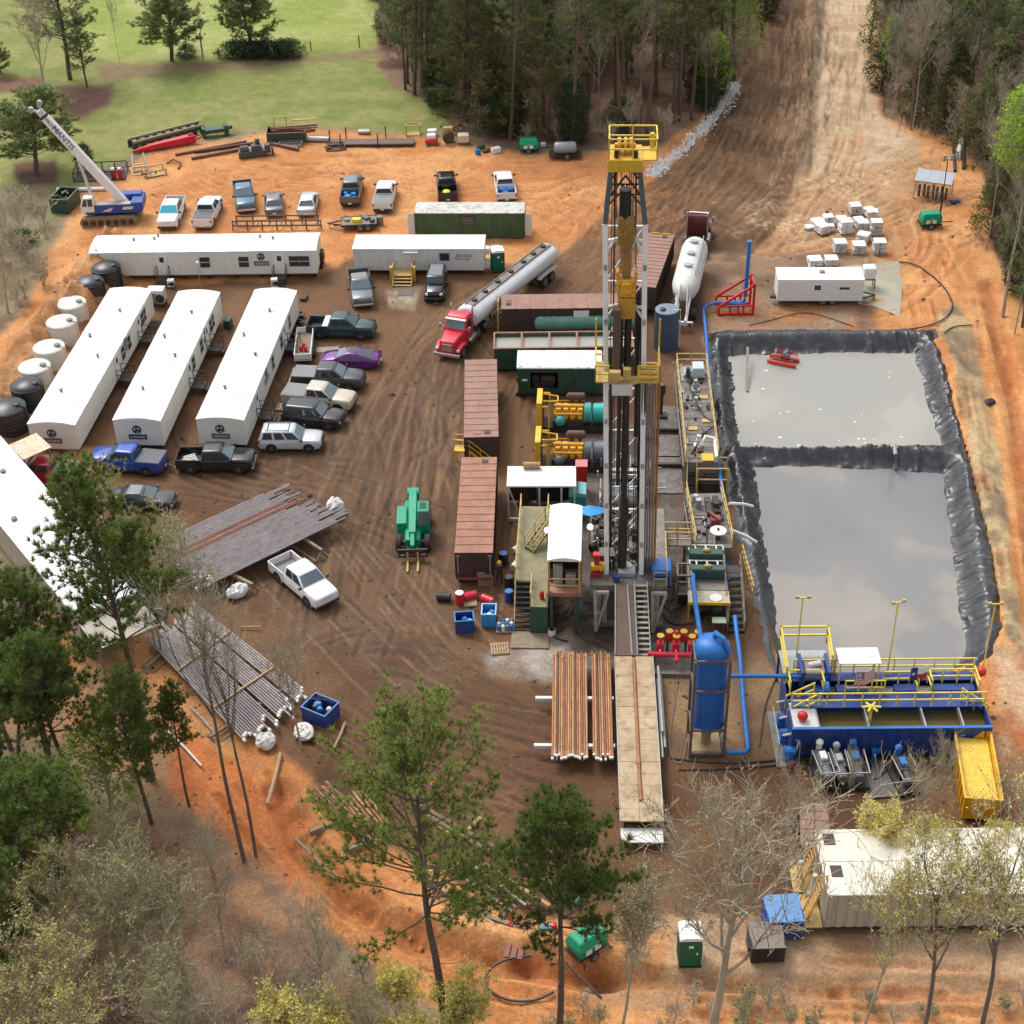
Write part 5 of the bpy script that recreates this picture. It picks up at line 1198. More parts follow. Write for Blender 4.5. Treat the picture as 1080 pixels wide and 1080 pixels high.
MB().bx(0,L_,-.02,.02,1.53,1.56).build('centre_seam',darksteel,t)
Z=3.3
a=P(-12,478,Z);b=P(185,653,Z);c_=P(-46,521,Z);
d=(b-a);d.z=0;L_=24.5;d.normalize();ax=math.atan2(d.y,d.x);nr=V((d.y,-d.x,0));W_=3.9
p1=P(20,485,Z);p2=P(141,622,Z);q1=P(0,536,Z);q2=P(82,651,Z)
dd=(p2-p1).normalized();nr=V((dd.y,-dd.x,0));W_=abs((q2-p1).dot(nr));print('white roof width',W_,'dir',math.degrees(math.atan2(dd.y,dd.x)))
W_=min(max(W_,3.6),7.5)
o=p1-dd*5;o.z=0;L_=(p2-p1).length+5+.4;ax=math.atan2(dd.y,dd.x)
t=thing('site_building','long low building with white membrane roof at the left edge, pines in front','building',o,ax)
m=MB().bx(0,L_,-W_,0,.3,Z);m.build('wall',mat('tan_siding',(.36,.32,.26,1),.7,var=.12,dirt=.15),t)
rings=[]
for k in range(25):
 x=-.1+(L_+.2)*k/24;rings.append([V((x,-W_-.15,Z-.05))]+[V((x,-W_-.15+(W_+.3)*j/8,Z+.03+.22*(1-(j/4-1)**2)+rnd.uniform(-.025,.025)))for j in range(9)]+[V((x,.15,Z-.05))])
rf=MB().loft(rings).build('roof',roofwhite,t,smooth=True)
for x,y in((L_*.25,-W_*.4),(L_*.27,-W_*.55),(L_*.5,-W_*.8)):MB().lathe([(.02,0),(.2,0),(.2,.25),(.02,.3)],10,(x,y,Z+.15)).build('roof_vent',greysteel,rf)
q=MB()
for k in range(int(L_/2.4)):q.bx(1.2*2*k+.3,1.2*2*k+.7,-W_+.2,-.2,-.3,.3)
q.build('support_block',darksteel,t)
t2=thing('porch','dirty cream porch roof on posts at the near end of the long white roof','porch',o+dd*(L_+.05),ax)
MB().prism([(0,-W_-.1,2.9),(0,.1,2.9),(3.0,.1,2.5),(3.0,-W_-.1,2.5)],(0,0,.08)).build('roof',mat('dirty_cream_roof',(.46,.42,.34,1),.7,var=.2,dirt=.4,dirtcol=(.25,.2,.13,1),scale=.8),t2)
q=MB()
for y in(-W_+.1,-W_/2,-.1):q.bx(2.8,2.9,y-.06,y+.06,-.3,2.52)
q.build('post',oldwood,t2)
pb=thing('porch','small cream stained porch roof over the entrance beside the red pickup','porch',P(38,503,0),ax+.05)
MB().prism([(-1.3,-1.1,2.6),(1.3,-1.1,2.6),(1.3,1.2,2.75),(-1.3,1.2,2.75)],(0,0,.07)).build('roof',mat('stained_cream_roof',(.62,.52,.38,1),.7,var=.2,dirt=.5,dirtcol=(.3,.2,.1,1),scale=1.2),pb)
q=MB()
for x in(-1.2,1.2):
 for y in(-1,1):q.bx(x-.06,x+.06,y-.06,y+.06,0,2.6)
q.build('post',oldwood,pb)
a=P(821,296,2.5);b=P(912,296,2.5);a.z=b.z=0;ax=yaw(a,b);L_=(b-a).length
t=thing('travel_trailer','white ribbed travel trailer in front of the grey puddle','trailer',a,ax)
q=MB();q.bx(0,L_,0,2.4,.5,2.5)
q.build('wall',white,t,bevel=.03)
q=MB()
for k in range(7):q.bx(.02,L_-.02,-.02,0,.62+k*.26,.66+k*.26)
q.build('siding_rib',offwhite,t)
rf=MB().bx(-.04,L_+.04,-.04,2.44,2.5,2.6).build('roof',roofwhite,t,bevel=.03)
MB().bx(L_*.5,L_*.5+.45,1.2,1.65,2.601,2.72).build('roof_vent',greysteel,rf,bevel=.02)
f=MB().bx(L_*.40,L_*.40+.95,-.035,0,1.45,2.2).build('window',white,t);MB().bx(L_*.40+.2,L_*.40+.75,-.045,-.036,1.6,2.05).build('pane',glass,f)
for x in(.72,.78):f=MB().bx(L_*x,L_*x+.4,-.035,0,1.65,1.85).build('vent_panel',darksteel,t)
for x in(L_*.54,L_*.66):wheel(t,x,.2,.36,.22);wheel(t,x,2.2,.36,.22)
q=MB();q.bar((L_,.5,.5),(L_+1.3,1.2,.5),.1);q.bar((L_,1.9,.5),(L_+1.3,1.2,.5),.1);q.bx(.1,L_-.1,.3,2.1,.35,.5);q.bx(-.5,0,.5,.9,.5,.7);q.bar((L_+1.2,1.2,0),(L_+1.2,1.2,.6),.07);q.build('chassis',darksteel,t)
bx_=thing('water_tote','white box tank on its stand at the right end of the travel trailer','water tank',P(915,303),ax)
MB().bx(-.55,.55,-.5,.5,1.0,2.1).build('tank',white,bx_,bevel=.18,seg=3);q=MB()
for x in(-.5,.5):
 for y in(-.45,.45):q.bx(x-.05,x+.05,y-.05,y+.05,0,1.0)
q.bx(-.55,.55,-.5,.5,.92,.995);q.build('stand',oldwood,bx_)
RZ=R(-3.6);O=P(658,606,3.7);O.z=0
_c,_s=math.cos(-RZ),math.sin(-RZ)
def L(u,v,z=0.0):
 p=P(u,v,z)-O
 return V((p.x*_c-p.y*_s,p.x*_s+p.y*_c,z))
def rthing(name,label,cat,group=None):return thing(name,label,cat,O,RZ,group)
FZ=3.7
f0=L(622,617,FZ);f1=L(704,617,FZ);fb=L(690,505,FZ)
x0,x1,y0,y1=f0.x,f1.x,f0.y,7.6
t=rthing('rig_floor','raised muddy steel drill floor on pale legs under the derrick','drill floor')
q=MB();q.bx(x0,x1,y0,y1,FZ-.35,FZ);q.build('floor_deck',deckmud,t,bevel=.01)
leg_m=mat('pale_grey_leg',(.44,.42,.38,1),.6,dirt=.3,dirtcol=MUD)
for x in(x0+.6,-1.4+.2,1.45,x1-.6):
 for y in(y0+.5,y0+4.5,y1-.8):
  q=MB();q.bx(x-.14,x+.14,y-.16,y+.16,0,FZ-.36);q.build('leg',leg_m,t)
for x in(-1.75,1.95):
 q=MB();q.bar((x,y0-.2,.1),(x-.1,y0-.1,FZ-.4),.22);q.bar((x+.75,y0-.2,FZ-.5),(x+.05,y0-.2,.25),.16);q.bar((x,y0-.2,FZ-.42),(x+.8,y0-.2,FZ-.42),.2);q.bar((x+.02,y0-.2,1.6),(x+.38,y0-.2,1.6),.12);q.build('brace_frame',leg_m,t)
q=MB()
for y in(y0+.5,y1-.8):
 q.bar((x0+.6,y,.3),(-1.2,y,FZ-.5),.1);q.bar((1.4,y,FZ-.5),(x1-.6,y,.3),.1)
q.bx(x0+.2,x1-.2,y0+.3,y0+.7,.02,.3);q.bx(x0+.2,x1-.2,y1-1,y1-.6,.02,.3);q.build('base_beam',greysteel,t)
q=MB();q.rail([(x1-.05,y0+.1,FZ),(x1-.05,y0+4.6,FZ)],1.05,.03,1.5);q.rail([(1.9,y0+.05,FZ),(x1-.1,y0+.05,FZ)],1.05,.03);q.build('guard_rail',rail_tan,t)
def LB(name,label,cat,u,v,z0,s,m,bev=.03,rz=0.0,parts=()):
 "small box like machine standing at pixel u,v on level z0"
 p=P(u,v,z0);t=thing(name,label,cat,p,RZ+rz)
 return t
t=thing('rotary_table','grey rotary table box with pale disc at the foot of the derrick','rotary table',P(661,604,FZ),RZ)
MB().bx(-.55,.55,-.5,.9,0.005,.35).build('casing',mat('light_grey_casing',(.34,.35,.37,1),.5,dirt=.25,dirtcol=MUD),t,bevel=.03);MB().cyl((.1,.3,.35),(.1,.3,.42),.26,n=20).build('disc',mat('pale_disc',(.55,.46,.35,1),.6,dirt=.2),t)
t=thing('iron_roughneck','red and yellow pipe wrenching machine on the drill floor left of the ramp','pipe wrench',P(629,606,FZ),RZ)
q=MB();q.bx(-.35,.35,-.3,.3,.01,.25);q.bx(-.15,.15,-.15,.15,.25,1.5);q.build('base',red,t,bevel=.03)
q=MB();q.bx(-.4,.5,-.25,.25,.5,.85);q.cyl((.3,-.1,.4),(.3,-.1,1.1),.14);q.build('jaw',yellow,t,bevel=.04);MB().box((0,0,1.55),(.5,.45,.3)).build('head',red,t,bevel=.04)
t=thing('control_console','dark control console standing near the front edge of the drill floor','console',P(640,598,FZ),RZ);MB().bx(-.5,.5,-.3,.3,.01,1.1).build('cabinet',darksteel,t,bevel=.04);MB().prism([(-.5,-.32,1.1),(.5,-.32,1.1),(.5,.25,1.35),(-.5,.25,1.35)],(0,0,.05)).build('panel',greysteel,t)
t=thing('bucket','small blue bucket at the head of the ramp','bucket',P(650,613,FZ),0);MB().lathe([(.02,0),(.2,0),(.26,.45),(.28,.48),(.2,.4),(.02,.38)],12).build('bucket_body',blue,t,smooth=True)
t=thing('hydraulic_unit','bright blue box unit on the right of the racked pipes','power unit',P(697,613,FZ-.5),RZ)
MB().bx(-.62,.62,-.5,.9,.0,1.25).build('casing',blue_b,t,bevel=.05);q=MB();q.bx(-.55,.55,-.53,-.501,.1,.8);q.build('louvre',blue,t);MB().bx(-.7,.7,-.55,.95,-.14,-.003).build('base',darksteel,t)
t=rthing('derrick','tall white and grey drilling mast with yellow crown platform rising over the site','derrick')
CZ=31.9;lean=-.55;hw=1.12
def mx_(z):return lean*(z-FZ)/28
def wz(z):return hw if z<28.3 else hw+(0.74-hw)*(z-28.3)/(CZ-28.3)
for s in(-1,1):
 for yb,big in((0.1,.30),(1.9,.2)):
  q=MB();q.bar((s*hw+mx_(FZ),yb,FZ+.001),(s*hw+mx_(28.3),yb,28.3),big,big);q.build('mast_leg',mat('mast_white',(.88,.88,.87,1),.45,var=.05,dirt=.08),t,bevel=.02)
  q=MB();q.bar((s*hw+mx_(28.3),yb,28.3),(s*.74+mx_(CZ),yb-(.3 if yb>1 else-.25),CZ),big*.95,big*.95);q.build('upper_leg',bluegrey,t,bevel=.02)
q=MB()
zs=[7.5,10.5,13.5,16.5,20.0,23.8,27.3]
for a,b in zip([FZ+.4]+zs,zs):
 for s in(-1,1):
  q.bar((s*hw+mx_(a),.1,a),(s*hw+mx_(b),1.9,b),.10);q.bar((s*hw+mx_(b),.1,b),(s*hw+mx_(b),1.9,b),.10)
 q.bar((-hw+mx_(a),1.9,a),(hw+mx_(b),1.9,b),.09);q.bar((-hw+mx_(b),1.9,b),(hw+mx_(b),1.9,b),.12)
q.build('lattice',white,t)
q=MB()
for z in(27.2,23.0):
 for s in(-1,1):
  q.bar((s*hw+mx_(z),.1,z),(s*.42+mx_(z),.5,z),.16);q.bar((s*hw+mx_(z-.8),.1,z-.8),(s*.62+mx_(z),.35,z-.05),.12)
q.build('gusset_arm',white,t)
q=MB()
for a,b in((28.5,30.0),(30.0,CZ-.4)):
 for s in(-1,1):
  q.bar((s*wz(a)+mx_(a),1.8,a),(-s*wz(b)*.2+mx_(b),1.6,b),.09);q.bar((s*wz(a)+mx_(a),.2,a),(s*wz(b)+mx_(b),1.65,b),.08)
 q.bar((-wz(b)+mx_(b),1.65,b),(wz(b)+mx_(b),1.65,b),.09)
q.bar((-wz(30)+mx_(28.6),.25,30.0),(wz(30)+mx_(28.6),.25,30.0),.08);q.bar((-.85+mx_(29),.28,29.9),(mx_(30),.28,CZ-.8),.10);q.bar((.85+mx_(29),.28,29.9),(mx_(30),.28,CZ-.8),.10)
q.build('crown_brace',darksteel,t)
cx=mx_(CZ)
cr=MB();cr.bx(cx-.92,cx+.92,-.3,1.9,CZ,CZ+.35);cr.bx(cx-.95,cx+.95,-.36,-.28,CZ-.35,CZ+.36);cr.bx(cx+.93,cx+1.75,-.2,1.7,CZ+.25,CZ+.33)
crown=cr.build('crown_frame',yellow,t,bevel=.02)
q=MB()
dk_=CZ+.36
pts=[(cx-.9,-.25,dk_),(cx+1.7,-.25,dk_),(cx+1.7,1.75,dk_),(cx-.9,1.75,dk_),(cx-.9,-.25,dk_)]
q.rail(pts,1.15,.035,1.3);q.build('guard_rail',lemon,crown)
q=MB()
for x in(-.35,0,.3):q.cyl((cx+x-.09,.7,CZ+.75),(cx+x+.09,.7,CZ+.75),.48,n=18)
q.bx(cx-.6,cx+.55,.55,.85,CZ+.6,CZ+.9);q.build('sheave',catyellow,crown,bevel=.02)
MB().bx(cx+1.35,cx+1.6,1.3,1.6,CZ+.37,CZ+1.2).build('equipment_box',yellow,crown,bevel=.02)
q=MB()
for x in(cx-.5,cx+.55):q.bx(x-.12,x+.12,-.1,.15,CZ+.36,CZ+.8)
q.build('hoist',darksteel,crown,bevel=.03)
MBZ=18.9;bx0,bx1=-1.72,2.0;sx=mx_(MBZ)
mb=MB();mb.bx(bx0+sx,-.95+sx,-1.5,.9,MBZ,MBZ+.08);mb.bx(.75+sx,bx1+sx,-1.5,.9,MBZ,MBZ+.08);mb.bx(-.95+sx,.75+sx,-1.55,-.75,MBZ-.02,MBZ+.06)
for k in range(7):mb.bx(.9+sx,bx1-.1+sx,-1.3+k*.3,-1.22+k*.3,MBZ+.08,MBZ+.2)
mk=mb.build('monkey_board',rail_tan,t)
q=MB();q.rail([(bx0+sx,.9,MBZ+.05),(bx0+sx,-1.48,MBZ+.05),(-.95+sx,-1.48,MBZ+.05)],1.1,.04,1.0);q.rail([(.75+sx,-1.48,MBZ+.05),(bx1+sx,-1.48,MBZ+.05),(bx1+sx,.9,MBZ+.05)],1.1,.04,.7,2);q.rail([(bx0+sx,.88,MBZ+.05),(-1.1+sx,.88,MBZ+.05)],1.1,.04,.8)
for x,s in((bx0+sx,-1),(bx1+sx,1)):q.bar((x,.9,MBZ+.1),(x+s*.02,.85,MBZ+3.0),.1)
q.build('guard_rail',yellow,mk)
q=MB();q.bx(-.95+sx,-.25+sx,-1.6,-1.2,MBZ+.1,MBZ+.75);q.bx(-.1+sx,.35+sx,-1.5,-1.1,MBZ+.1,MBZ+.9);q.build('winch_box',rail_tan,mk,bevel=.02)
MB().bx(-.75+sx,.45+sx,-1.66,-1.58,MBZ-.75,MBZ-.03).build('wind_panel',offwhite,mk)
q=MB();q.bx(-.75+sx,-.3+sx,-.6,.1,MBZ+.1,MBZ+4.3);q.build('torque_guide',mat('tan_guide',(.11,.075,.045,1),.6,dirt=.3),mk,bevel=.02)
q=MB()
for k,(xa,ya,xb,yb)in enumerate(((-.95,.2,-.5,.4),(-.8,1.2,-.6,1.0),(.9,.3,.55,.4),(.75,1.4,.6,1.2),(-.3,1.6,-.2,1.3),(.3,1.7,.25,1.4),(-1.05,1.0,-.7,.9))):q.cyl((xa+mx_(4),ya,FZ+.1),(xb+cx,yb,CZ-.1),.028,n=5)
q.cyl((-.85+mx_(4),1.7,FZ),(-.85+mx_(19),1.7,19.5),.09,n=8);q.cyl((.98+mx_(4),1.5,FZ),(.95+mx_(21),1.5,21),.08,n=8)
q.build('cable',darksteel,t)
q=MB()
for z in(6,9,12,15.2,22,25.5):
 for s in(-1,1):q.bx(s*hw+mx_(z)-.1,s*hw+mx_(z)+.1,-.15,-.06,z,z+.35)
q.build('light_fitting',steel,t)
q=MB()
for x in(-.55,-.45,.35,.45):q.bar((x+mx_(30),.55,28.5),(x+cx,.65,CZ+.2),.05)
for x in(-.62,.62):q.bar((x+mx_(5),.9,FZ+.3),(x+cx,.8,CZ+.2),.05)
q.build('drilling_line',darkbrown,t)
t=rthing('travelling_block','yellow brown travelling block and top drive hanging in the mast','hoist block')
zt_=27.2
def cm(z):return mx_(z)-.0
q=MB();q.cyl((cm(26)-.05,.5,28.5),(cm(27)-.05,.5,30.2),.34,n=14);q.build('guard',black,t,smooth=True)
oldyel=mat('oily_yellow_block',(.36,.20,.05,1),.45,dirt=.45,dirtcol=(.07,.04,.02,1),scale=2.5,var=.3)
q=MB();q.loft([[V((cm(24)+w*a,.5+d_*b,z))for a,b in((-1,-1),(1,-1),(1,1),(-1,1))]for z,w,d_ in((28.7,.34,.3),(28.3,.5,.38),(27.1,.46,.36),(26.5,.24,.25))]);q.build('block',oldyel,t,bevel=.08,seg=2)
q=MB();q.cyl((cm(21.5),.5,25.4),(cm(21.9),.5,26.6),.30,n=12);q.bx(cm(21)-.25,cm(21)+.25,.2,.8,24.9,25.7);q.build('hook',oldyel,t,bevel=.04)
q=MB();q.bx(cm(19.5)-.54,cm(19.5)+.54,.0,.9,23.7,24.8);q.bx(cm(19.5)-.62,cm(19.5)-.42,.1,.8,24.7,25.3);q.bx(cm(19.5)+.42,cm(19.5)+.62,.1,.8,24.7,25.3);q.bx(cm(19.5)-.3,cm(19.5)+.3,-.2,.1,24.0,24.7);q.build('drive_body',catyellow,t,bevel=.06)
q=MB();q.bx(cm(18)-.52,cm(18)+.52,.0,1.0,22.3,23.65);q.build('gear_case',mat('orange_yellow_case',(.55,.29,.04,1),.5,dirt=.3,dirtcol=(.1,.06,.03,1),scale=2),t,bevel=.1,seg=2)
q=MB();q.cyl((cm(17)-.28,.35,10.5),(cm(18)-.28,.35,22.3),.14,n=10);q.cyl((cm(17)+.12,.4,FZ+.5),(cm(18)+.12,.4,22.3),.22,n=12);q.cyl((cm(17)+.75,.5,14),(cm(18)+.72,.5,23.2),.13,n=8);q.cyl((cm(17)+.12,.4,FZ+.4),(cm(17)+.12,.4,9.4),.30,n=12);q.build('pipe_column',mat('oily_black_pipe',(.025,.02,.017,1),.4,dirt=.2),t,smooth=True)
q=MB();q.tube([(cm(19)+.7,.4,24.0),(cm(19)+1.0,.3,20),(cm(16)+.95,.4,14),(cm(12)+.92,.8,9),(.9,1.2,FZ+.1)],.09,8);q.build('hose',black,t)
rk=[(.95+.17*i,.15+.30*j)for j in range(3)for i in range(7)]
pst={}
for k,(x,y)in enumerate(rk):
 zt2=MBZ-.35+rnd.uniform(0,.6)if False else MBZ+.55+rnd.uniform(-.3,.3)
 m_=(pipegrey,darksteel,pipegrey,greysteel,pipegrey,pipetan,pipeorange)[(k%7)]if k%7>3 else(pipegrey,darksteel,greysteel)[k%3]
 key=m_.name
 if key not in pst:
  q=MB();q.cyl((0,0,0),(-.18,-.55,14.9),.062,n=8)
  for z in(.25,5.0,9.8,14.5):f_=z/14.9;q.cyl((-.18*f_,-.55*f_,z),(-.18*(f_+.03),-.55*(f_+.03),z+.4),.082,n=8)
  pst[key]=q.build('drill_pipe_stand',m_);o=pst[key]
 else:
  o=pst[key].copy();COL.objects.link(o)
 w_=V((x,y+.3,FZ+.02));ca,sa=math.cos(RZ),math.sin(RZ)
 o.location=O+V((w_.x*ca-w_.y*sa,w_.x*sa+w_.y*ca,w_.z));o.rotation_euler.z=RZ
 tag(o,'drill pipe stand racked upright beside the right mast leg below the monkey board','drill pipe','drill pipe stands racked in the derrick')
cwz=1.15
a=L(667,692,cwz);b=L(677,866,cwz);
t=thing('catwalk','long tan plank catwalk leading to the rig ramp with one pipe along its groove','catwalk',P(677,866,0),0)
aw=P(668.5,692,cwz);bw=P(677.0,866,cwz);dirc=(aw-bw);dirc.z=0;Lc=dirc.length;azc=math.atan2(dirc.y,dirc.x);t.location=(bw.x,bw.y,0);t.rotation_euler.z=azc
print('catwalk len',Lc,'az',math.degrees(azc))
cw=1.18
for k in range(3):
 q=MB();xa,xb=Lc*k/3+.02,Lc*(k+1)/3-.02;g=.02*k
 q.bx(xa,xb,.13,cw,cwz-.1,cwz);q.bx(xa,xb,-cw,-.13,cwz-.1,cwz);q.bx(xa,xb,-.13,.13,cwz-.1,cwz-.06)
 for j in range(1,5):x=xa+(xb-xa)*j/5;q.bx(x-.03,x+.03,-cw,-.14,cwz,cwz+.012);q.bx(x-.03,x+.03,.14,cw,cwz,cwz+.012)
 q.build('deck_section',board,t)
q=MB()
for s in(-1,1):q.bx(0,Lc,s*cw,s*(cw+.05),cwz-.25,cwz+.04)
q.build('edge_rail',steel,t)
q=MB()
for k in range(7):
 x=.4+(Lc-.8)*k/6
 for s in(-1,1):q.bx(x-.08,x+.08,s*.9-.08,s*.9+.08,0,cwz-.1)
 q.bx(x-.06,x+.06,-.82,.82,.5,.62)
q.build('trestle',darksteel,t)
MB().bx(-1.1,-.02,-cw,cw,.55,.62).build('end_step',offwhite,t)
o=MB().cyl((1.6,0,0),(Lc-.2,0.0,0),.075,n=10);o.cyl((4.5,0,0),(5.0,0,0),.11,n=10);o.cyl((1.6,0,0),(2.4,0,0),.10,n=10)
o=o.build('pipe',pipeorange,None,loc=(bw.x,bw.y,cwz+.03),rz=azc);tag(o,'single rusty pipe lying in the groove of the catwalk','pipe')
for k,(dx,z)in enumerate(((-1.42,.75),(-1.62,.6),(-1.5,.95))):
 o=MB().cyl((5.5+k,dx,z),(12.5+k*.5,dx,z),.09,n=10).build('pipe',steel,None,loc=(bw.x,bw.y,0),rz=azc);tag(o,'grey pipe lying along the right side of the catwalk','pipe','grey pipes along the right side of the catwalk')
bt=V((Lc+.02,0,0));ca,sa=math.cos(azc),math.sin(azc)
tw=P(664.5,617,FZ+.05);tl=tw-V((bw.x,bw.y,0));tl=V((tl.x*ca+tl.y*sa,-tl.x*sa+tl.y*ca,tl.z))
t=thing('pipe_ramp','brown steel ramp sloping from the catwalk up to the drill floor','ramp',(bw.x,bw.y,0),azc)
q=MB();yl=tl.y
q.prism([(Lc+.05,cw-.02,cwz+.02),(Lc+.05,-.22,cwz+.02),(tl.x,yl-.25,FZ+.06),(tl.x,yl+.92,FZ+.06)],(0,0,-.12));q.build('ramp_plate',mat('rusty_ramp_plate',(.20,.135,.10,1),.45,.2,var=.25,dirt=.3,dirtcol=(.12,.07,.05,1),scale=.8),t)
q=MB();q.bar((Lc+.05,.12,cwz+.06),(tl.x,yl+.18,FZ+.1),.10,.1);q.bar((Lc+.05,cw-.0,cwz+.06),(tl.x,yl+.94,FZ+.1),.07,.12);q.bar((Lc+.05,-.22,cwz+.06),(tl.x,yl-.25,FZ+.1),.07,.12);q.build('ramp_rail',steel,t)
for f_ in(.3,.7):
 q=MB();x=Lc+(tl.x-Lc)*f_;z=cwz+(FZ-cwz)*f_
 for y in(-.1,.8):q.bx(x-.07,x+.07,y-.07,y+.07,0,z-.1)
 q.build('prop',darksteel,t)
t=thing('ladder_stair','steep pale steel stair beside the ramp from the ground up to the drill floor','stairs',(bw.x,bw.y,0),azc)
q=MB();n=14;xs_,xe=Lc+.2,tl.x+.1
for s in(-.28,-1.08):q.bar((xs_,s,.9),(xe,s+yl,FZ+.25),.06,.16)
q.build('stringer',mat('pale_stair',(.50,.46,.38,1),.6,dirt=.3,dirtcol=MUD),t)
q=MB()
for k in range(n):f_=(k+.3)/n;q.bx(xs_+(xe-xs_)*f_-.02,xs_+(xe-xs_)*f_+.16,-1.06+yl*f_,-.30+yl*f_,.9+(FZ-.75)*f_,.94+(FZ-.75)*f_)
q.build('tread',mat('pale_tread',(.46,.42,.34,1),.6,dirt=.3,dirtcol=MUD),t)
q=MB();q.bx(xs_-.05,xs_+.2,-1.1,-.26,0.0,.9);q.build('foot',greysteel,t)
def lp(u,v,z):p=P(u,v,z)-V((bw.x,bw.y,0));return V((p.x*ca+p.y*sa,-p.x*sa+p.y*ca,z))
rl=lp(584,705,1.0);rb=lp(590,795,1.0);print('rack',rl,rb)
t=thing('pipe_rack','low steel rack carrying the brown pipes left of the catwalk','pipe rack',(bw.x,bw.y,0),azc)
xA,xB=lp(600,735,.9).x,lp(605,797-12,.9).x
yA=lp(565,720,.9).y
for x in(xA,xB):
 q=MB();q.bx(x-.12,x+.12,1.35,yA,.62,.86)
 for y in np.arange(1.6,yA,1.6):q.bar((x-.4,y,0),(x,y,.65),.08);q.bar((x+.4,y,0),(x,y,.65),.08)
 q.build('rack_beam',offwhite,t)
pipes={}
yy=1.52;k=0;ylim=lp(583,750,1.0).y
while yy<ylim:
 gap=3.05<yy<3.05
 layer=0
 m_=(pipeorange,pipetan,pipeorange,piperust,pipetan,pipeorange,pipedark,pipetan)[k%8]
 Lp=9.3
 if m_.name not in pipes:
  q=MB().cyl((0,0,0),(Lp,0,0),.062,n=8);q.cyl((-.02,0,0),(.42,0,0),.085,n=8);q.cyl((Lp-.4,0,0),(Lp,0,0),.085,n=8);pp=q.build('pipe',m_)
  cp=MB().cyl((-.16,0,0),(.06,0,0),.078,n=8).build('thread_cap',capwhite,pp);pipes[m_.name]=pp;new=pp
 else:new=dup(pipes[m_.name],(0,0,0))
 j=rnd.uniform(-.25,.25);x=xB-1.0+j
 new.location=(bw.x+x*ca-yy*sa,bw.y+x*sa+yy*ca,.93);new.rotation_euler.z=azc
 tag(new,'rusty orange pipe lying on the rack left of the catwalk','pipe','rusty orange pipes on the rack left of the catwalk')
 k+=1;yy+=.135 if not(2.55<yy<2.7)else.42
a=L(578,590,6.2);b=L(612,590,6.2);c=L(595,533,6.2)
t=rthing('doghouse','white roofed doghouse cabin with open near end beside the drill floor','cabin')
x0,x1,y0,y1=a.x,b.x,a.y,c.y
q=MB();q.bx(x0,x0+.06,y0+1.0,y1,FZ,6.1);q.bx(x1-.06,x1,y0+1.0,y1,FZ,6.1);q.bx(x0+.06,x1-.06,y1-.06,y1,FZ,6.1);q.bx(x0+.06,x1-.06,y0+1.0,y0+1.06,FZ,4.7);q.build('wall',green_d,t)
rings=[]
for k in range(9):
 y=y0-.05+(y1-y0+.1)*k/8
 rings.append([V((x0-.06,y,6.08))]+[V((x0-.06+(x1-x0+.12)*j/8,y,6.14+.22*(1-(j/4-1)**2)))for j in range(9)]+[V((x1+.06,y,6.08))])
MB().loft(rings).build('roof',roofwhite,t,smooth=True)
q=MB();q.bx(x0-.1,x1+.1,y0-.2,y1+.1,FZ-.3,FZ-.02);q.build('floor',redbrown,t)
q=MB()
for x in(x0+.05,x1-.05):q.bx(x-.06,x+.06,y0-.1,y0+.02,FZ,6.07)
q.rail([(x0,y0-.12,FZ),(x1,y0-.12,FZ)],1.05,.035,2);q.build('guard_rail',rail_tan,t)
q=MB();q.bx(x0+.3,x0+.9,y0+.6,y0+.95,FZ,FZ+1.5);q.bx(x0+1.1,x1-.3,y0+.5,y0+.9,FZ,FZ+.9);q.build('locker',steel,t,bevel=.02)
q=MB()
for x in(x0+.2,x1-.2):
 for y in(y0+.3,(y0+y1)/2,y1-.3):q.bx(x-.1,x+.1,y-.1,y+.1,0,FZ-.31)
q.build('support',green_d,t)
tz=2.3
a=L(543,612,tz);b=L(579,612,tz);nb=L(560,640,tz);fb_=L(560,534,tz)
t=rthing('walkway_tank','long dark green tank with olive walkway top and yellow rails in front of the doghouse','tank')
xm=L(560,620,tz).x;x0,x1=a.x,b.x
q=MB();q.bx(x0,xm,a.y,fb_.y,.15,tz-.03);q.bx(xm+.003,x1,nb.y,fb_.y,.15,tz-.03);q.build('wall',green_d,t)
olive=mat('worn_olive_deck',(.23,.20,.10,1),.6,var=.35,dirt=.45,dirtcol=(.09,.13,.08,1),scale=.6)
q=MB();q.bx(x0,xm,a.y,fb_.y,tz-.028,tz);q.bx(xm+.003,x1,nb.y,fb_.y,tz-.028,tz);q.build('walkway',olive,t)
q=MB();q.rail([(x0+.04,a.y,tz),(x0+.04,fb_.y,tz)],1.05,.035,1.5);q.rail([(x1-.04,nb.y+.1,tz),(x1-.04,nb.y+3.4,tz)],1.05,.035,1.2);q.rail([(xm+.05,nb.y+.1,tz),(xm+.05,nb.y+2.2,tz)],1.05,.035,1.2);q.rail([(x1-.3,fb_.y-2.6,tz),(x1-.3,fb_.y,tz)],1.05,.035,1.2);q.build('guard_rail',rail_tan,t)
MB().bx(x1-.10,x1-.06,nb.y+1.8,nb.y+3.3,tz+.08,tz+1.0).build('kick_panel',mat('faded_red_panel',(.42,.13,.10,1),.6,dirt=.3),t)
MB().bx(x0-.1,x1+.1,nb.y-1.5,nb.y+.2,.0,.12).build('base_sill',oldwood,t)
MB().lathe([(.02,0),(.15,0),(.15,.5),(.05,.6),(.02,.6)],10).build('gas_bottle',red,t,smooth=True,loc=(x1-.4,nb.y+.9,tz))
st=L(551,668,0);run=a.y-st.y
p0=P(551,667,0)
t=stairs_unit('access_stairs','dark steel stairs with yellow rails climbing to the olive walkway','stairs',p0,RZ+R(90),run,tz,1.05,green_d,0,rail_tan,darksteel)
p0=P(558,581,tz)
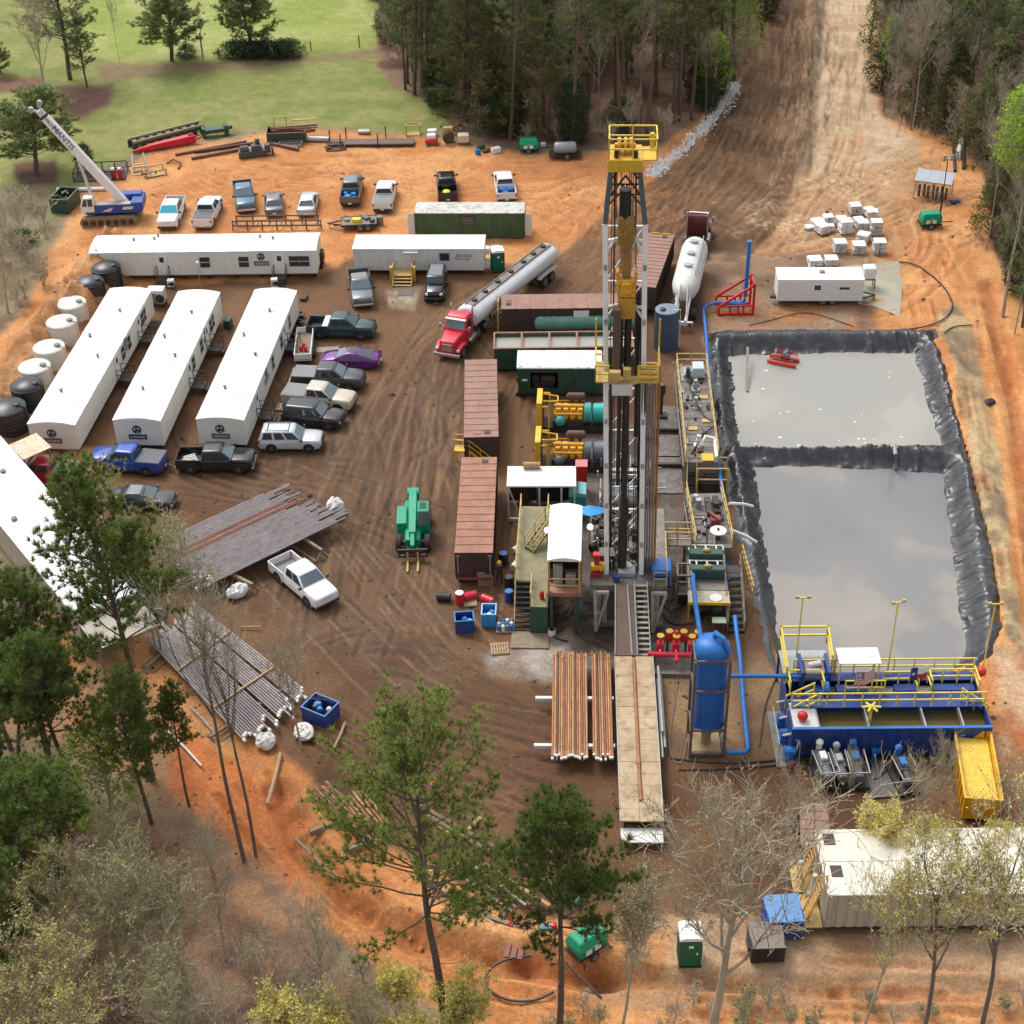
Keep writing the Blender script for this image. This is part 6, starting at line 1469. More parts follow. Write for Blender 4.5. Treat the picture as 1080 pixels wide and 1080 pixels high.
stairs_unit('access_stairs','short yellow stair from the olive walkway up to the doghouse side','stairs',p0,RZ+R(48),2.0,1.4,.8,rail_tan,.5,rail_tan,olive,z0=0)
a=P(535,513,3.0);b=P(607,513,3.0);a.z=b.z=0;ax=yaw(a,b);Ls=(b-a).length;Ds=2.5
t=thing('tool_shed','open sided shed with flat white roof behind the olive walkway','shed',a,ax)
rf=MB().bx(-.05,Ls+.05,-.08,Ds,2.95,3.08).build('roof',mat('rust_spotted_white_roof',(.72,.70,.66,1),.6,var=.06,dirt=.25,dirtcol=(.25,.14,.08,1),scale=1.6),t,bevel=.02)
q=MB().cyl((1.1,Ds-.3,3.35),(2.3,Ds-.3,3.35),.24,n=14);q.bx(1.2,1.3,Ds-.4,Ds-.2,3.08,3.3);q.bx(2.1,2.2,Ds-.4,Ds-.2,3.08,3.3);q.build('muffler',pipetan,rf,smooth=True)
q=MB()
for x in(.06,Ls*.47,Ls-1.0,Ls-.06):
 for y in(.0,Ds-.1):q.bx(x-.06,x+.06,y-.06,y+.06,0,2.95)
q.bar((.1,0,2.9),(.9,0,.3),.08);q.bx(0,Ls,-.06,.06,.0,.25);q.build('post',offwhite,t)
q=MB();q.bx(.06,Ls-.06,Ds-.2,Ds-.12,.2,2.9);q.build('wall',darksteel,t)
t=thing('compressor','dark engine compressor standing inside the open shed','compressor',P(580,528),ax);q=MB();q.bx(-.9,.9,-.4,.6,.2,1.0);q.cyl((-.6,0,1.3),(.6,0,1.3),.3,n=12);q.build('engine_block',darksteel,t,bevel=.04);q=MB();q.bx(-1.0,1.0,-.5,.7,0,.19);q.build('skid',steel,t);MB().bx(-.95,.95,-.45,-.38,1.5,1.56).build('top_frame',steel,t)
for x in(-.9,.9):MB().bx(x-.04,x+.04,-.45,-.37,.2,1.5).build('frame_post',steel,t)
t=thing('engine','rusty small engine standing at the left inside the open shed','engine',P(553,527),ax);q=MB();q.bx(-.4,.4,-.4,.4,0,.9);q.cyl((0,0,.9),(0,0,1.4),.2);q.build('engine_block',pipedark,t,bevel=.05);MB().cyl((-.5,0,.5),(-.4,0,.5),.35,n=14).build('flywheel',darksteel,t)
t=thing('fuel_box','red box with pale top behind the shed, beside the teal cover','box',P(613,519,0),RZ);MB().bx(-.42,.42,-.3,.6,1.0,2.4).build('casing',red,t,bevel=.03);MB().bx(-.44,.44,-.32,.62,2.403,2.46).build('lid',mat('pink_lid',(.62,.16,.18,1),.5,dirt=.1),t);MB().bx(-.35,.35,-.2,.5,0,.99).build('stand',darksteel,t)
t=thing('teal_cover_unit','pale teal arched cover between the shed and the blue umbrella','cover',P(609,543,0),RZ);rings=[]
for k in range(5):y=-.5+1.5*k/4;rings.append([V((-.65,y,1.9)),V((-.6,y,2.15)),V((0,y,2.25)),V((.6,y,2.15)),V((.65,y,1.9))])
MB().loft(rings).build('hood',mat('pale_teal_paint',(.18,.48,.46,1),.5,dirt=.1),t,smooth=True);MB().bx(-.6,.6,-.4,.9,0,1.88).build('cabinet',teal,t);MB().bx(-.03,.03,-.53,1.02,2.24,2.28).build('ridge',darksteel,t)
t=thing('umbrella','bright blue work umbrella over the drill floor beside the doghouse','umbrella',P(622,566,FZ),RZ)
q=MB();n=8;cpt=V((0,0,2.55));rim=[V((1.05*math.cos(2*PI*k/n),.95*math.sin(2*PI*k/n),2.05+.10*(k%2)-.30*math.sin(2*PI*k/n)))for k in range(n)]
for k in range(n):
 m_=(rim[k]+rim[(k+1)%n])/2*.5+cpt*.5+V((0,0,.08));q.face([cpt,rim[k],rim[(k+1)%n]]);q.face([cpt-V((0,0,.03)),rim[(k+1)%n]-V((0,0,.03)),rim[k]-V((0,0,.03))])
q.build('canopy',mat('umbrella_blue',(.01,.27,.62,1),.6,dirt=.02),t);MB().cyl((0,0,0),(0,0,2.5),.03,n=6).build('pole',steel,t)
lampm=emit('lit_lamp',(1,.9,.7,1),3.0)
for(u,v,z,lab)in((622,572,FZ,'lit floodlight on the drill floor below the blue umbrella'),(577,575,tz,'lit floodlight on a post at the left side of the doghouse')):
 t=thing('floodlight',lab,'floodlight',P(u,v,z));MB().cyl((0,0,0),(0,0,1.2),.03,n=6).build('pole',darksteel,t);MB().ball((0,-.05,1.3),.2,10,6).build('lamp_head',lampm,t,smooth=True)
def engine(u,v,label,drive,pump):
 t=thing('diesel_engine',label,'engine',P(u,v,0),RZ,'big yellow diesel engines of the rig')
 q=MB();q.bx(-.3,4.9,-.8,.8,.0,.55);q.build('skid',darksteel,t)
 q=MB();q.bx(-.32,.10,-1.15,-.92,.56,2.9);q.bx(-.32,.10,.92,1.15,.56,2.9);q.bx(-.32,.10,-.92,.92,2.55,2.9);q.bx(-.30,.06,-.92,.92,.56,1.0);q.bx(.55,.7,-1.1,-.95,.56,2.6);q.bx(.55,.7,.95,1.1,.56,2.6);q.bx(.11,.7,-1.1,-.98,2.45,2.6);q.bx(.11,.7,.98,1.1,2.45,2.6);q.bar((.2,-.9,2.95),(1.3,-.5,2.7),.1);q.bar((.2,.2,2.95),(1.3,.3,2.7),.1);q.bar((1.3,-.5,2.7),(1.3,.3,2.7),.1)
 q.build('radiator_frame',yellow,t,bevel=.02)
 MB().bx(-.2,.03,-.91,.91,1.01,2.54).build('radiator',darksteel,t)
 q=MB();q.cyl((.12,0,1.75),(.2,0,1.75),.75,n=18);q.build('fan',darkbrown,t)
 q=MB();q.bx(1.0,3.3,-.42,.42,.85,1.75)
 for k in range(4):
  x=1.15+k*.56
  q.bx(x,x+.42,-.5,-.2,1.75,2.0);q.bx(x,x+.42,.2,.5,1.75,2.0);q.bx(x,x+.36,-.75,-.45,1.2,1.5)
 q.bx(1.0,3.3,-.14,.14,1.78,2.15);q.cyl((1.0,-.68,1.7),(3.2,-.68,1.7),.1,n=8);q.bx(.8,3.4,.55,.62,2.1,2.18)
 q.build('engine_block',catyellow,t,bevel=.035)
 q=MB();q.bx(.9,3.2,-.8,-.5,.6,1.15);q.cyl((2.4,.55,1.7),(2.4,.55,2.3),.12);q.cyl((3.0,.55,1.7),(3.0,.55,2.3),.12);q.bx(1.3,1.7,-.95,-.6,1.2,1.35);q.build('oil_pan',darkbrown,t,bevel=.03)
 q=MB();q.lathe([(.05,1.9),(.2,2.0),(.30,2.1),(.30,3.3),(.2,3.4),(.05,3.45)],14,(0,.65,2.5),'x');q.build('muffler',mat('rust_brown_muffler',(.11,.04,.035,1),.6,dirt=.2),t,smooth=True)
 q=MB();q.ball((1.5,-1.0,1.25),.42,12,8);q.build('air_filter',drive,t,smooth=True)
 q=MB();q.cyl((3.35,0,1.45),(3.85,0,1.45),.78,n=20);q.build('clutch_housing',drive,t,smooth=True)
 q=MB();q.loft([[V((x,r*math.cos(2*PI*k/20),1.45+r*math.sin(2*PI*k/20)))for k in range(20)]for x,r in((3.95,.5),(4.05,.72),(4.9,.78),(5.1,.6),(5.15,.3))]);q.build('gearbox',pump,t,smooth=True,bevel=0)
 return t
brightteal=mat('bright_teal_paint',(.01,.36,.34,1),.4,dirt=.1)
engine(571,451,'yellow diesel engine with bright teal drive, nearer the green generator house',teal,brightteal)
engine(569.5,492,'yellow diesel engine with blue grey drive, nearer the white roofed shed',bluegrey,bluegrey)
t=rthing('drawworks','cluttered grey drawworks machinery behind the derrick feet','winch machinery')
q=MB();c0=L(668,520,2.0)
q.bx(-1.2,1.9,7.9,8.3,.1,.7);q.bx(-1.2,1.9,15.6,16.0,.1,.7);q.bx(-1.0,-.7,8.3,15.6,.2,.5);q.bx(1.4,1.7,8.3,15.6,.2,.5);q.build('skid',greysteel,t)
q=MB();q.cyl((-1.0,9.6,2.4),(1.5,9.6,2.4),.75,n=20);q.build('drum',darksteel,t,smooth=True)
for x in(-1.15,1.55):MB().cyl((x,9.6,2.4),(x+.12,9.6,2.4),1.0,n=20).build('drum_flange',greysteel,t)
q=MB();q.bx(-1.3,1.8,10.9,12.2,.7,2.1);q.bx(-.6,.9,12.6,13.8,.7,1.7);q.build('gear_housing',bluegrey,t,bevel=.06)
for x in(-1.0,-.2,.7,1.5):MB().bx(x-.06,x+.06,8.6,8.72,.7,2.5).build('frame_post',steel,t)
q=MB()
r_=random.Random(12)
for k in range(34):
 x,y,z=r_.uniform(-1.9,2.2),r_.uniform(8,16.5),r_.uniform(.5,1.9);d_=r_.choice(((1,0,0),(0,1,0),(0,0,1)));l_=r_.uniform(.5,2.2)
 q.cyl((x,y,z),(x+d_[0]*l_,y+d_[1]*l_,z+d_[2]*l_*.5),r_.uniform(.03,.08),n=6)
q.build('pipework',steel,t)
q=MB()
for k in range(26):q.box((r_.uniform(-1.8,2.2),r_.uniform(8.2,16.5),r_.uniform(.3,1.6)),(r_.uniform(.2,.7),r_.uniform(.2,.6),r_.uniform(.2,.6)),r_.uniform(0,1))
q.build('valve_box',darksteel,t,bevel=.02)
q=MB();q.rail([(-1.6,8.0,FZ),(-1.6,7.2,FZ)],1.0);q.bar((-1.2,14.5,.4),(.9,11.5,2.6),.1);q.bx(-1.3,1.9,14.2,14.3,1.9,2.0);q.bx(-1.3,1.9,15.0,15.1,1.9,2.0);q.bx(-1.3,1.9,12.2,12.3,2.2,2.3);q.build('cross_beam',offwhite,t)
t=rthing('floor_pipework','tangle of pipes, valves and hoses on the drill floor around the mast feet','pipework')
q=MB()
for k in range(46):
 x,y=r_.uniform(-1.9,.9),r_.uniform(.4,7.0);h=r_.uniform(.3,1.5);q.cyl((x,y,FZ+.02),(x+r_.uniform(-.2,.2),y+r_.uniform(-.2,.2),FZ+h),r_.uniform(.03,.08),n=6)
 if k%2:q.cyl((x,y,FZ+h*.8),(x+r_.uniform(-.8,.8),y+r_.uniform(-.5,.5),FZ+h*.7),.045,n=6)
q.build('pipe',steel,t)
q=MB()
for k in range(44):q.box((r_.uniform(-2.1,.8),r_.uniform(.6,7.0),FZ+.25),(r_.uniform(.15,.6),r_.uniform(.15,.5),r_.uniform(.2,.55)),r_.uniform(0,2))
q.build('valve',darksteel,t,bevel=.02)
q=MB()
for k in range(7):
 x,y=r_.uniform(-2.0,.6),r_.uniform(.5,6);q.tube([(x,y,FZ+.06),(x+r_.uniform(-.5,.5),y+.5,FZ+.5),(x+r_.uniform(-.6,.6),y+1.0,FZ+.3),(x+r_.uniform(-.8,.8),y+1.4,FZ+.06)],.05,6)
q.build('hose',black,t)
for k,lab in enumerate(('black hose looping on the wet ground under the doghouse','black hose looping on the wet ground beside the ramp foot')):
 q=MB();u0_,v0_=((600,640),(704,640))[k]
 for j in range(5):
  pts=[];p=P(u0_+r_.uniform(-8,8),v0_+r_.uniform(-8,8),.1);a_=r_.uniform(0,6)
  for i in range(14):pts.append(p.copy());p=p+V((math.cos(a_),math.sin(a_),0))*.35;a_+=r_.uniform(-.2,.75)
  q.tube(pts,.055,6)
 o=q.build('hose',black,None,smooth=True);tag(o,lab,'hose')
MZ=2.25
def mudtank(label,fl,nl,nr,z,name='mud_tank'):
 "fl far left, nl near left, nr near right roof corners in pixels"
 A=P(*fl,z);B=P(*nl,z);Cc=P(*nr,z);d=A-B;d.z=0;Lm=d.length;az=math.atan2(d.y,d.x);W_=(Cc-B).length
 t=thing(name,label,'mud tank',(B.x,B.y,0),az)
 q=MB();q.bx(0,Lm,-W_,0,.2,z-.1)
 for k in range(int(Lm/.8)):q.bx(.4+k*.8-.05,.4+k*.8+.05,-W_-.06,.06,.25,z-.12)
 q.build('wall',greysteel,t)
 q=MB();q.bx(-.03,Lm+.03,-W_-.03,.03,z-.1,z-.02)
 for k in range(int(Lm/1.1)):q.bx(.5+k*1.1,.58+k*1.1,-W_,0,z-.02,z+.02)
 q.bx(0,Lm,-W_*.55,-W_*.52,z-.02,z+.02)
 q.build('deck',deckmud,t)
 q=MB();q.rail([(0,-.02,z),(Lm,-.02,z)],1.05,.035,1.5);q.rail([(0,-W_+.02,z),(Lm,-W_+.02,z)],1.05,.035,1.5);q.build('guard_rail',rail_tan,t)
 q=MB();q.bx(0,Lm,-W_+.2,-W_+.5,0,.2);q.bx(0,Lm,-.5,-.2,0,.2);q.build('skid',darksteel,t)
 r2=random.Random(int(Lm*10));q=MB();p_=MB()
 for k in range(int(Lm*3)):
  x,y=r2.uniform(.3,Lm-.3),r2.uniform(-W_+.2,-.2);l_=r2.uniform(.3,1.4);c_=r2.random()<.5
  if k%2:p_.cyl((x,y,z+.06),(x+l_*c_,y+l_*.5*(not c_),z+.06+.4*(r2.random()<.3)),r2.uniform(.03,.07),n=6)
  else:q.box((x,y,z+.1),(r2.uniform(.12,.45),r2.uniform(.12,.4),r2.uniform(.08,.3)),r2.uniform(0,1))
 q.build('valve_box',darksteel,t,bevel=.015);p_.build('pipework',steel,t)
 for s in(0,1):MB().tube([(.2,.09-s*(W_+.18),z*.75),(Lm*.5,.12-s*(W_+.24),z*.7),(Lm-.2,.09-s*(W_+.18),z*.75)],.07,6).build('side_pipe',greysteel,t)
 return t,Lm,W_
t,Lm,W_=mudtank('farther muddy steel mud tank with yellow rails along the pit edge',(713,385),(723,487),(757,485),MZ)
print('mudtank A',Lm,W_)
q=MB();q.rail([(Lm,-.02,MZ),(Lm,-W_+.02,MZ)],1.05,.035,1.5);q.build('end_rail',rail_tan,t)
for k,(x,y)in enumerate(((Lm-2.0,-W_*.35),(Lm-3.9,-W_*.55),(Lm-6.5,-W_*.5),(2.2,-W_*.45))):
 m_=MB();m_.cyl((x,y,MZ),(x,y,MZ+.55),.2,n=12);m_.cyl((x,y,MZ+.55),(x,y,MZ+.9),.16,n=12);m_.lathe([(.02,0),(.38,0),(.38,.08),(.02,.1)],14,(x,y,MZ+.02));m_.build('agitator',(green_d,steel,steel,offwhite)[k],t,smooth=True)
MB().bx(Lm-2.3,Lm-1.1,-W_+.3,-W_+1.2,MZ+.02,MZ+1.0).build('control_cabinet',mat('pale_blue_cabinet',(.48,.54,.58,1),.5,dirt=.1),t,bevel=.05)
MB().bx(Lm-2.4,Lm-.3,-W_+.2,-.3,MZ-.015,MZ+.03).build('pale_deck',mat('pale_deck_plate',(.5,.47,.4,1),.6,dirt=.2),t)
for(x,y)in((Lm-5.0,-W_+.5),(Lm-8.5,-W_+.5),(Lm-9.6,-.8)):MB().bx(x-.25,x+.25,y-.35,y+.35,MZ+.021,MZ+.06).build('hatch_cover',rail_tan,t)
q=MB();q.tube([(Lm-3.2,-.9,MZ+.1),(Lm-5.5,-1.1,MZ+.12),(Lm-8.0,-1.8,MZ+.1),(Lm-9.0,-2.5,MZ+.15)],.07,8);q.tube([(Lm-9.2,-2.6,MZ+.2),(Lm-10.5,-1.6,MZ+.12),(1.0,-.5,MZ+.1)],.07,8);q.build('hose',black,t,smooth=True)
q=MB();q.tube([(2.2,-W_+.1,MZ+.5),(.8,-W_+.15,MZ+.5),(.0,-W_+.1,MZ+.4)],.14,10);q.tube([(2.2,-W_+.1,MZ+.6),(2.4,-W_+.8,MZ+.7),(1.9,-W_+1.2,MZ+.2)],.12,10);q.build('white_pipe',white,t,smooth=True)
MB().bx(.05,1.0,-W_+.3,-1.2,MZ+.021,MZ+.09).build('yellow_plate',yellow,t)
t,Lm,W_=mudtank('nearer muddy steel mud tank with hose reel disc on its deck, next to the shakers',(723,521),(733.5,578),(771,573),MZ)
print('mudtank B',Lm,W_)
MB().cyl((1.2,-W_+.85,MZ+.5),(1.2,-W_+.85,MZ+.58),.56,n=24).build('reel_disc',white,t);MB().cyl((1.2,-W_+.85,MZ),(1.2,-W_+.85,MZ+.75),.08,n=8).build('reel_spindle',darksteel,t)
q=MB();q.bx(2.2,2.9,-W_+.5,-W_+1.2,MZ,MZ+.7);q.bar((2.1,-W_+.6,MZ+.75),(3.1,-W_+1.4,MZ+.9),.2);q.build('red_pump',mat('worn_dark_red',(.25,.05,.05,1),.5,dirt=.3),t,bevel=.04)
q=MB();q.bx(3.6,5.6,-W_+.35,-W_+.75,MZ,MZ+.45);q.bx(3.6,5.6,-W_+.9,-W_+1.3,MZ,MZ+.35);q.cyl((4.2,-W_+.6,MZ+.45),(4.2,-W_+.6,MZ+.8),.2);q.build('mixer_unit',darksteel,t,bevel=.03)
q=MB();q.cyl((4.8,-W_+1.8,MZ),(4.8,-W_+1.8,MZ+.7),.22,n=12);q.cyl((5.6,-W_+1.9,MZ),(5.6,-W_+1.9,MZ+.5),.2,n=12);q.build('agitator',steel,t,smooth=True)
q=MB();q.tube([(.5,-.8,MZ+.1),(2.2,-1.0,MZ+.1),(3.2,-1.7,MZ+.1),(2.0,-2.0,MZ+.1),(.8,-1.6,MZ+.1)],.05,6);q.build('hose',black,t,smooth=True)
for k,(u,v)in enumerate(((786,533),(790,560))):
 p=P(769,v-2,MZ-.4);p2=P(u+8,v+(1 if k==0 else 12),.9)
 q=MB().tube([p,p.lerp(p2,.6)+V((0,0,.1)),p2],.11,10);o=q.build('drain_pipe',white,None,smooth=True);tag(o,('straight white drain pipe from the nearer mud tank over the liner','bent white drain pipe below the hose reel disc')[k],'pipe')
p0=P(729.5,512,0);stairs_unit('access_stairs','narrow dark steps between the two mud tanks','stairs',P(729,521,.05),RZ+R(90),1.6,2.0,.7,rail_tan,0,rail_tan,darksteel)
t=thing('transfer_pump','yellow tan steel frame with pump between the two mud tanks','pump frame',P(750,516,0),RZ)
q=MB()
for x in(-1.1,1.1):
 for y in(-.6,.9):q.bx(x-.06,x+.06,y-.06,y+.06,0,2.2)
for z in(1.2,2.15):q.bx(-1.1,1.1,-.64,-.56,z,z+.1);q.bx(-1.1,1.1,.86,.94,z,z+.1)
q.build('frame',rail_tan,t);q=MB();q.bx(-.8,.7,-.4,.7,0.02,.8);q.cyl((-.5,.2,1.0),(.6,.2,1.0),.28,n=12);q.build('pump',darksteel,t,bevel=.04)
t=thing('shale_shaker','pair of dark green shale shakers in a grey frame between mud tank and blue separator','shaker',P(745,640,0),RZ)
q=MB();q.bx(-1.3,1.3,-.6,4.2,.1,1.9);q.build('tank',greysteel,t)
for y in(.35,2.1):
 b_=MB().bx(-1.15,1.15,y+.1,y+.75,1.95,2.75).build('shaker_box',green_d,t,bevel=.06)
 MB().ball((0,y+.42,2.82),.2,10,6,(1.4,.8,.8)).build('motor',tan_m if 'tan_m' in globals()else rail_tan,b_,smooth=True)
 q=MB();q.bar((-1.15,y+.8,2.5),(-1.15,y+1.7,2.3),.08);q.bar((1.15,y+.8,2.5),(1.15,y+1.7,2.3),.08)
 for x in(-.7,0,.7):q.bar((x,y+.8,2.45),(x,y+1.65,2.3),.10)
 q.bar((-1.2,y+1.68,2.3),(1.2,y+1.68,2.3),.09);q.build('screen_frame',offwhite,b_)
q=MB();q.bx(-1.35,1.35,-1.9,-.62,1.75,1.85);q.build('platform',mat('pale_muddy_platform',(.40,.36,.28,1),.6,dirt=.4,dirtcol=MUD),t);q=MB()
q.bx(-1.38,1.38,-1.98,-1.9,1.7,1.92);q.build('platform_edge',yellow,t);MB().lathe([(.02,1.86),(.42,1.86),(.42,1.9),(.02,1.92)],18,(.45,-1.4,0)).build('round_cover',offwhite,t)
q=MB()
for x in(-1.3,1.3):q.bx(x-.06,x+.06,-1.85,-1.73,0,1.74)
q.build('prop',rail_tan,t)
for x in(-.7,.6):MB().ball((x,-1.2,.8),.42,12,8).build('pump_ball',green_d,t,smooth=True)
MB().bx(.2,1.1,-2.9,-2.3,.9,1.0).build('pale_green_tray',mat('pale_green_tray',(.30,.42,.30,1),.6,dirt=.2),t);q=MB()
for x in(.3,1.0):q.bx(x-.04,x+.04,-2.64,-2.56,0,.9)
q.build('tray_leg',greysteel,t)
stairs_unit('access_stairs','long dark stairs descending along the shakers beside the liner','stairs',P(776,668,0),RZ+R(92),3.9,2.0,1.1,greysteel,.8,greysteel,darksteel)
t=thing('plank_rail','yellow tan railing along the liner edge beside the shaker stairs','railing',P(793,643,0),RZ);q=MB();q.rail([(0,0,.9),(-.45,4.6,.9)],1.05,.05,.6);q.build('guard_rail',rail_tan,t);q=MB()
for f_ in(0,.5,1):q.bx(-.45*f_-.05,-.45*f_+.05,4.6*f_-.05,4.6*f_+.05,-.1,.95)
q.build('post',rail_tan,t)
t=thing('suction_tank','dark tall open steel frame between the blue box unit and the shakers','frame',P(720,636,0),RZ);q=MB()
for x in(-.45,.45):
 for y in(-.4,.9):q.bx(x-.05,x+.05,y-.05,y+.05,0,2.6)
for z in(1.0,2.55):
 for y in(-.4,.9):q.bx(-.4,.4,y-.05,y+.05,z,z+.1)
 for x in(-.45,.45):q.bx(x-.05,x+.05,-.35,.85,z,z+.1)
q.build('frame',greysteel,t);MB().bx(-.3,.3,-.2,.7,.05,.9).build('tank',darkbrown,t,bevel=.03)
t=rthing('floor_bridge','yellow railed bridge from the drill floor across to the mud tanks','walkway');a=L(700,574,MZ+.3);b=L(722,566,MZ+.3)
q=MB();q.bx(a.x-1.0,b.x+.4,a.y-.1,a.y+1.1,MZ+.2,MZ+.3);q.build('deck',deckmud,t);q=MB();q.rail([(a.x-1.0,a.y-.08,MZ+.3),(b.x+.4,a.y-.08,MZ+.3)],1.05,.04,.9);q.rail([(a.x-1.0,a.y+1.08,MZ+.3),(b.x+.4,a.y+1.08,MZ+.3)],1.05,.04,.9);q.build('guard_rail',rail_tan,t)
for x in(a.x-.6,b.x):MB().bx(x-.06,x+.06,a.y+.4,a.y+.52,0,MZ+.2).build('prop',greysteel,t)
t=rthing('pipe_setback','grey wet ground plates and beams behind the racked drill pipes','ground plates');q=MB()
for(u,v,w_,d_)in((704,500,2.2,5),(700,470,2.4,3.2),(703,440,2.0,3.4)):
 c=L(u,v,.1);q.box((c.x,c.y,.05),(w_,d_,.09),r_.uniform(-.04,.04))
q.build('plate',mat('wet_timber_plate',(.12,.10,.085,1),.35,var=.3,dirt=.4,dirtcol=(.28,.25,.22,1),scale=.9),t);q=MB();c=L(704,492,.2);q.bx(c.x-1.2,c.x+1.2,c.y,c.y+.25,.1,.4);c=L(703,455,.2);q.bx(c.x-1.1,c.x+1.1,c.y,c.y+.25,.1,.4);q.build('beam',darksteel,t)
t=thing('vertical_mixer','dark upright mixing column behind the racked drill pipes','mixer',P(697,440,0),RZ);q=MB();q.cyl((0,0,0),(0,0,2.6),.12,n=8);q.cyl((0,0,2.2),(0,0,3.0),.28,n=12);q.bx(-.5,.5,-.4,.4,0,.3);q.build('column',darksteel,t,smooth=True);q=MB();q.tube([(0,0,2.9),(-.5,.1,3.2),(-1.0,.2,2.8)],.12,8);q.build('elbow_pipe',steel,t,smooth=True)
t=thing('choke_manifold','bright red valve manifold with yellow handwheels left of the blue separator','valve manifold',P(714,700,0),RZ)
q=MB();q.bx(-2.1,2.0,-1.2,1.9,.05,.15);q.bx(-2.2,2.1,-1.35,-1.2,.02,.3);q.build('skid',greysteel,t)
q=MB();q.cyl((-1.9,-.3,1.0),(1.7,-.3,1.0),.17,n=12);q.cyl((-.6,1.1,1.3),(1.6,1.1,1.3),.13,n=12)
for x in(-1.1,-.1,.9):q.cyl((x,-.3,1.0),(x,1.1,1.3),.12,n=10);q.bx(x-.22,x+.22,.1,.55,.85,1.5);q.cyl((x,.3,1.4),(x,.3,2.0),.1)
for x in(-.5,.4,1.3):q.bx(x-.2,x+.2,.9,1.3,1.05,1.65)
q.cyl((-.1,.5,1.2),(-.1,.5,2.3),.14);q.cyl((-.1,-1.0,1.0),(-.1,-.3,1.0),.14)
q.build('valve_body',pinkred,t,bevel=.03)
q=MB()
for x,y,z in((-1.1,.3,2.02),(-.1,.3,2.02),(.9,.3,2.02),(.4,1.1,1.75),(1.3,1.1,1.75),(-.5,1.1,1.75)):q.lathe([(.14,0),(.24,0),(.24,.05),(.14,.05)],14,(x,y,z));q.bx(x-.2,x+.2,y-.02,y+.02,z,z+.04)
q.build('handwheel',yellow,t)
q=MB()
for x in(-1.5,1.4):q.bx(x-.06,x+.06,-.4,-.2,.15,.9);q.bx(x*.4-.06,x*.4+.06,1.0,1.2,.15,1.2)
q.build('stand',darksteel,t);MB().ball((1.75,1.2,1.3),.28,10,6).build('blue_valve',blue,t,smooth=True)
bl=P(726,799,0);br=P(764,799,0);az=yaw(bl,br);Wd=(br-bl).length;HS=8.3
t=thing('mud_gas_separator','tall bright blue upright separator vessel in a brown frame','separator',bl.lerp(br,.5),az)
r_v=.98
q=MB();q.lathe([(.05,1.7),(.5,1.75),(r_v,2.1),(r_v,HS-.6),(r_v*.94,HS-.36),(r_v*.7,HS-.12),(r_v*.3,HS),(.05,HS+.02)],28,(0,.95,0));q.build('vessel',mat('separator_blue',(.01,.11,.42,1),.4,var=.15,dirt=.06),t,smooth=True)
q=MB()
for z in(2.0,4.6,HS-.9):q.lathe([(r_v,z),(r_v+.03,z),(r_v+.03,z+.1),(r_v,z+.1)],28,(0,.95,0))
q.build('band',blue_b,t,smooth=True)
MB().lathe([(.1,-.1),(r_v+.012,-.7),(r_v*.955,-.33),(r_v*.72,-.08),(r_v*.3,.04),(.05,.06)],28,(0,.95,HS)).build('vessel_dome',blue_b,t,smooth=True)
q=MB()
for x in(-Wd/2+.08,Wd/2-.08):
 for y in(.0,1.85):q.bx(x-.08,x+.08,y-.08,y+.08,0,HS-.9)
for z in(.25,2.1,5.1,HS-.95):
 for y in(.0,1.85):q.bx(-Wd/2+.16,Wd/2-.16,y-.06,y+.06,z,z+.14)
 for x in(-Wd/2+.08,Wd/2-.08):q.bx(x-.06,x+.06,.08,1.77,z,z+.14)
q.build('frame',mat('brown_steel_frame',(.16,.115,.09,1),.6,.1,dirt=.3,dirtcol=RUST),t)
q=MB();q.bx(-Wd/2+.2,Wd/2-.2,.1,1.8,.05,.4);q.cyl((0,.95,.4),(0,.95,1.8),.3,n=14);q.build('sump',mat('tan_sump',(.32,.23,.11,1),.5,dirt=.3),t)
MB().tube([(.15,1.2,HS-.05),(.15,.95,HS+.45),(.55,.6,HS+.35),(.95,.35,HS-.5)],.16,10).build('vent_elbow',blue_b,t,smooth=True)
def flow(name,label,pts,r=.14,m=blue_b):
 o=MB().tube(pts,r,12).build(name,m,None,smooth=True);return tag(o,label,'pipe')
flow('flow_line','bright blue pipe running from the separator top back to the shakers',[P(741,690,6.6),P(739,672,5.2),P(734,640,4.2),P(731,612,3.4),P(731,606,2.4)],.15)
flow('flow_line','bright blue pipe bending along the ground on the right of the separator',[P(775,650,1.2),P(777,668,1.0),P(780,690,.7),P(784,740,.5),P(788,780,.4),P(789,790,.35),P(785,794,.35),P(766,793.5,.5)],.15)
flow('flow_line','bright blue pipe crossing level from the separator to the blue shaker tank',[P(766,713,3.2),P(800,713,3.2),P(840,713.5,3.1),P(872,715,3.0)],.13)
flow('flow_line','thin blue pipe along the mud tanks up to the red flare skid',[P(770,640,.9),P(766,590,1.0),P(762,520,1.2),P(752,440,1.3),P(747,385,1.2),P(744,345,.8),P(741.5,326,.7),P(746,322,.7),P(752,320,.7),P(787,320.5,.7)],.13)
a=P(757,333,0);b=P(795,332,0);az=yaw(a,b);Ld=(b-a).length
t=thing('flare_skid','red steel A frame skid holding a tall blue upright pipe','flare stack',a,az)
q=MB()
for y in(0,1.9):
 q.bx(0,Ld,y-.08,y+.08,.05,.25);q.bx(Ld-.2,Ld,y-.09,y+.09,.25,3.0);q.bar((.1,y,.9),(Ld-.1,y,2.9),.18)
 for x in(.08,Ld*.33,Ld*.55,Ld*.7):q.bx(x-.07,x+.07,y-.07,y+.07,.25,.9)
 q.bx(.08,Ld-.2,y-.06,y+.06,.85,.97)
for x in(.08,Ld-.1):q.bx(x-.08,x+.08,.08,1.82,.06,.24)
q.bx(Ld-.18,Ld-.02,.09,1.81,2.7,2.9)
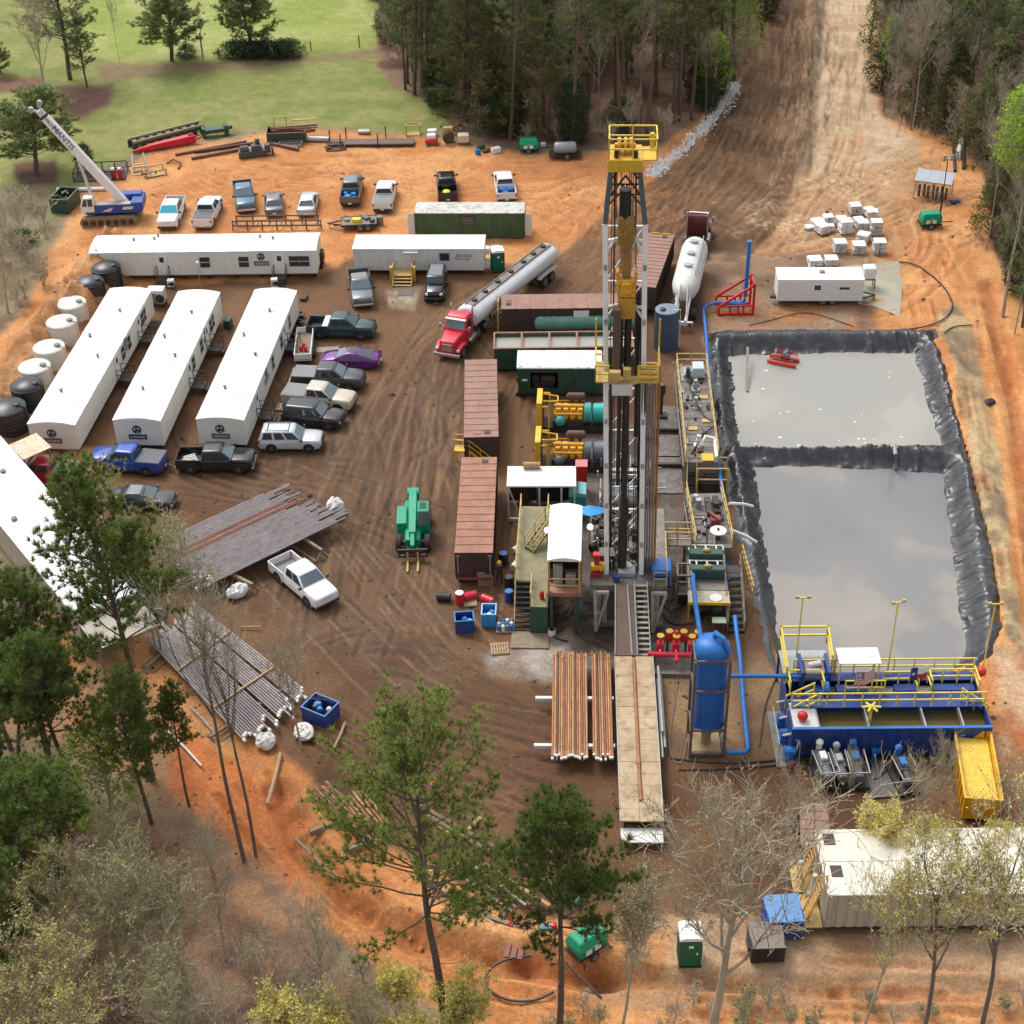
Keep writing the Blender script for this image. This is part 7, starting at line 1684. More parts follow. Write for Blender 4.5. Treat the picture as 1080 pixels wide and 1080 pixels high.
q.build('frame',red,t)
q=MB();q.tube([(-.2,.95,.75),(Ld*.5,.95,.75),(Ld-1.1,.95,.75),(Ld-.72,.95,.95),(Ld-.68,.95,1.4),(Ld-.66,.95,6.5)],.17,12);q.cyl((Ld-.66,.95,6.45),(Ld-.66,.95,6.6),.24,n=12);q.build('stack_pipe',blue_b,t,smooth=True)
bz=2.35
a=P(836,769,bz);b=P(1047,767,bz);a.z=b.z=0;az=yaw(a,b);LB_=(b-a).length;DB_=4.9
t=thing('shaker_tank','big cobalt blue open tank with yellow railed walkways below the lower pit','tank',a,az)
q=MB();y1=2.3
for y in(0,y1,DB_-.08):q.bx(0,LB_,y,y+.08,.25,bz)
for x in(0,LB_-.08):q.bx(x,x+.08,.081,y1-.003,.25,bz-.003);q.bx(x,x+.08,y1+.083,DB_-.083,.25,bz-.003)
q.bx(.09,LB_-.09,.09,y1-.01,.25,.32);q.bx(.09,LB_-.09,y1+.09,DB_-.09,.25,.32)
n=16
for k in range(n):q.bx(LB_*(k+.5)/n-.04,LB_*(k+.5)/n+.04,-.06,-.002,.3,bz-.04)
q.build('wall',blue,t)
q=MB();q.bx(-.04,LB_+.04,-.08,.12,bz+.003,bz+.06);q.build('rim',blue_b,t)
q=MB()
for x in(LB_*.135,LB_*.385,LB_*.67,LB_*.86):q.bx(x-.05,x+.05,.125,y1-.01,bz-.35,bz+.02)
q.build('divider',steel,t)
MB().bx(LB_*.142,LB_-.09,.09,y1-.01,bz-.75,bz-.7).build('fluid',mat('olive_brown_fluid',lin(112,100,62),.15,var=.1,dirt=0),t)
MB().bx(.09,LB_*.13,.13,y1-.02,bz-.02,bz+.02).build('grey_plate',offwhite,t)
q=MB();q.bx(.2,LB_-.1,y1-.55,y1+.6,bz+.02,bz+.07);q.bx(LB_*.05,LB_*.98,DB_-.75,DB_+.02,bz+.02,bz+.07);q.build('walkway',blue,t)
q=MB();q.bx(LB_*.2,LB_*.97,y1+.65,DB_-.8,bz-.4,bz-.35);q.build('screen_deck',mat('muddy_screen',(.22,.22,.18,1),.5,dirt=.3),t)
for x0_,x1_ in((.1,.2),(.26,.42),(.56,.68),(.76,.97)):MB().bx(LB_*x0_,LB_*x1_,y1+.7,y1+1.3,bz-.3,bz+.25).build('cross_tank',blue,t,bevel=.02)
q=MB();W1=bz+.07
q.rail([(.15,y1-.5,W1),(LB_-.1,y1-.5,W1)],1.05,.04,1.05);q.rail([(LB_*.06,DB_-.02,W1),(LB_-.05,DB_-.02,W1)],1.05,.04,1.2);q.rail([(LB_*.98,DB_-.75,W1),(LB_*.98,y1+.55,W1)],1.05,.04,1.2)
q.rail([(LB_*.5,y1+1.4,W1),(LB_*.67,y1+1.4,W1),(LB_*.67,y1+.6,W1)],1.05,.04,.9);q.rail([(LB_*.74,y1+.6,W1),(LB_*.74,y1+1.6,W1),(LB_*.97,y1+1.6,W1)],1.05,.04,.9);q.rail([(LB_*.30,y1+.62,W1),(LB_*.5,y1+.62,W1)],1.05,.04,.8)
q.rail([(.0,y1-.4,bz-1.2),(1.8,y1-.4,W1)],1.0,.045,1.2);q.rail([(.0,y1+.5,bz-.9),(1.6,y1+.5,W1)],1.0,.045,1.2);q.rail([(LB_*.88,y1-.1,W1),(LB_+.3,y1-.2,bz-1.2)],1.0,.045,1.2);q.rail([(.2,y1+.6,W1),(.2,y1+1.7,W1),(2.2,y1+1.7,W1),(2.2,y1+.6,W1)],1.0,.045,.9)
q.build('guard_rail',lemon,t)
q=MB();q.bx(.1,3.0,DB_+.03,DB_+2.2,bz-.1,bz+.02);q.build('raised_platform',steel,t);q=MB()
for x in(.15,2.95):
 for y in(DB_+.1,DB_+2.1):q.bx(x-.07,x+.07,y-.07,y+.07,0,bz-.11)
q.build('prop',blue,t)
q=MB();q.rail([(.12,DB_-.9,W1),(.12,DB_+2.2,bz+.6),(3.0,DB_+2.2,bz+.6),(3.0,DB_+.1,W1)],1.3,.055,2.2);q.build('high_rail',lemon,t)
q=MB()
for x in(1.0,2.6):q.bx(x-.1,x+.1,DB_-1.4,DB_+.4,bz+.1,bz+1.3)
q.build('centrifuge_frame',blue,t);q=MB();q.bx(1.2,2.4,DB_-1.2,DB_+.3,bz+.5,bz+1.1);q.build('centrifuge',mat('grey_brown_machine',(.25,.21,.20,1),.5,dirt=.3),t,bevel=.05);MB().cyl((1.5,DB_-.5,bz+1.1),(2.2,DB_-.5,bz+1.3),.18,n=10).build('motor',offwhite,t);MB().cyl((2.2,DB_-1.9,bz+.5),(2.5,DB_-1.9,bz+.5),.42,n=18).build('blue_pulley',blue_b,t)
q=MB()
for k in range(6):a_=k*PI/3;q.bar((LB_*.40,.9,bz+.9),(LB_*.40+.55*math.cos(a_),.9+.45*math.sin(a_),bz+.85),.11)
q.cyl((LB_*.40,.9,bz-.4),(LB_*.40,.9,bz+1.0),.1,n=8);q.build('handwheel',lemon,t)
for x,s in((LB_*.42,1),(LB_*.82,1)):
 q=MB();q.cyl((x,-.06,.75),(x,-.45,.75),.16,n=12);q.cyl((x,-.35,.75),(x,-.35,.15),.14,n=12);q.cyl((x+.25,-.06,.75),(x+.25,-.3,.75),.12,n=10);q.build('valve',blue_b,t,smooth=True)
MB().lathe([(.02,-.01),(.24,-.01),(.24,.03),(.02,.03)],16,(LB_*.085,-.06,1.0),'y').build('manhole',darksteel,t)
q=MB()
for y in(.2,2.2,4.5):q.bx(.1,LB_-.1,y-.12,y+.12,0,.25)
q.build('skid',darksteel,t)
def on(t_,p):return at(t_,p)
c=on(t,(LB_*.375,y1+1.95,bz+1.35));s_=thing('shade_roof','flat white shade roof on posts above the blue tank between two small flags','roof',(c.x,c.y,0),az)
q=MB();q.bx(-1.25,1.25,-.75,.75,c.z+.55,c.z+.62);rf=q.build('roof',white,s_,bevel=.02);q=MB()
for x in(-1.15,1.15):
 for y in(-.65,.65):q.bx(x-.04,x+.04,y-.04,y+.04,bz-.3,c.z+.549)
q.build('post',lemon,s_)
q=MB();zz=c.z+.625
for k in range(6):q.prism([(.55+k*.09,-.28+k*.05,zz),(.64+k*.09,-.26+k*.05,zz),(.66+k*.09,-.10+.02*k,zz),(.60+k*.09,-.12+.03*k,zz)],(0,0,.006))
q.build('roof_logo',logo_l,rf)
def flag(px,z,label,kind):
 p=P(px[0],px[1],z);t=thing('flag',label,'flag',p,az+.2)
 MB().cyl((0,0,-.9),(0,0,1.9),.025,n=6).build('pole',steel,t)
 w_,h_=.75,1.15
 def cl(x0,x1,z0,z1,m,nm,off=0):
  rings=[]
  q=MB();n_=6
  for k in range(n_+1):
   x=x0+(x1-x0)*k/n_;yy=.06*math.sin(x*7)-off
   rings.append([V((x,yy,z0)),V((x,yy,z1)),V((x,yy+.012,z1)),V((x,yy+.012,z0))])
  q.loft(rings);return q.build(nm,m,t)
 if kind=='us':
  for k in range(13):cl(.03,1.25,.85+k*.075,.85+(k+1)*.075,red if k%2==0 else white,'stripe')
  cl(.03,.55,1.30,1.825,blue,'canton',.006);cl(.03,.55,1.30,1.825,blue,'canton',-.006)
  st=MB()
  for i in range(5):
   for j in range(4):st.bx(.09+i*.09,.13+i*.09,.06*math.sin((.11+i*.09)*7)-.016,.06*math.sin((.11+i*.09)*7)-.008,1.38+j*.11,1.42+j*.11)
  st.build('star',white,t)
 else:
  cl(.03,.45,.85,1.825,blue,'blue_field');cl(.45,1.1,1.34,1.825,white,'white_stripe');cl(.45,1.1,.85,1.34,red,'red_stripe')
  sm=MB();pts=[]
  for k in range(10):r_=.16 if k%2==0 else.065;pts.append((.24+r_*math.sin(k*PI/5),.06*math.sin(.24*7)-.02,1.34+r_*math.cos(k*PI/5)))
  sm.prism(pts,(0,.008,0));sm.build('star',white,t)
 t.rotation_euler=(0,0,az+.2)
 return t
flag((899,735),bz+.1,'striped red and white flag with starred blue corner left of the shade roof','us')
flag((957,730),bz+.1,'blue white and red flag with one star right of the shade roof','tx')
def lightpole(px,z0,h,label,rot=0.0):
 t=thing('light_pole',label,'light pole',P(px[0],px[1],z0),rot)
 MB().cyl((0,0,0),(0,0,h),.05,n=8).build('pole',lemon,t)
 q=MB();q.bar((-.35,0,h),(.35,0,h),.07);q.build('cross_arm',lemon,t)
 for x in(-.35,.35):MB().box((x,-.06,h+.1),(.24,.2,.18)).build('lamp_head',rail_tan,t,bevel=.03)
lightpole((840,693),bz+.6,4.6,'yellow light pole at the left corner of the blue tank platform')
lightpole((935.5,712),bz,5.6,'yellow light pole rising over the middle of the blue tank',.3)
lightpole((1036,708),bz,5.2,'yellow light pole at the right end of the blue tank')
for px,z,lab in(((846,760),bz+.0,'red round float on the left end of the blue tank'),((1034,713),bz,'red round float at the far right corner of the blue tank')):
 o=MB().ball((0,0,.36),.32,14,10).build('float',mat('red_float',(.62,.02,.02,1),.4,dirt=.08),None,smooth=True,loc=P(px[0],px[1],z));tag(o,lab,'float')
t=thing('pump_skid','cluster of blue and white pumps with hoses at the left end of the blue tank','pumps',P(828,790,0),az)
q=MB();q.bx(-.7,.7,-1.6,3.2,0,.12);q.build('skid',greysteel,t)
for y in(-.9,.6,2.0):MB().cyl((-.25,y,.7),(.45,y,.7),.3,n=12).bx(-.3,.3,y-.3,y+.3,.12,.5).build('pump',blue_b,t,bevel=.03)
q=MB();q=MB()
for y in(-.9,.6,2.0):q.tube([(.45,y,.7),(.6,y,1.4),(.2,y+.4,1.7),(-.2,y+.8,1.2)],.08,8)
q.build('white_pipe',offwhite,t,smooth=True);q=MB()
for x in(-.6,.6):q.bar((x,-1.5,.1),(x,-1.2,1.5),.05);q.bar((x,-1.2,1.5),(x,2.0,1.6),.05)
q.build('frame',steel,t);MB().ball((.1,-1.9,.5),.3,8,6).build('valve',maroon,t,smooth=True)
def pump(px,rz,label,L_,m1,m2):
 t=thing('pump_unit',label,'pump',P(*px),rz)
 q=MB();q.bx(-.65,.65,-L_/2,L_/2,.05,.3);q.build('skid',darksteel,t)
 q=MB();q.bx(-.35,.35,-L_*.1,L_*.42,.3,1.15);q.cyl((0,-L_*.45,.8),(0,-L_*.08,.8),.33,n=14);q.build('engine',m1,t,bevel=.05)
 q=MB();q.cyl((0,L_*.45,.9),(0,L_*.45,1.5),.18,n=10);q.ball((0,L_*.45,1.55),.24,10,6);q.build('valve',m2,t,smooth=True)
 q=MB()
 for x in(-.55,.55):q.bar((x,-L_*.45,.3),(x,-L_*.45,1.35),.06);q.bar((x,L_*.3,.3),(x,L_*.3,1.35),.06);q.bar((x,-L_*.45,1.35),(x,L_*.3,1.35),.06)
 q.bar((-.55,-L_*.45,1.35),(.55,-L_*.45,1.35),.06);q.build('frame',steel,t)
 q=MB();q.bx(-.2,.2,0,L_*.25,1.151,1.4);q.build('air_cleaner',m2,t,bevel=.04)
 return t
mgrey=mat('mid_grey_machine',(.13,.135,.145,1),.5,dirt=.2)
pump((868,818),.12,'grey pump unit with white valve, leftmost below the blue tank',2.6,mgrey,white)
pump((884,820),.05,'slim grey pump unit in the middle of the three below the blue tank',2.4,mgrey,steel)
pump((901,818),0,'grey framed pump unit with blue motor below the blue tank, left of the grey mat',2.6,mgrey,blue_b)
pump((952,824),.15,'dark pump unit with bright blue valves on the right of the grey mat',2.6,darksteel,blue_b)
o=MB().bx(-1.0,1.0,-1.5,1.5,.0,.08).build('containment_mat',mat('grey_containment_mat',(.12,.115,.11,1),.7,dirt=.3),None,loc=P(927,822),rz=.05);tag(o,'flat grey mat lying between the pumps below the blue tank','mat')
r_=random.Random(31)
def hose(label,pxs_,r=.05,z=.06,m=None,smooth=3,name='hose'):
 pts=[P(u,v,z)for u,v in pxs_]
 for _ in range(smooth):
  new=[pts[0]]
  for a,b in zip(pts,pts[1:]):new+=[a.lerp(b,.25),a.lerp(b,.75)]
  pts=new+[pts[-1]]
 for p in pts:p.z=max(z,gz(p.x,p.y)+z*.8)
 o=MB().tube(pts,r,6).build(name,m or black,None,smooth=True);return tag(o,label,'hose')
hose('black hose looping between the pumps below the blue tank',[(905,805),(912,800),(920,806),(915,818),(925,824),(935,812),(948,810)],.07)
hose('grey cable snaking from the red manifold past the blue separator',[(717,700),(712,740),(705,780),(708,800),(718,808),(724,790),(726,760)],.04,m=greysteel)
hose('pair of black hoses lying along the front of the blue tank',[(708,800),(760,806),(820,802),(860,793)],.06)
hose('black hose running beside the first along the front of the blue tank',[(716,812),(760,812),(830,806),(868,796)],.05)
hose('thin black hose hanging from the pit bank to the pump cluster',[(818,715),(806,745),(803,775),(801,788)],.04)
hose('black hose curving over the clay from the puddle to the pit corner',[(948,276),(965,278),(985,292),(1000,308),(1006,322),(1000,334),(985,342),(960,348),(900,350)],.06,.12)
hose('short black hose lying on the pale strip right of the pit',[(996,351),(1005,344),(1020,343),(1026,343)],.05)
hose('black hose ring lying on the orange track at the bottom',[(560,1008),(530,1012),(512,1026),(512,1042),(535,1056),(565,1056),(584,1046)],.07,.1)
hose('black hose leading from the light tower across the ditch',[(597,1015),(608,1028),(622,1040),(634,1052)],.06,.1)
hose('black cable crossing the mud before the upper pit',[(790,343),(812,338),(840,330),(860,330),(900,344)],.035)
zt_=1.95
a=P(1018,842,zt_);b=P(1057,842,zt_);a.z=b.z=0;az=yaw(a,b);Wb=(b-a).length;f_=P(1012,784,zt_);Db=5.6
t=thing('skip_bin','bright yellow open topped metal bin at the right end of the blue tank','skip',a,az-.10)
q=MB()
def tp(x,y,z):k=(1-z/zt_)*.12;return V((x+(k if x<Wb/2 else-k),y+(k*2 if y<1 else-k*2),z))
for pts in([(0,0),(Wb,0)],[(Wb,0),(Wb,Db)],[(Wb,Db),(0,Db)],[(0,Db),(0,0)]):
 (xa,ya),(xb,yb)=pts
 o_=[tp(xa,ya,.2),tp(xb,yb,.2),tp(xb,yb,zt_),tp(xa,ya,zt_)];nrm=V(((yb-ya),-(xb-xa),0)).normalized()*-.06
 q.prism(o_,nrm)
q.bx(.1,Wb-.1,.2,Db-.2,.2,.3)
q.build('wall',catyellow_b if 'catyellow_b' in globals()else mat('bin_yellow',(.80,.42,.015,1),.45,dirt=.12,dirtcol=(.3,.12,.03,1)),t)
q=MB();q.bx(-.06,Wb+.06,-.06,.06,zt_+.003,zt_+.1);q.bx(-.06,Wb+.06,Db-.06,Db+.06,zt_+.003,zt_+.1);q.bx(-.06,.06,.063,Db-.063,zt_+.003,zt_+.1);q.bx(Wb-.06,Wb+.06,.063,Db-.063,zt_+.003,zt_+.1);q.build('rim',yellow,t)
q=MB()
for k in range(7):q.bx(-.07,.03,.5+k*.75,.6+k*.75,.35,zt_);q.bx(Wb-.03,Wb+.07,.5+k*.75,.6+k*.75,.35,zt_)
q.build('side_rib',yellow,t)
MB().bx(.15,Wb-.15,.3,Db-.25,.3,1.6).build('load',mat('yellow_stained_load',(.70,.46,.05,1),.7,var=.25,dirt=.3,dirtcol=(.8,.62,.2,1),scale=2),t);q=MB()
for x in(.5,Wb-.5):q.bx(x-.1,x+.1,.2,Db-.2,0,.2)
q.build('runner',darksteel,t)
def dumpster(px,rz,label,w,d,h,m1,m2):
 t=thing('dumpster',label,'dumpster',P(*px),rz)
 q=MB();q.prism([(-w/2,0,.15),(w/2,0,.15),(w/2,0,h*.9),(-w/2,0,h*.9)],(0,.06,0));q.bx(-w/2,-w/2+.06,.06,d,.15,h);q.bx(w/2-.06,w/2,.06,d,.15,h);q.bx(-w/2+.06,w/2-.06,d-.06,d,.15,h);q.bx(-w/2+.06,w/2-.06,.06,d-.06,.15,.22)
 for x in(-w*.25,0,w*.25):q.bx(x-.05,x+.05,-.05,-.002,.2,h*.85)
 for s in(-1,1):q.bx(s*w/2,s*(w/2+.12),d*.25,d*.7,h*.45,h*.6)
 q.build('bin',m1,t)
 for s in(-1,1):MB().prism([(s*.02,-.08,h*.92),(s*w/2,-.08,h*.92),(s*w/2,d+.03,h+.05),(s*.02,d+.03,h+.05)],(0,0,.05)).build('lid',m2,t)
 q=MB()
 for x in(-w*.4,w*.4):
  for y in(.2,d-.2):q.cyl((x-.05,y,.08),(x+.05,y,.08),.08,n=8)
 q.build('caster',darksteel,t)
dumpster((827,993),.05,'blue dumpster with light blue lids next to the cream roofed tanks',1.9,1.6,1.7,blue,mat('faded_blue_lid',(.10,.27,.55,1),.5,dirt=.12))
dumpster((809,1017),.02,'black dumpster with grey brown lids in front of the blue one',1.75,1.5,1.4,black,mat('muddy_grey_lid',(.20,.16,.14,1),.6,dirt=.4,dirtcol=(.3,.22,.16,1)))
def light_tower(px,rz,label,mast=None,m=green_b):
 t=thing('light_tower',label,'light tower',P(*px),rz)
 q=MB();q.loft([[V((x,y,.45))for x,y in((-.9,-.6),(.9,-.6),(.9,.6),(-.9,.6))],[V((x,y,1.05))for x,y in((-1.0,-.65),(1.0,-.65),(1.0,.65),(-1.0,.65))],[V((x,y,1.5))for x,y in((-.85,-.45),(.85,-.45),(.85,.45),(-.85,.45))]]);c=q.build('canopy',m,t,bevel=.06)
 q=MB()
 for x in(-.4,.2):q.bx(x-.2,x+.2,-.66,-.63,.6,.95)
 q.bx(-.15,.1,-.66,-.64,1.0,1.04);q.build('louvre',white,c)
 q=MB();q.bx(-1.0,1.0,-.6,.6,.32,.44);q.bar((1.0,0,.38),(2.3,0,.4),.08)
 for x,y in((-.9,-.9),(.9,-.9),(-.9,.9),(.9,.9)):q.bar((x,y*.5,.38),(x,y,.38),.06);q.bar((x,y,.02),(x,y,.5),.05)
 q.build('chassis',darksteel,t)
 for s in(-1,1):wheel(t,-.1,s*.72,.30,.18)
 if mast:
  q=MB();q.cyl((.9,0,.5),(.9,0,mast*.5),.09,n=8);q.cyl((.9,0,mast*.5),(.9,0,mast),.05,n=8);mm=q.build('mast',darksteel,t)
  for x in(-.35,.35):
   for z in(0,.3):MB().box((.9+x,-.08,mast+z),(.34,.18,.24)).build('lamp_head',steel,mm,bevel=.03)
 return t
light_tower((980,239),.1,'green light tower with raised mast beside the silver cage',6.8)
light_tower((619,1003),.65,'green light tower trailer, lowered, at the bottom of the pad',None)
light_tower((558,160),0.05,'green towable generator parked at the wood edge',None)
t=thing('tank_trailer','small grey tank on a dark trailer frame at the wood edge','tank trailer',P(596,166),0);q=MB();q.lathe([(.1,-1.2),(.5,-1.15),(.62,-1.0),(.62,1.0),(.5,1.15),(.1,1.2)],18,(0,0,1.1),'x');q.build('tank',mat('blue_grey_tank',(.30,.33,.37,1),.4,.3,dirt=.1),t,smooth=True);q=MB();q.bx(-1.7,1.7,-.7,.7,.35,.5);q.build('frame',darksteel,t)
for s in(-1,1):wheel(t,.2,s*.75,.33,.2)
GS='pallets of wrapped white sacks on the clay behind the travel trailer'
def pallet_stack(px,label,w,h,kind,rz):
 t=thing('sack_pallet',label,'sack pallet',P(*px),rz,GS);w_=w/2
 q=MB()
 for y in(-w_+.05,0,w_-.05):q.bx(-w_,w_,y-.05,y+.05,0,.10)
 for k in range(6):x=-w_+.08+k*(w-.16)/5;q.bx(x-.06,x+.06,-w_,w_,.103,.13)
 q.build('pallet',pallet_m,t)
 r2=random.Random(int(px[0]*7+px[1]));n_=max(2,int(h/.17));q=MB()
 for k in range(n_):
  z=.135+k*(h-.14)/n_;hh=(h-.14)/n_
  for ix in(-1,1):
   for iy in(-1,1):
    e=r2.uniform(-.07,.07);s2=w_*.5-.012
    q.loft([[V((ix*w_*.5+e+a_*s2*f_,iy*w_*.5+e+b_*s2*f_,z+hh*g_))for a_,b_ in((-1,-1),(1,-1),(1,1),(-1,1))]for f_,g_ in((.86,.02),(1,.35),(1,.65),(.86,.98))])
 o=q.build('sacks',wrap if kind else sack,t,smooth=False)
 MB().bx(-w_*.96,w_*.96,-w_*.96,w_*.96,h,h+.03).build('wrap_sheet',wraptop,t,bevel=.012)
 return t
for px,w,h,k,rz,lab in(((901,225.5),1.1,1.0,1,.1,'wrapped sack pallet standing highest at the back of the group'),((916.5,227.5),1.0,.75,0,.3,'low white pallet just right of the rearmost one'),((919.5,230.5),1.0,.85,0,-.1,'white pallet squeezed behind the tall right hand stack'),((873,236),.95,.85,0,.05,'single white pallet at the rear left of the group'),((887,239),1.0,.95,1,.1,'grey translucent wrapped pallet left of the layered stack'),((891,245.5),1.15,1.3,0,.08,'tall stack of visibly layered sacks in the middle of the group'),((905,239.5),1.0,.9,0,.2,'white pallet between the layered stack and the tall right hand stack'),((909,244),1.1,1.05,1,0,'brownish wrapped pallet in front of the white one in the middle'),((923,247.5),1.1,1.45,1,-.05,'tallest wrapped pallet at the right side of the group'),((853.5,242),.8,.35,0,.4,'flat white bundle lying at the far left of the group'),((862,238),1.1,.6,0,.3,'tilted white pallet at the left behind the slumped one'),((867,245.5),1.15,.85,0,.5,'slumped white pallet at the left front of the group'),((875.5,243.5),.7,.6,0,0,'small white bundle right of the slumped pallet'),((910,255),1.15,.85,0,-.5,'torn sagging white pallet set at an angle in the front middle'),((885,265),1.2,1.05,1,.05,'wrapped pallet at the front left of the group'),((905,266.5),1.2,.95,1,0,'squat wrapped pallet in the front row centre'),((926.5,267),1.15,1.3,1,-.05,'tall wrapped pallet at the front right of the group'),((859,280),1.25,.75,0,.05,'pallet of cream sacks close behind the travel trailer'),((876,280),1.2,.8,1,0,'pallet with blue tinted wrap close behind the travel trailer')):
 pallet_stack(px,lab,w,h,k,rz)
a=P(963,209,0);b=P(1000,214,0);az=yaw(a,b);Lg=(b-a).length;hz_=1.9
t=thing('cage','silver mesh cage with grey panel roof holding bottles beside the light tower','cage',a,az);q=MB()
for x in(0,Lg/2,Lg):
 for y in(0,2.0):q.bx(x-.04,x+.04,y-.04,y+.04,0,hz_)
for z in(.05,.95,hz_-.05):
 for y in(0,2.0):q.bx(.04,Lg-.04,y-.025,y+.025,z,z+.05)
for k in range(14):x=Lg*(k+.5)/14;q.bx(x-.012,x+.012,-.012,.012,.1,hz_)
q.build('mesh_frame',steel,t);q=MB();q.prism([(-.1,-.15,hz_+.0),(Lg+.1,-.15,hz_),(Lg+.1,2.1,hz_+.35),(-.1,2.1,hz_+.35)],(0,0,.06));rf=q.build('roof',mat('grey_roof_panel',(.40,.43,.48,1),.4,.2,dirt=.08),t);q=MB()
for x in(Lg/3,2*Lg/3):q.prism([(x-.03,-.16,hz_+.06),(x+.03,-.16,hz_+.06),(x+.03,2.1,hz_+.41),(x-.03,2.1,hz_+.41)],(0,0,.03))
q.build('roof_seam',steel,rf)
for k in range(7):MB().lathe([(.02,0),(.13,0),(.13,1.1),(.05,1.25),(.02,1.26)],10,(.4+k*(Lg-.8)/6,.7+.3*(k%2),.02)).build('gas_bottle',(maroon,bluegrey,darksteel)[k%3],t,smooth=True)
o=MB().box((0,0,.05),(1.0,.6,.08)).build('tarp',mat('navy_tarp',(.03,.04,.22,1),.6,dirt=.1),None,loc=P(1007,213),rz=.2);tag(o,'navy tarp lying on the clay right of the silver cage','tarp')
for px0,px1,r,m_,lab in(((1010,169),(1014,148),.28,white,'thick white pipe lying between two rusty beams at the right wood edge'),((1007,182),(1005,153),.16,darkbrown,'long rusty beam left of the thick white pipe'),((1016,179),(1016,158),.18,darkbrown,'short rusty beam right of the thick white pipe')):
 a=P(*px0);b=P(*px1);a.z=b.z=r;o=MB().cyl(a,b,r,n=14).build('pipe',m_,None,smooth=True);tag(o,lab,'pipe')
t=thing('pump_raft','small orange red pump raft floating on the upper pit','raft',P(826,382,Wl),-.45);q=MB()
for y in(-.5,.5):q.loft([[V((x,y+.2*c_*s2,.02+.28*(1+s_)/2))for c_,s_ in((-1,-1),(1,-1),(1,1),(-1,1))]for x,s2 in((-1.25,.4),(-1.0,1),(1.0,1),(1.25,.4))])
q.build('hull',mat('orange_red_paint',(.62,.07,.03,1),.4,dirt=.1),t,bevel=.04);q=MB();q.bx(-.9,.9,-.42,.42,.301,.36);q.bx(-.2,.5,-.25,.25,.361,.75);q.build('pump_deck',darksteel,t,bevel=.02);q=MB();q.rail([(-1.0,-.55,.3),(1.0,-.55,.3)],.5,.025,.7);q.rail([(-1.0,.55,.3),(1.0,.55,.3)],.5,.025,.7);q.build('guard_rail',red,t)
o=MB().bar(P(788,413,Wl+.05),P(788.5,366,.6),.22,.12).build('plank',greysteel);tag(o,'grey plank running from the liner down into the upper pit','plank')
a=P(944,492,Wl);o=MB().tube([P(944,494,Wl+.1),P(944.5,480,1.05),P(943.5,470,.2)],.16,10).build('overflow_pipe',steel,None,smooth=True);tag(o,'grey overflow pipe crossing the divider bank between the two pits','pipe')
o=MB().box((0,0,.15),(.8,.6,.25)).build('plastic_bag',black,None,bevel=.08,loc=P(1044,425),rz=.4);tag(o,'black plastic bundle lying on the pale strip right of the pit','bundle')
def drum(px,label,m,rz=None,lid=None,r=.29,h=.88,z=0.0):
 pr=[(.02,0),(r,0),(r,h*.32),(r+.015,h*.34),(r,h*.36),(r,h*.64),(r+.015,h*.66),(r,h*.68),(r,h),(r-.02,h+.01),(r-.03,h-.02),(.02,h-.02)]
 t=thing('drum',label,'drum',P(px[0],px[1],z),0)
 o=MB().lathe(pr,18).build('barrel',m,t,smooth=True)
 l=MB().lathe([(.02,h-.018),(r-.04,h-.018),(r-.04,h+.02),(.02,h+.03)],16).build('drum_lid',lid or m,t)
 if rz is not None:t.rotation_euler=(0,R(90),rz);t.location.z=r
 return t
drum((485,636),'red drum with white top standing beside the near brown tank',pinkred,None,white,.32)
drum((489,634),'red drum lying on its side next to the standing one',pinkred,R(20),pinkred,.31)
drum((509,634),'red drum with grey end lying near the blue tote box',pinkred,R(-35),steel,.31)
drum((475,634),'black drum lying on its side at the left of the red ones',black,R(170),darksteel,.30)
drum((531,594),'blue topped dark drum standing behind the person with yellow helmet',black,None,blue_b,.33)
drum((537,619),'black drum with open top beside the stairs',black,None,tankblack,.32)
drum((537,634),'blue drum standing next to the green stairs',blue,None,blue_b,.30)
drum((541,603),'white drum lying against the yellow walkway rail',white,R(60),None,.28)
drum((541,584),'white bucket shaped drum farther along the walkway rail',white,R(40),None,.24,.7)
drum((582,670),'white pail standing on the gravel beside the green tank',white,None,darksteel,.24,.5)
def tote(px,rz,label,m1,m2,w=1.25,d=1.0,h=1.0,fill=True):
 t=thing('crate',label,'crate',P(*px),rz);q=MB()
 q.bx(-w/2,w/2,-d/2,-d/2+.05,.02,h);q.bx(-w/2,w/2,d/2-.05,d/2,.02,h);q.bx(-w/2,-w/2+.05,-d/2+.05,d/2-.05,.02,h);q.bx(w/2-.05,w/2,-d/2+.05,d/2-.05,.02,h);q.bx(-w/2+.05,w/2-.05,-d/2+.05,d/2-.05,.02,.08);q.build('box_wall',m1,t);q=MB()
 q.bx(-w/2-.03,w/2+.03,-d/2-.03,-d/2+.06,h,h+.06);q.bx(-w/2-.03,w/2+.03,d/2-.06,d/2+.03,h,h+.06);q.bx(-w/2-.03,-w/2+.06,-d/2+.06,d/2-.06,h,h+.06);q.bx(w/2-.06,w/2+.03,-d/2+.06,d/2-.06,h,h+.06);q.build('rim',m2,t)
 if fill:
  r2=random.Random(int(px[0]));
  for k in range(5):MB().ball((r2.uniform(-.3,.3)*w,r2.uniform(-.25,.25)*d,h*.6),r2.uniform(.16,.26),8,5).build('bottle',(skyblue,blue_b,bluegrey,skyblue,white)[k],t,smooth=True)
 return t
tote((490,663),.08,'blue open crate of blue bottles in front of the red drums',blue,blue_b)
tote((516,656),-.05,'light blue cage crate of bottles between the other crate and the stairs',skyblue,mat('pale_blue_rim',(.3,.5,.65,1),.5,dirt=.1),.95,1.15,1.05)
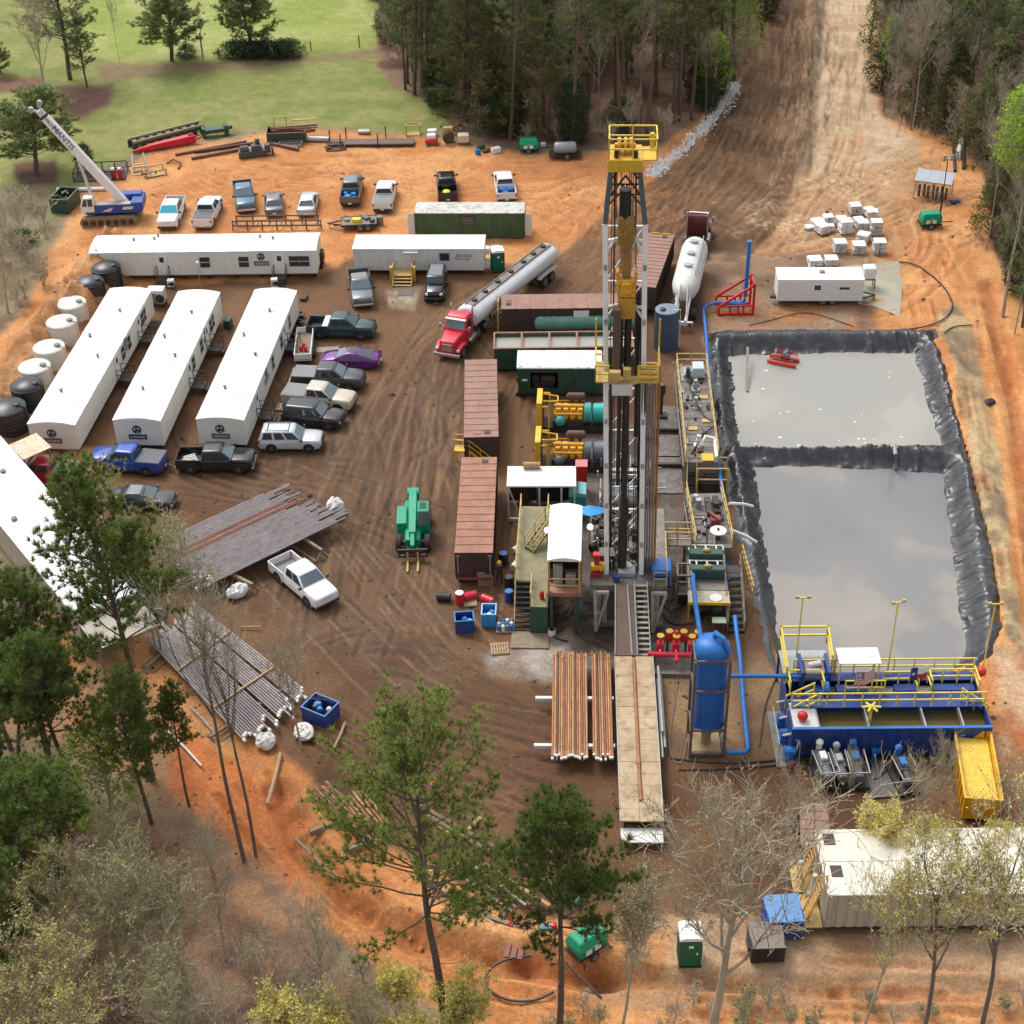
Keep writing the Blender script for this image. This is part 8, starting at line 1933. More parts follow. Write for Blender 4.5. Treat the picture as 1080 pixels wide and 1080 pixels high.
tote((339,757),-.55,'navy open bin with scrap inside beside the lower pipe stack',blue,mat('mid_blue_rim',(.08,.18,.4,1),.5,dirt=.1),1.8,1.5,1.05)
t=thing('bottle_pallet','pallet of blue and white jugs standing at the foot of the green stairs','pallet',P(533,663),0);q=MB();q.bx(-.6,.6,-.5,.5,.02,.13);q.build('pallet',pallet_m,t)
for i in range(4):
 for j in range(3):MB().lathe([(.02,.13),(.12,.13),(.13,.5),(.06,.58),(.02,.6)],10,(-.42+i*.28,-.32+j*.32,0)).build('jug',(blue_b,white,slateroof)[(i+j)%3],t,smooth=True)
def pallet(px,rz,label,w=1.2,d=1.0,m=None,h=.14):
 q=MB()
 for y in(-d/2+.05,0,d/2-.05):q.bx(-w/2,w/2,y-.05,y+.05,0,h*.7)
 for k in range(7):x=-w/2+.06+k*(w-.12)/6;q.bx(x-.055,x+.055,-d/2,d/2,h*.72,h)
 o=q.build('pallet',m or pallet_m,None,loc=P(*px),rz=rz);return tag(o,label,'pallet')
pallet((527,685),.08,'empty wooden pallet lying on the edge of the gravel patch',1.15,1.1)
pallet((496,637),.05,'small wooden pallet with scrap between the red drums',.9,.7)
pallet((549,678),0,'low timber step lying in front of the green stairs',1.1,.7,oldwood)
t=thing('pallet_pile','tall pile of wooden pallets at the end of the near brown tank','pallet pile',P(512,613),.03);r2=random.Random(3)
for k in range(7):
 q=MB();e=r2.uniform(-.04,.04)
 for y in(-.45,0,.45):q.bx(-.5+e,.5+e,y-.05,y+.05,k*.17,k*.17+.1)
 for j in range(6):x=-.45+j*.18+e;q.bx(x-.06,x+.06,-.5,.5,k*.17+.103,k*.17+.13)
 q.build('pallet',pallet_m,t)
def lump(px,s,label,m=sack,seed=0,name='bulk_bag',z=0.0):
 r2=random.Random(seed);q=MB().ball((0,0,s[2]*.5),1,18,11,(s[0]/2,s[1]/2,s[2]*.52));q.v=[(x*(1+r2.uniform(-.10,.10)),y*(1+r2.uniform(-.10,.10)),max(0,z_*(1+r2.uniform(-.12,.12))))for x,y,z_ in q.v]
 o=q.build(name,m,None,loc=P(px[0],px[1],z),rz=r2.uniform(0,3));return tag(o,label,'sack')
lump((354,541),(1.5,1.3,1.2),'white bulk bag hanging off the right end of the upper pipe stack',seed=1)
lump((251,629),(1.6,1.1,.9),'white bulk bag lying below the upper pipe stack',seed=2)
lump((281,787),(1.3,1.2,.9),'white square bulk bag beside the lower pipe stack',seed=3)
lump((321,776),(1.5,1.2,.7),'crumpled white bag beside the navy bin',seed=4)
for px0,px1,w,m_,lab in(((282,848),(296,795),.24,pallet_m,'pale broken log leaning on the clay below the square white bag'),((352,790),(364,762),.16,pallet_m,'short plank lying on the mud beside the long needled pine'),((312,885),(352,926),.2,oldwood,'grey log lying on the orange bank'),((178,772),(213,808),.16,steel,'lone grey pipe lying on the orange bank below the stack'),((200,745),(228,775),.16,pipegrey,'stray grey pipe lying below the lower pipe stack'),((253,662),(275,661),.12,wood,'pale plank sticking out of the lower pipe stack')):
 a=P(*px0,.15);b=P(*px1,.25);a.z+=max(0,gz(a.x,a.y));b.z+=max(0,gz(b.x,b.y));o=MB().tube([a,a.lerp(b,.5)+V((.05,0,.02)),b],w/2,8).build('log' if 'log' in lab else('pipe' if 'pipe ' in lab and 'plank' not in lab else 'plank'),m_);tag(o,lab,'pipe' if 'pipe lying' in lab else 'timber')
def pipe_field(c00,c01,c10,c11,n,z,r,mats,label,group,cap0=False,cap1=False,jit=.8,skip=(),second=0):
 "c00-c01: one end edge, c10-c11 the other; pixels at height z"
 A0,A1,B0,B1=(P(*c,z)for c in(c00,c01,c10,c11));protos={};r2=random.Random(n)
 L0=((B0-A0).length+(B1-A1).length)/2
 for k in range(n):
  f_=k/(n-1)
  if k in skip:continue
  a=A0.lerp(A1,f_);b=B0.lerp(B1,f_);d=(b-a).normalized();az=math.atan2(d.y,d.x);mi_=mats[int(r2.random()*len(mats))]if not callable(mats)else mats(k)
  key=mi_.name
  if key not in protos:
   q=MB().cyl((0,0,0),(L0,0,0),r,n=8);q.cyl((-.05,0,0),(.3,0,0),r*1.3,n=8);o=q.build('pipe',mi_)
   if cap0:MB().cyl((-.2,0,0),(-.02,0,0),r*1.5,n=8).build('thread_cap',capwhite,o)
   if cap1:MB().cyl((L0-.03,0,0),(L0+.18,0,0),r*1.5,n=8).build('thread_cap',capwhite,o)
   protos[key]=o
  else:o=dup(protos[key],(0,0,0))
  j=r2.gauss(0,jit)*.5
  o.location=(a.x+d.x*j,a.y+d.y*j,z-r);o.rotation_euler.z=az
  tag(o,label,'pipe',group)
 return A0,A1,B0,B1,L0
GP1='grey pipes of the upper stack'
pA0,pA1,pB0,pB1,pl_=pipe_field((142,583),(217,617),(296,512),(352,551),36,1.25,.072,lambda k:piperust if 10<=k<=15 and k%3 else pipegrey,'grey pipe in the top layer of the upper stack',GP1,cap0=True,jit=1.1)
print('pile1 len',pl_,'width',(pA1-pA0).length,(pB1-pB0).length)
pipe_field((150,583),(220,615),(299,516),(348,549),20,1.02,.085,lambda k:piperust if k>17 else pipegrey,'grey pipe in the lower layer of the upper stack','lower layer grey pipes of the upper stack',jit=.5)
def supports(A0,A1,B0,B1,fs,h,label,m,ext=.4):
 for f_ in fs:
  a=A0.lerp(B0,f_);b=A1.lerp(B1,f_);d=(b-a).normalized();a=a-d*ext;b=b+d*(ext+1.2);a.z=b.z=0
  t=thing('pipe_rack',label[fs.index(f_)],'pipe rack',a,yaw(a,b));L_=(b-a).length;q=MB();q.bx(0,L_,-.1,.1,h-.2,h);q.build('rack_beam',m,t);q=MB();n_=max(2,int(L_/2.2))
  for k in range(n_+1):x=.1+(L_-.2)*k/n_;q.bar((x,-.5,0),(x,0,h-.2),.09);q.bar((x,.5,0),(x,0,h-.2),.09)
  q.bx(.05,L_-.05,-.55,-.45,.0,.08);q.bx(.05,L_-.05,.45,.55,0,.08);q.build('trestle',oldwood,t)
supports(pA0,pA1,pB0,pB1,[.22,.78],.88,['trestle under the left part of the upper pipe stack','trestle sticking out under the right part of the upper pipe stack'],oldwood)
fl=MB();r2=random.Random(9)
GP2='grey pipes of the lower stack'
pA0,pA1,pB0,pB1,pl_=pipe_field((205,636),(158,676),(326,731),(254,776),30,.62,.07,lambda k:pipegrey,'grey pipe with white cap in the lower stack by the two bare trunks',GP2,cap1=True,jit=.7,skip=(6,15))
print('pile2 len',pl_)
supports(pA0,pA1,pB0,pB1,[.12,.86],.42,['trestle under the far end of the lower pipe stack','trestle under the white capped end of the lower pipe stack'],oldwood,.2)
for f_,lab in((.33,'pale plank lying across the middle of the lower pipe stack'),(.72,'pale plank lying across the near part of the lower pipe stack')):
 a=pA0.lerp(pB0,f_);b=pA1.lerp(pB1,f_);o=MB().bar(a+V((0,0,.06)),b+V((0,0,.06)),.16,.07).build('plank',wood);tag(o,lab,'plank')
o=MB().box((0,0,.55),(1.0,.06,1.1)).build('board',mat('pinkish_board',(.55,.45,.42,1),.7,dirt=.15),None,loc=P(166,656),rz=.2);tag(o,'pale pinkish board standing near the dark saloon and the lower pipe stack','board')
def longpipe(p0,p1,r,m,label,z=None,name='pipe',group=None,cap=None):
 z=r if z is None else z;a=P(*p0,z);b=P(*p1,z);q=MB().cyl(a,b,r,n=12);q.cyl(a,a.lerp(b,.03),r*1.15,n=12);o=q.build(name,m,None,smooth=True);tag(o,label,'pipe',group)
 return o
GL='long brown pipes on the mud at the bottom of the pad'
lpb=mat('brown_casing_pipe',(.20,.10,.075,1),.55,.1,var=.3,dirt=.3,dirtcol=(.1,.06,.04,1),scale=1)
longpipe((441,849),(523,895),.17,lpb,'thick brown pipe beside the person in red helmet, upper of the pair');longpipe((446,858),(517,899),.17,lpb,'thick brown pipe beside the person in red helmet, lower of the pair')
longpipe((548,913),(606,949),.17,lpb,'thick brown pipe with green end protector right of the dark pine trunk')
o=longpipe((603,946),(611,951),.22,teal,'teal end protector on the thick brown pipe by the dark pine',.2,'end_cap')
longpipe((550,925),(590,946),.15,lpb,'brown pipe lying next to the one with the teal protector')
for k,(p0,p1,m_,r,z,lab)in enumerate((((500,905),(580,956),pipetan,.14,.5,'tan pipe lying on the timber rack, rightmost of the rack'),((488,905),(555,955),pipegrey,.10,.5,'grey pipe lying second from the right on the timber rack'),((478,908),(545,958),lpb,.12,.5,'red brown pipe lying in the middle of the timber rack'),((468,912),(540,962),pipegrey,.12,.5,'long grey beam lying left of the red brown pipe on the timber rack'),((452,928),(522,976),pipetan,.12,.3,'tan pipe lying lowest beside the orange bank'),((560,955),(505,915),pipedark,.09,.35,'dark thin pipe under the tan one on the timber rack'))):
 longpipe(p0,p1,r,m_,lab,z)
t=thing('timber_rack','low timber rack under the long pipes at the bottom of the pad','rack',P(530,968),R(65));q=MB();q.bx(-1.2,2.4,-.12,.12,0,.22);q.bx(-.2,3.2,1.2,1.4,0,.22);q.build('rack_beam',oldwood,t);q=MB();q.bx(-.6,-.4,-.6,1.2,.223,.4);q.build('cross_beam',oldwood,t)
for p0,p1,lab in(((462,872),(500,890),'pale timber lying under the thick brown pipe pair'),((493,876),(507,862),'short pale timber propped against the thick brown pipe pair'),((553,934),(563,924),'short timber cross piece by the dark pine trunk')):
 o=MB().bar(P(*p0,.08),P(*p1,.10),.22,.14).build('timber',wood);tag(o,lab,'timber')
pipe_field((334,836),(344,824),(391,893),(402,876),6,.55,.10,lambda k:pipeorange if k%2 else pipedark,'rusty pipe in the bundle under the long needled pine','rusty pipes under the long needled pine',jit=.4)
pipe_field((352,845),(380,830),(392,892),(412,870),8,.62,.09,lambda k:pipetan if k%2 else pipeorange,'rusty tan pipe in the wider bundle under the long needled pine','rusty tan pipes under the long needled pine',jit=.3)
t=thing('bundle_rack','timber rack under the rusty pipe bundles by the long needled pine','rack',P(386,893),R(28));q=MB();q.bx(-1.3,1.6,-.1,.1,0,.42);q.bx(-2.4,.4,2.2,2.4,0,.42);q.build('rack_beam',oldwood,t)
t=thing('plank_bundle','three reddish planks lying side by side left of the light tower','planks',P(545,993),R(78))
for k in range(3):MB().bx(-1.2,1.2,-.5+k*.35,-.22+k*.35,.02+.02*k,.16).build('plank',mat('red_brown_plank',(.25,.09,.07,1),.7,dirt=.2),t)
pallet((579,985),.2,'pallet with red can and scrap by the lowered light tower',1.3,1.2)
o=MB().lathe([(.02,.14),(.18,.14),(.18,.5),(.02,.55)],10).build('fuel_can',red,None,smooth=True,loc=P(584,981));tag(o,'red can standing on the scrap pallet by the lowered light tower','can')
o=MB().box((0,0,.25),(.7,.3,.2)).build('tool_box',mat('teal_tool_box',(.05,.25,.3,1),.5,dirt=.1),None,bevel=.03,loc=P(576,982));tag(o,'small teal tool box on the scrap pallet by the lowered light tower','tool box')
hose('curled red hose on the mud by the timber rack',[(536,968),(540,972),(536,977),(540,980),(537,974)],.07,.08,red)
t=thing('crawler_crane','blue and white crawler crane with long raised white boom at the top left','crane',P(118,231),R(3))
for s in(-1,1):
 pts=[];Lt=2.75;rt=.48
 for k in range(24):
  a_=2*PI*k/24;x=rt*math.cos(a_);z=rt*math.sin(a_);pts.append((x+(Lt-rt if x>0 else-(Lt-rt)),s*1.5-.38,z+rt))
 q=MB().prism(pts,(0,.76,0));q.build('crawler_track',mat('muddy_track',(.26,.17,.10,1),.8,var=.3,dirt=.4,dirtcol=(.10,.07,.05,1),scale=3,bump=.4),t);q=MB()
 for k in range(7):x=-Lt+.55+k*(2*Lt-1.1)/6;q.cyl((x,s*1.5-.40,rt),(x,s*1.5-.383,rt),.28,n=12)
 q.build('road_wheel',darksteel,t)
MB().bx(-1.4,1.4,-1.1,1.1,.5,.95).cyl((0,0,.95),(0,0,1.15),.9,n=20).build('undercarriage',darksteel,t)
cb=mat('crane_blue',(.02,.07,.30,1),.4,dirt=.1)
q=MB();q.bx(-2.2,3.3,-1.35,1.35,1.16,1.35);q.bx(-1.2,3.1,-1.35,-.55,1.35,2.05);q.bx(.6,3.2,.35,1.35,1.35,2.4);q.bx(2.3,3.45,-1.3,1.3,1.35,2.2);q.build('upper_body',cb,t,bevel=.06)
MB().bx(-1.25,3.15,-1.30,-.6,2.055,2.1).build('deck',mat('tan_grip_deck',(.42,.38,.32,1),.7,dirt=.2),t)
q=MB();q.loft([[V((x,y,1.36))for x,y in((-2.5,-1.35),(-1.25,-1.35),(-1.25,-.45),(-2.5,-.45))],[V((x,y,2.0))for x,y in((-2.55,-1.35),(-1.25,-1.35),(-1.25,-.45),(-2.55,-.45))],[V((x,y,2.85))for x,y in((-2.2,-1.3),(-1.3,-1.3),(-1.3,-.5),(-2.2,-.5))]]);cab=q.build('cab',white,t,bevel=.05)
MB().prism([(-2.4,-1.36,2.02),(-1.9,-1.36,2.02),(-1.9,-1.325,2.72),(-2.15,-1.325,2.72)],(0,-.012,0)).build('side_window',glass,cab);MB().prism([(-1.8,-1.36,2.0),(-1.35,-1.36,2.0),(-1.35,-1.325,2.72),(-1.8,-1.325,2.72)],(0,-.012,0)).build('side_window',glass,cab);MB().prism([(-2.56,-1.25,2.05),(-2.56,-.55,2.05),(-2.26,-.6,2.75),(-2.26,-1.2,2.75)],(-.012,0,0)).build('windscreen',glass,cab)
q=MB();q.prism([(1.4,-1.36,1.55),(2.4,-1.36,1.55),(2.6,-1.36,1.85),(1.6,-1.36,1.85)],(0,-.012,0));q.prism([(-.6,-1.36,1.4),(.3,-1.36,1.4),(.6,-1.36,1.8),(.1,-1.36,1.7)],(0,-.012,0));q.build('body_decal',offwhite,t)
piv=V((1.1,-.1,2.3));bw_=P(47,118,0);pw2=at(t,piv)
ux=V((math.cos(R(3)),math.sin(R(3)),0))
best=None
for k in range(1,400):
 s_=k*.05
 for el in(48,50,52,54,56,58,60):
  e=R(el);q_=pw2+(-ux*math.cos(e)+V((0,0,1))*math.sin(e))*s_
  pr=proj(q_);err=(pr[0]-42)**2+(pr[1]-115)**2
  if best is None or err<best[0]:best=(err,s_,e)
print('boom',best)
_,bl_,be=best
bd=V((-math.cos(be),0,math.sin(be)));bn=V((math.sin(be),0,math.cos(be)));by=V((0,1,0))
def bsec(s_,w_,h_):c_=piv+bd*s_;return[c_+by*(-w_)+bn*(-h_),c_+by*w_+bn*(-h_),c_+by*w_+bn*h_,c_+by*(-w_)+bn*h_]
q=MB();q.loft([bsec(-.9,.36,.42),bsec(bl_*.94,.34,.38)]);boom=q.build('boom',white,t,bevel=.05)
q=MB();q.loft([bsec(bl_*.94+.02,.26,.30),bsec(bl_,.26,.30)]);q.bar(piv+bd*bl_+bn*.2,piv+bd*(bl_+.5)+bn*.75,.14);q.bar(piv+bd*bl_-bn*.2,piv+bd*(bl_+.6)-bn*.7,.2);q.build('boom_tip',offwhite,t,bevel=.03)
q=MB()
for o_ in(.55,-.55):c_=piv+bd*(bl_+.45)+bn*o_;q.cyl(c_-by*.2,c_+by*.2,.28,n=14)
q.build('sheave',steel,t)
q=MB();q.loft([bsec(bl_*.925,.36,.41),bsec(bl_*.945,.36,.41)]);q.build('boom_collar',darksteel,t)
q=MB();q.cyl(piv+V((-2.5,0,-.6)),piv+bd*5.2-bn*.45,.16,n=10);q.cyl(piv+V((-2.5,0,-.6)),piv+V((-2.5,0,-.6)).lerp(piv+bd*5.2-bn*.45,.5),.22,n=12)if False else None
q.build('lift_cylinder',offwhite,t,smooth=True)
xd=-bd;yd=bn;zd=-by
MT=Matrix(((xd.x,yd.x,zd.x,0),(xd.y,yd.y,zd.y,0),(xd.z,yd.z,zd.z,0),(0,0,0,1)))
lb=mat('navy_lettering',(.03,.05,.2,1),.5,dirt=0)
for body,sz,f_ in(('MANTIS',.78,.70),('TADANO',.36,.835),('>>',.5,.90)):
 c_=piv+bd*(bl_*f_)-by*.365+bn*.05
 text('boom_lettering',body,sz,lb,boom,Matrix.Translation(c_)@MT,.006)
def frame_box(px,rz,label,L_,W_,h,m,name='steel_basket',fill=None,cat='basket'):
 t=thing(name,label,cat,P(*px),rz);q=MB()
 for x in np.linspace(-L_/2,L_/2,max(2,int(L_/1.2)+1)):
  for y in(-W_/2,W_/2):q.bx(x-.05,x+.05,y-.05,y+.05,0,h)
 for z in(.05,h-.1):
  for y in(-W_/2,W_/2):q.bx(-L_/2+.051,L_/2-.051,y-.045,y+.045,z,z+.09)
  for x in(-L_/2,L_/2):q.bx(x-.045,x+.045,-W_/2+.051,W_/2-.051,z,z+.09)
 q.build('frame',m,t)
 MB().bx(-L_/2+.06,L_/2-.06,-W_/2+.06,W_/2-.06,.06,.12).build('floor',m,t)
 if fill:
  r2=random.Random(int(px[0]));q=MB()
  for k in range(fill):x,y=r2.uniform(-.4,.4)*L_,r2.uniform(-.35,.35)*W_;q.bar((x,y,.2+.06*k),(x+r2.uniform(-.4,.4)*L_,y+r2.uniform(-.3,.3)*W_,.3+.05*k),r2.uniform(.06,.16))
  q.build('scrap',pipedark,t)
 return t
frame_box((107,186),R(4),'dark open skid frame full of scrap behind the crane boom',5.2,2.6,1.1,darksteel,fill=9)
t=tote((70,219),R(80),'dark green open bin of scrap left of the crane cab',green_d,greysteel,3.0,1.9,1.5,fill=False);q=MB();r2=random.Random(8)
for k in range(12):x,y=r2.uniform(-1,1),r2.uniform(-.6,.6);q.bar((x,y,.9+.05*k),(x+r2.uniform(-.8,.8),y+r2.uniform(-.5,.5),1.0+.05*k),.12)
q.build('scrap',greysteel,t)
t=thing('trestle_frame','white A shaped pipe trestle lying right of the crane','trestle',P(149,184),R(15));q=MB()
for x in(-.9,.9):q.bar((x,0,0),(x*.6,1.6,1.7),.12);q.bar((x,1.9,0),(x*.6,1.6,1.7),.12);q.bar((x,-.2,.1),(x,2.0,.1),.1);q.bar((x-.35,1.6,0),(x*.6,1.6,1.7),.08)
for z,y,k in((.1,-.2,1),(.1,.8,1),(.1,1.9,1),(.7,1.1,.85)):q.bar((-.9*k,y,z),(.9*k,y,z),.12)
q.build('frame',mat('cream_frame',(.66,.58,.45,1),.6,dirt=.15),t)
frame_box((163,184),R(25),'rusty open basket right of the white trestle',2.2,1.4,.7,pipetan,fill=4)
o=MB().tube([P(176,172,.1),P(183,168,.3),P(191,172,.2),P(188,178,.1)],.09,8).build('bent_pipe',pipedark,None,smooth=True);tag(o,'bent brown pipe hoop on the clay behind the rusty basket','pipe')
t=thing('red_cylinder_rack','pair of red cylinders with white tops behind the crane boom','cylinders',P(124,189),0)
for x in(-.35,.35):MB().lathe([(.02,0),(.26,0),(.26,1.0),(.02,1.05)],12,(x,0,0)).build('cylinder',red,t,smooth=True);MB().lathe([(.02,1.04),(.2,1.04),(.2,1.25),(.02,1.3)],10,(x,0,0)).build('cap',white,t)
a=P(139,157);b=P(213,138);az=yaw(a,b);L_=(b-a).length;t=thing('conveyor_frame','long rusty low conveyor frame lying on the field edge','steel frame',a,az);q=MB()
for y in(-.6,.6):q.bx(0,L_,y-.12,y+.12,.75,1.0)
q.build('beam',mat('tan_rust_beam',(.30,.22,.15,1),.7,dirt=.3),t);q=MB()
for k in range(9):x=.2+k*(L_-.4)/8;q.bx(x-.06,x+.06,-.48,.48,.8,.9);q.bx(x-.3,x+.3,-.7,-.6,0,.74);q.bx(x-.3,x+.3,.6,.7,0,.74)
q.build('leg',green_d,t)
a=P(140,162);b=P(206,150);az=yaw(a,b);L_=(b-a).length;t=thing('boom_section','bright red tapered steel boom section lying before the conveyor frame','boom section',a,az);q=MB();q.loft([[V((x,y*w_,.1+z*h_))for y,z in((-1,0),(1,0),(1,1),(-1,1))]for x,w_,h_ in((0,.1,.2),(L_*.3,.28,.55),(L_*.9,.4,.8))]);q.bx(L_*.9,L_,-.4,-.25,.1,.9);q.bx(L_*.9,L_,.25,.4,.1,.9);q.bar((L_*.85,-.5,.3),(L_+.6,-.5,.7),.2);q.build('beam',pinkred,t)
a=P(214,145);b=P(246,141);az=yaw(a,b);t=thing('green_frame','dark green winch frame lying behind the long rusty pipes','steel frame',a,az);q=MB();q.bx(0,2.9,-.5,.5,.5,.9);q.bx(0,.3,-.55,.55,0,1.1);q.bx(2.4,2.8,-.55,.55,0,1.2);q.cyl((2.8,0,.8),(3.3,0,.8),.2);q.build('frame',green_d,t)
for k,(p0,p1,r,m_,lab)in enumerate((((185,163),(260,149),.14,lpb,'long brown pipe, farthest of those lying behind the parked cars'),((205,160),(268,151),.17,pipedark,'thick dark pipe in the middle of those behind the parked cars'),((202,167),(256,157),.16,lpb,'brown pipe, nearest of those lying left of the dark engine'),((285,151),(315,157),.2,lpb,'brown pipe lying right of the dark engine'),((318,146),(347,147),.3,steel,'thick grey pipe lying right of the green open box'),((60,200),(118,199),.2,white,'long white pipe lying behind the crane cab'))):
 longpipe(p0,p1,r,m_,lab,z=r+.02)
t=thing('old_engine','dark grey engine lying on the clay among the brown pipes','engine',P(268,165),R(12));q=MB();q.bx(-1.6,1.4,-.5,.5,.1,.75);q.bx(-.2,.9,-.4,.4,.75,1.3);q.cyl((-1.4,0,.9),(-.5,0,.9),.4);q.cyl((.5,.3,1.3),(.5,.3,1.8),.25);q.bx(1.2,1.8,-.3,.5,.3,1.2);q.build('engine_block',mat('blue_black_engine',(.05,.07,.085,1),.5,dirt=.25),t,bevel=.05);MB().cyl((1.9,0,.5),(2.1,0,.5),.45,n=16).build('flywheel',pipedark,t)
t=tote((303,148),R(3),'dark green open box heaped with rusty beams on the field edge',green_d,redbrown,4.2,2.0,1.2,fill=False);q=MB();r2=random.Random(6)
for k in range(8):q.bar((-1.9+r2.uniform(0,.5),r2.uniform(-.8,.8),1.1+.06*k),(1.9+r2.uniform(0,1.6),r2.uniform(-.8,.8),.95+.06*k),r2.uniform(.1,.22))
q.build('beam',piperust,t);q=MB();q.bar((-1.3,.9,1.1),(-1.3,.9,2.3),.09);q.bar((0,.9,1.1),(0,.9,2.3),.09);q.bar((-1.3,.9,2.3),(0,.9,2.3),.09);q.bx(.6,3.2,.7,.9,1.9,2.0);q.build('hoop',rail_tan,t)
frame_box((307,154),R(0),'small dark steel frame with grey tank before the green open box',2.4,.6,.5,greysteel)
frame_box((354,157),R(8),'low heap of rusty steel at the left of the flat rusty plate',2.0,1.4,.5,pipedark,fill=8)
a=P(348,156);b=P(436,155);az=yaw(a,b);L_=(b-a).length;t=thing('flat_skid','long flat rusty steel skid with upright posts along the field edge','steel skid',a,az);q=MB();q.bx(0,L_,0,1.5,.25,.4);q.bar((L_,0,.3),(L_+.0,1.5,.3),.15);q.build('deck',mat('rust_brown_plate',(.14,.09,.07,1),.7,dirt=.3),t);q=MB();q.bx(0.2,L_-.2,.1,.3,0,.249);q.bx(.2,L_-.2,1.2,1.4,0,.249);q.build('runner',darksteel,t)
for x,y in((1.2,-.15),(5.2,-.15),(1.6,1.9),(5.9,1.9)):MB().bx(x-.06,x+.06,y-.06,y+.06,0,1.6).build('post',darkbrown,t)
o=MB().box((0,0,.25),(1.3,.7,.3)).build('trough',steel,None,bevel=.05,loc=P(384,141));tag(o,'pale grey trough on the grass behind the flat rusty skid','trough')
frame_box((436,142),0,'tan open stand with rails at the field edge',1.5,.9,1.2,rail_tan,name='stand',cat='stand')
t=thing('red_cart','red and white cart at the wood edge','cart',P(455,152),.1);q=MB();q.bx(-.7,.7,-.5,.5,.35,.65);q.build('tray',pinkred,t,bevel=.04);MB().bx(-.4,.5,-.3,.4,.653,1.1).build('tank',white,t,bevel=.06)
for x in(-.4,.4):
 for s in(-1,1):wheel(t,x,s*.5,.22,.12)
o=MB().box((0,0,.35),(1.0,.7,.7)).build('white_crate',white,None,bevel=.06,loc=P(456,143));tag(o,'white and red crate behind the red cart','crate')
t=thing('compressor','rusty round compressor with tan frame beside the beige tote','compressor',P(473,151),.1);q=MB();q.cyl((0,-.5,.75),(0,.5,.75),.62,n=18);q.build('drum',darkbrown,t,smooth=True);q=MB();q.bx(-.7,.7,-.6,.6,0,.12);q.bx(-.5,.5,.1,.6,1.0,1.7);q.build('frame',rail_tan,t)
t=thing('liquid_tote','beige square liquid tote on a stand at the wood edge','liquid tote',P(489,152),.05);MB().bx(-.6,.6,-.5,.5,.35,1.15).build('tank',mat('beige_tote',(.60,.53,.40,1),.5,dirt=.1),t,bevel=.12,seg=2);q=MB()
for x in(-.5,.5):
 for y in(-.4,.4):q.bx(x-.05,x+.05,y-.05,y+.05,0,.35)
q.build('stand',darksteel,t)
for px,s,m_,lab in(((504,163),(.5,.5,.6),blue_b,'small blue box among the litter at the wood edge'),((507,157),(.9,.5,.4),green_d,'dark green bundle among the litter at the wood edge'),((514,160),(1.2,.5,.3),pipedark,'rusty scrap strip among the litter at the wood edge'),((523,161),(1.0,.6,.6),siding,'cream box among the litter at the wood edge'),((573,154),(.5,.4,.4),white,'small white box beside the green towable generator'),((552,113),(1.0,.7,.7),white,'small white object half hidden under the olive evergreens')):
 o=MB().box((0,0,s[2]/2),s,.3).build('box',m_,None,bevel=.05,loc=P(*px),rz=.2);tag(o,lab,'box')
a=P(246,243);b=P(339,242);az=yaw(a,b);L_=(b-a).length;t=thing('rail_frame','long low brown pipe rail frame behind the crosswise cabin','rail frame',a,az);q=MB();q.rail([(0,0,0),(L_,0,0)],.95,.055,1.55);q.rail([(0.2,1.2,0),(L_-.4,1.2,0)],.95,.055,1.55)
for k in range(8):x=.1+k*(L_-.6)/7;q.bar((x,0,.5),(x+.1,1.2,.5),.08)
q.build('frame',pipedark,t)
a=P(355,238);b=P(362,236);o=MB().bar(P(352,238,.4),P(366,236,.4),.1).build('steel_bar',pipedark);tag(o,'short steel bar at the left end of the flatbed trailer','bar')
for p0,p1,lab in(((304,428),(314,384),'long pale pole lying between the third cabin and the parked pickups'),((295,432),(310,388),'white striped pole lying closer to the third cabin')):
 o=MB().cyl(P(*p0,.1),P(*p1,.1),.06,n=8).build('pole',capwhite);tag(o,lab,'pole')
o=MB().bx(-1.2,1.2,-.45,.45,0,.05).build('board',mat('grey_tan_board',(.30,.26,.2,1),.7,dirt=.2),None,loc=P(344,369),rz=.05);tag(o,'flat grey board on the mud behind the purple coupe','board')
for px,s,m_,lab in(((297,430),(1.2,.8,.15),oldwood,'timber step at the third cabin near the silver car'),((241,345),(.8,.6,.8),green_d,'dark green box at the far end of the middle cabin'),((321,316),(.9,.5,.3),darksteel,'dark lid lying at the far corner of the third cabin')):
 o=MB().box((0,0,s[2]/2),s).build('box',m_,None,bevel=.02,loc=P(*px),rz=1.35);tag(o,lab,'box')
o=MB();r2=random.Random(77)
for k in range(40):
 p=P(314+r2.uniform(-7,5),346+r2.uniform(-14,14),.0);o.box((p.x,p.y,r2.uniform(.05,.3)),(r2.uniform(.1,.6),r2.uniform(.1,.5),r2.uniform(.1,.5)),r2.uniform(0,3))
o=o.build('rubble',darksteel);tag(o,'heap of dark scrap and bags beside the third cabin','scrap heap',kind='stuff')
for k,(u,v,h)in enumerate(((328,54,1.2),(379,50,1.5),(231,62,1.2),(214,62,3.2),(348,150,1.4),(1,148,1.3))):
 o=MB().cyl((0,0,-.2),(0,0,h),.09,n=8).build('fence_post',oldwood,None,loc=P(u,v));tag(o,('weathered fence post in the far field','weathered fence post near the wood corner','weathered fence post under the far pines','tall thin dead pole between the two far pines','post behind the flat rusty skid','post at the left frame edge by the field')[k],'fence post')
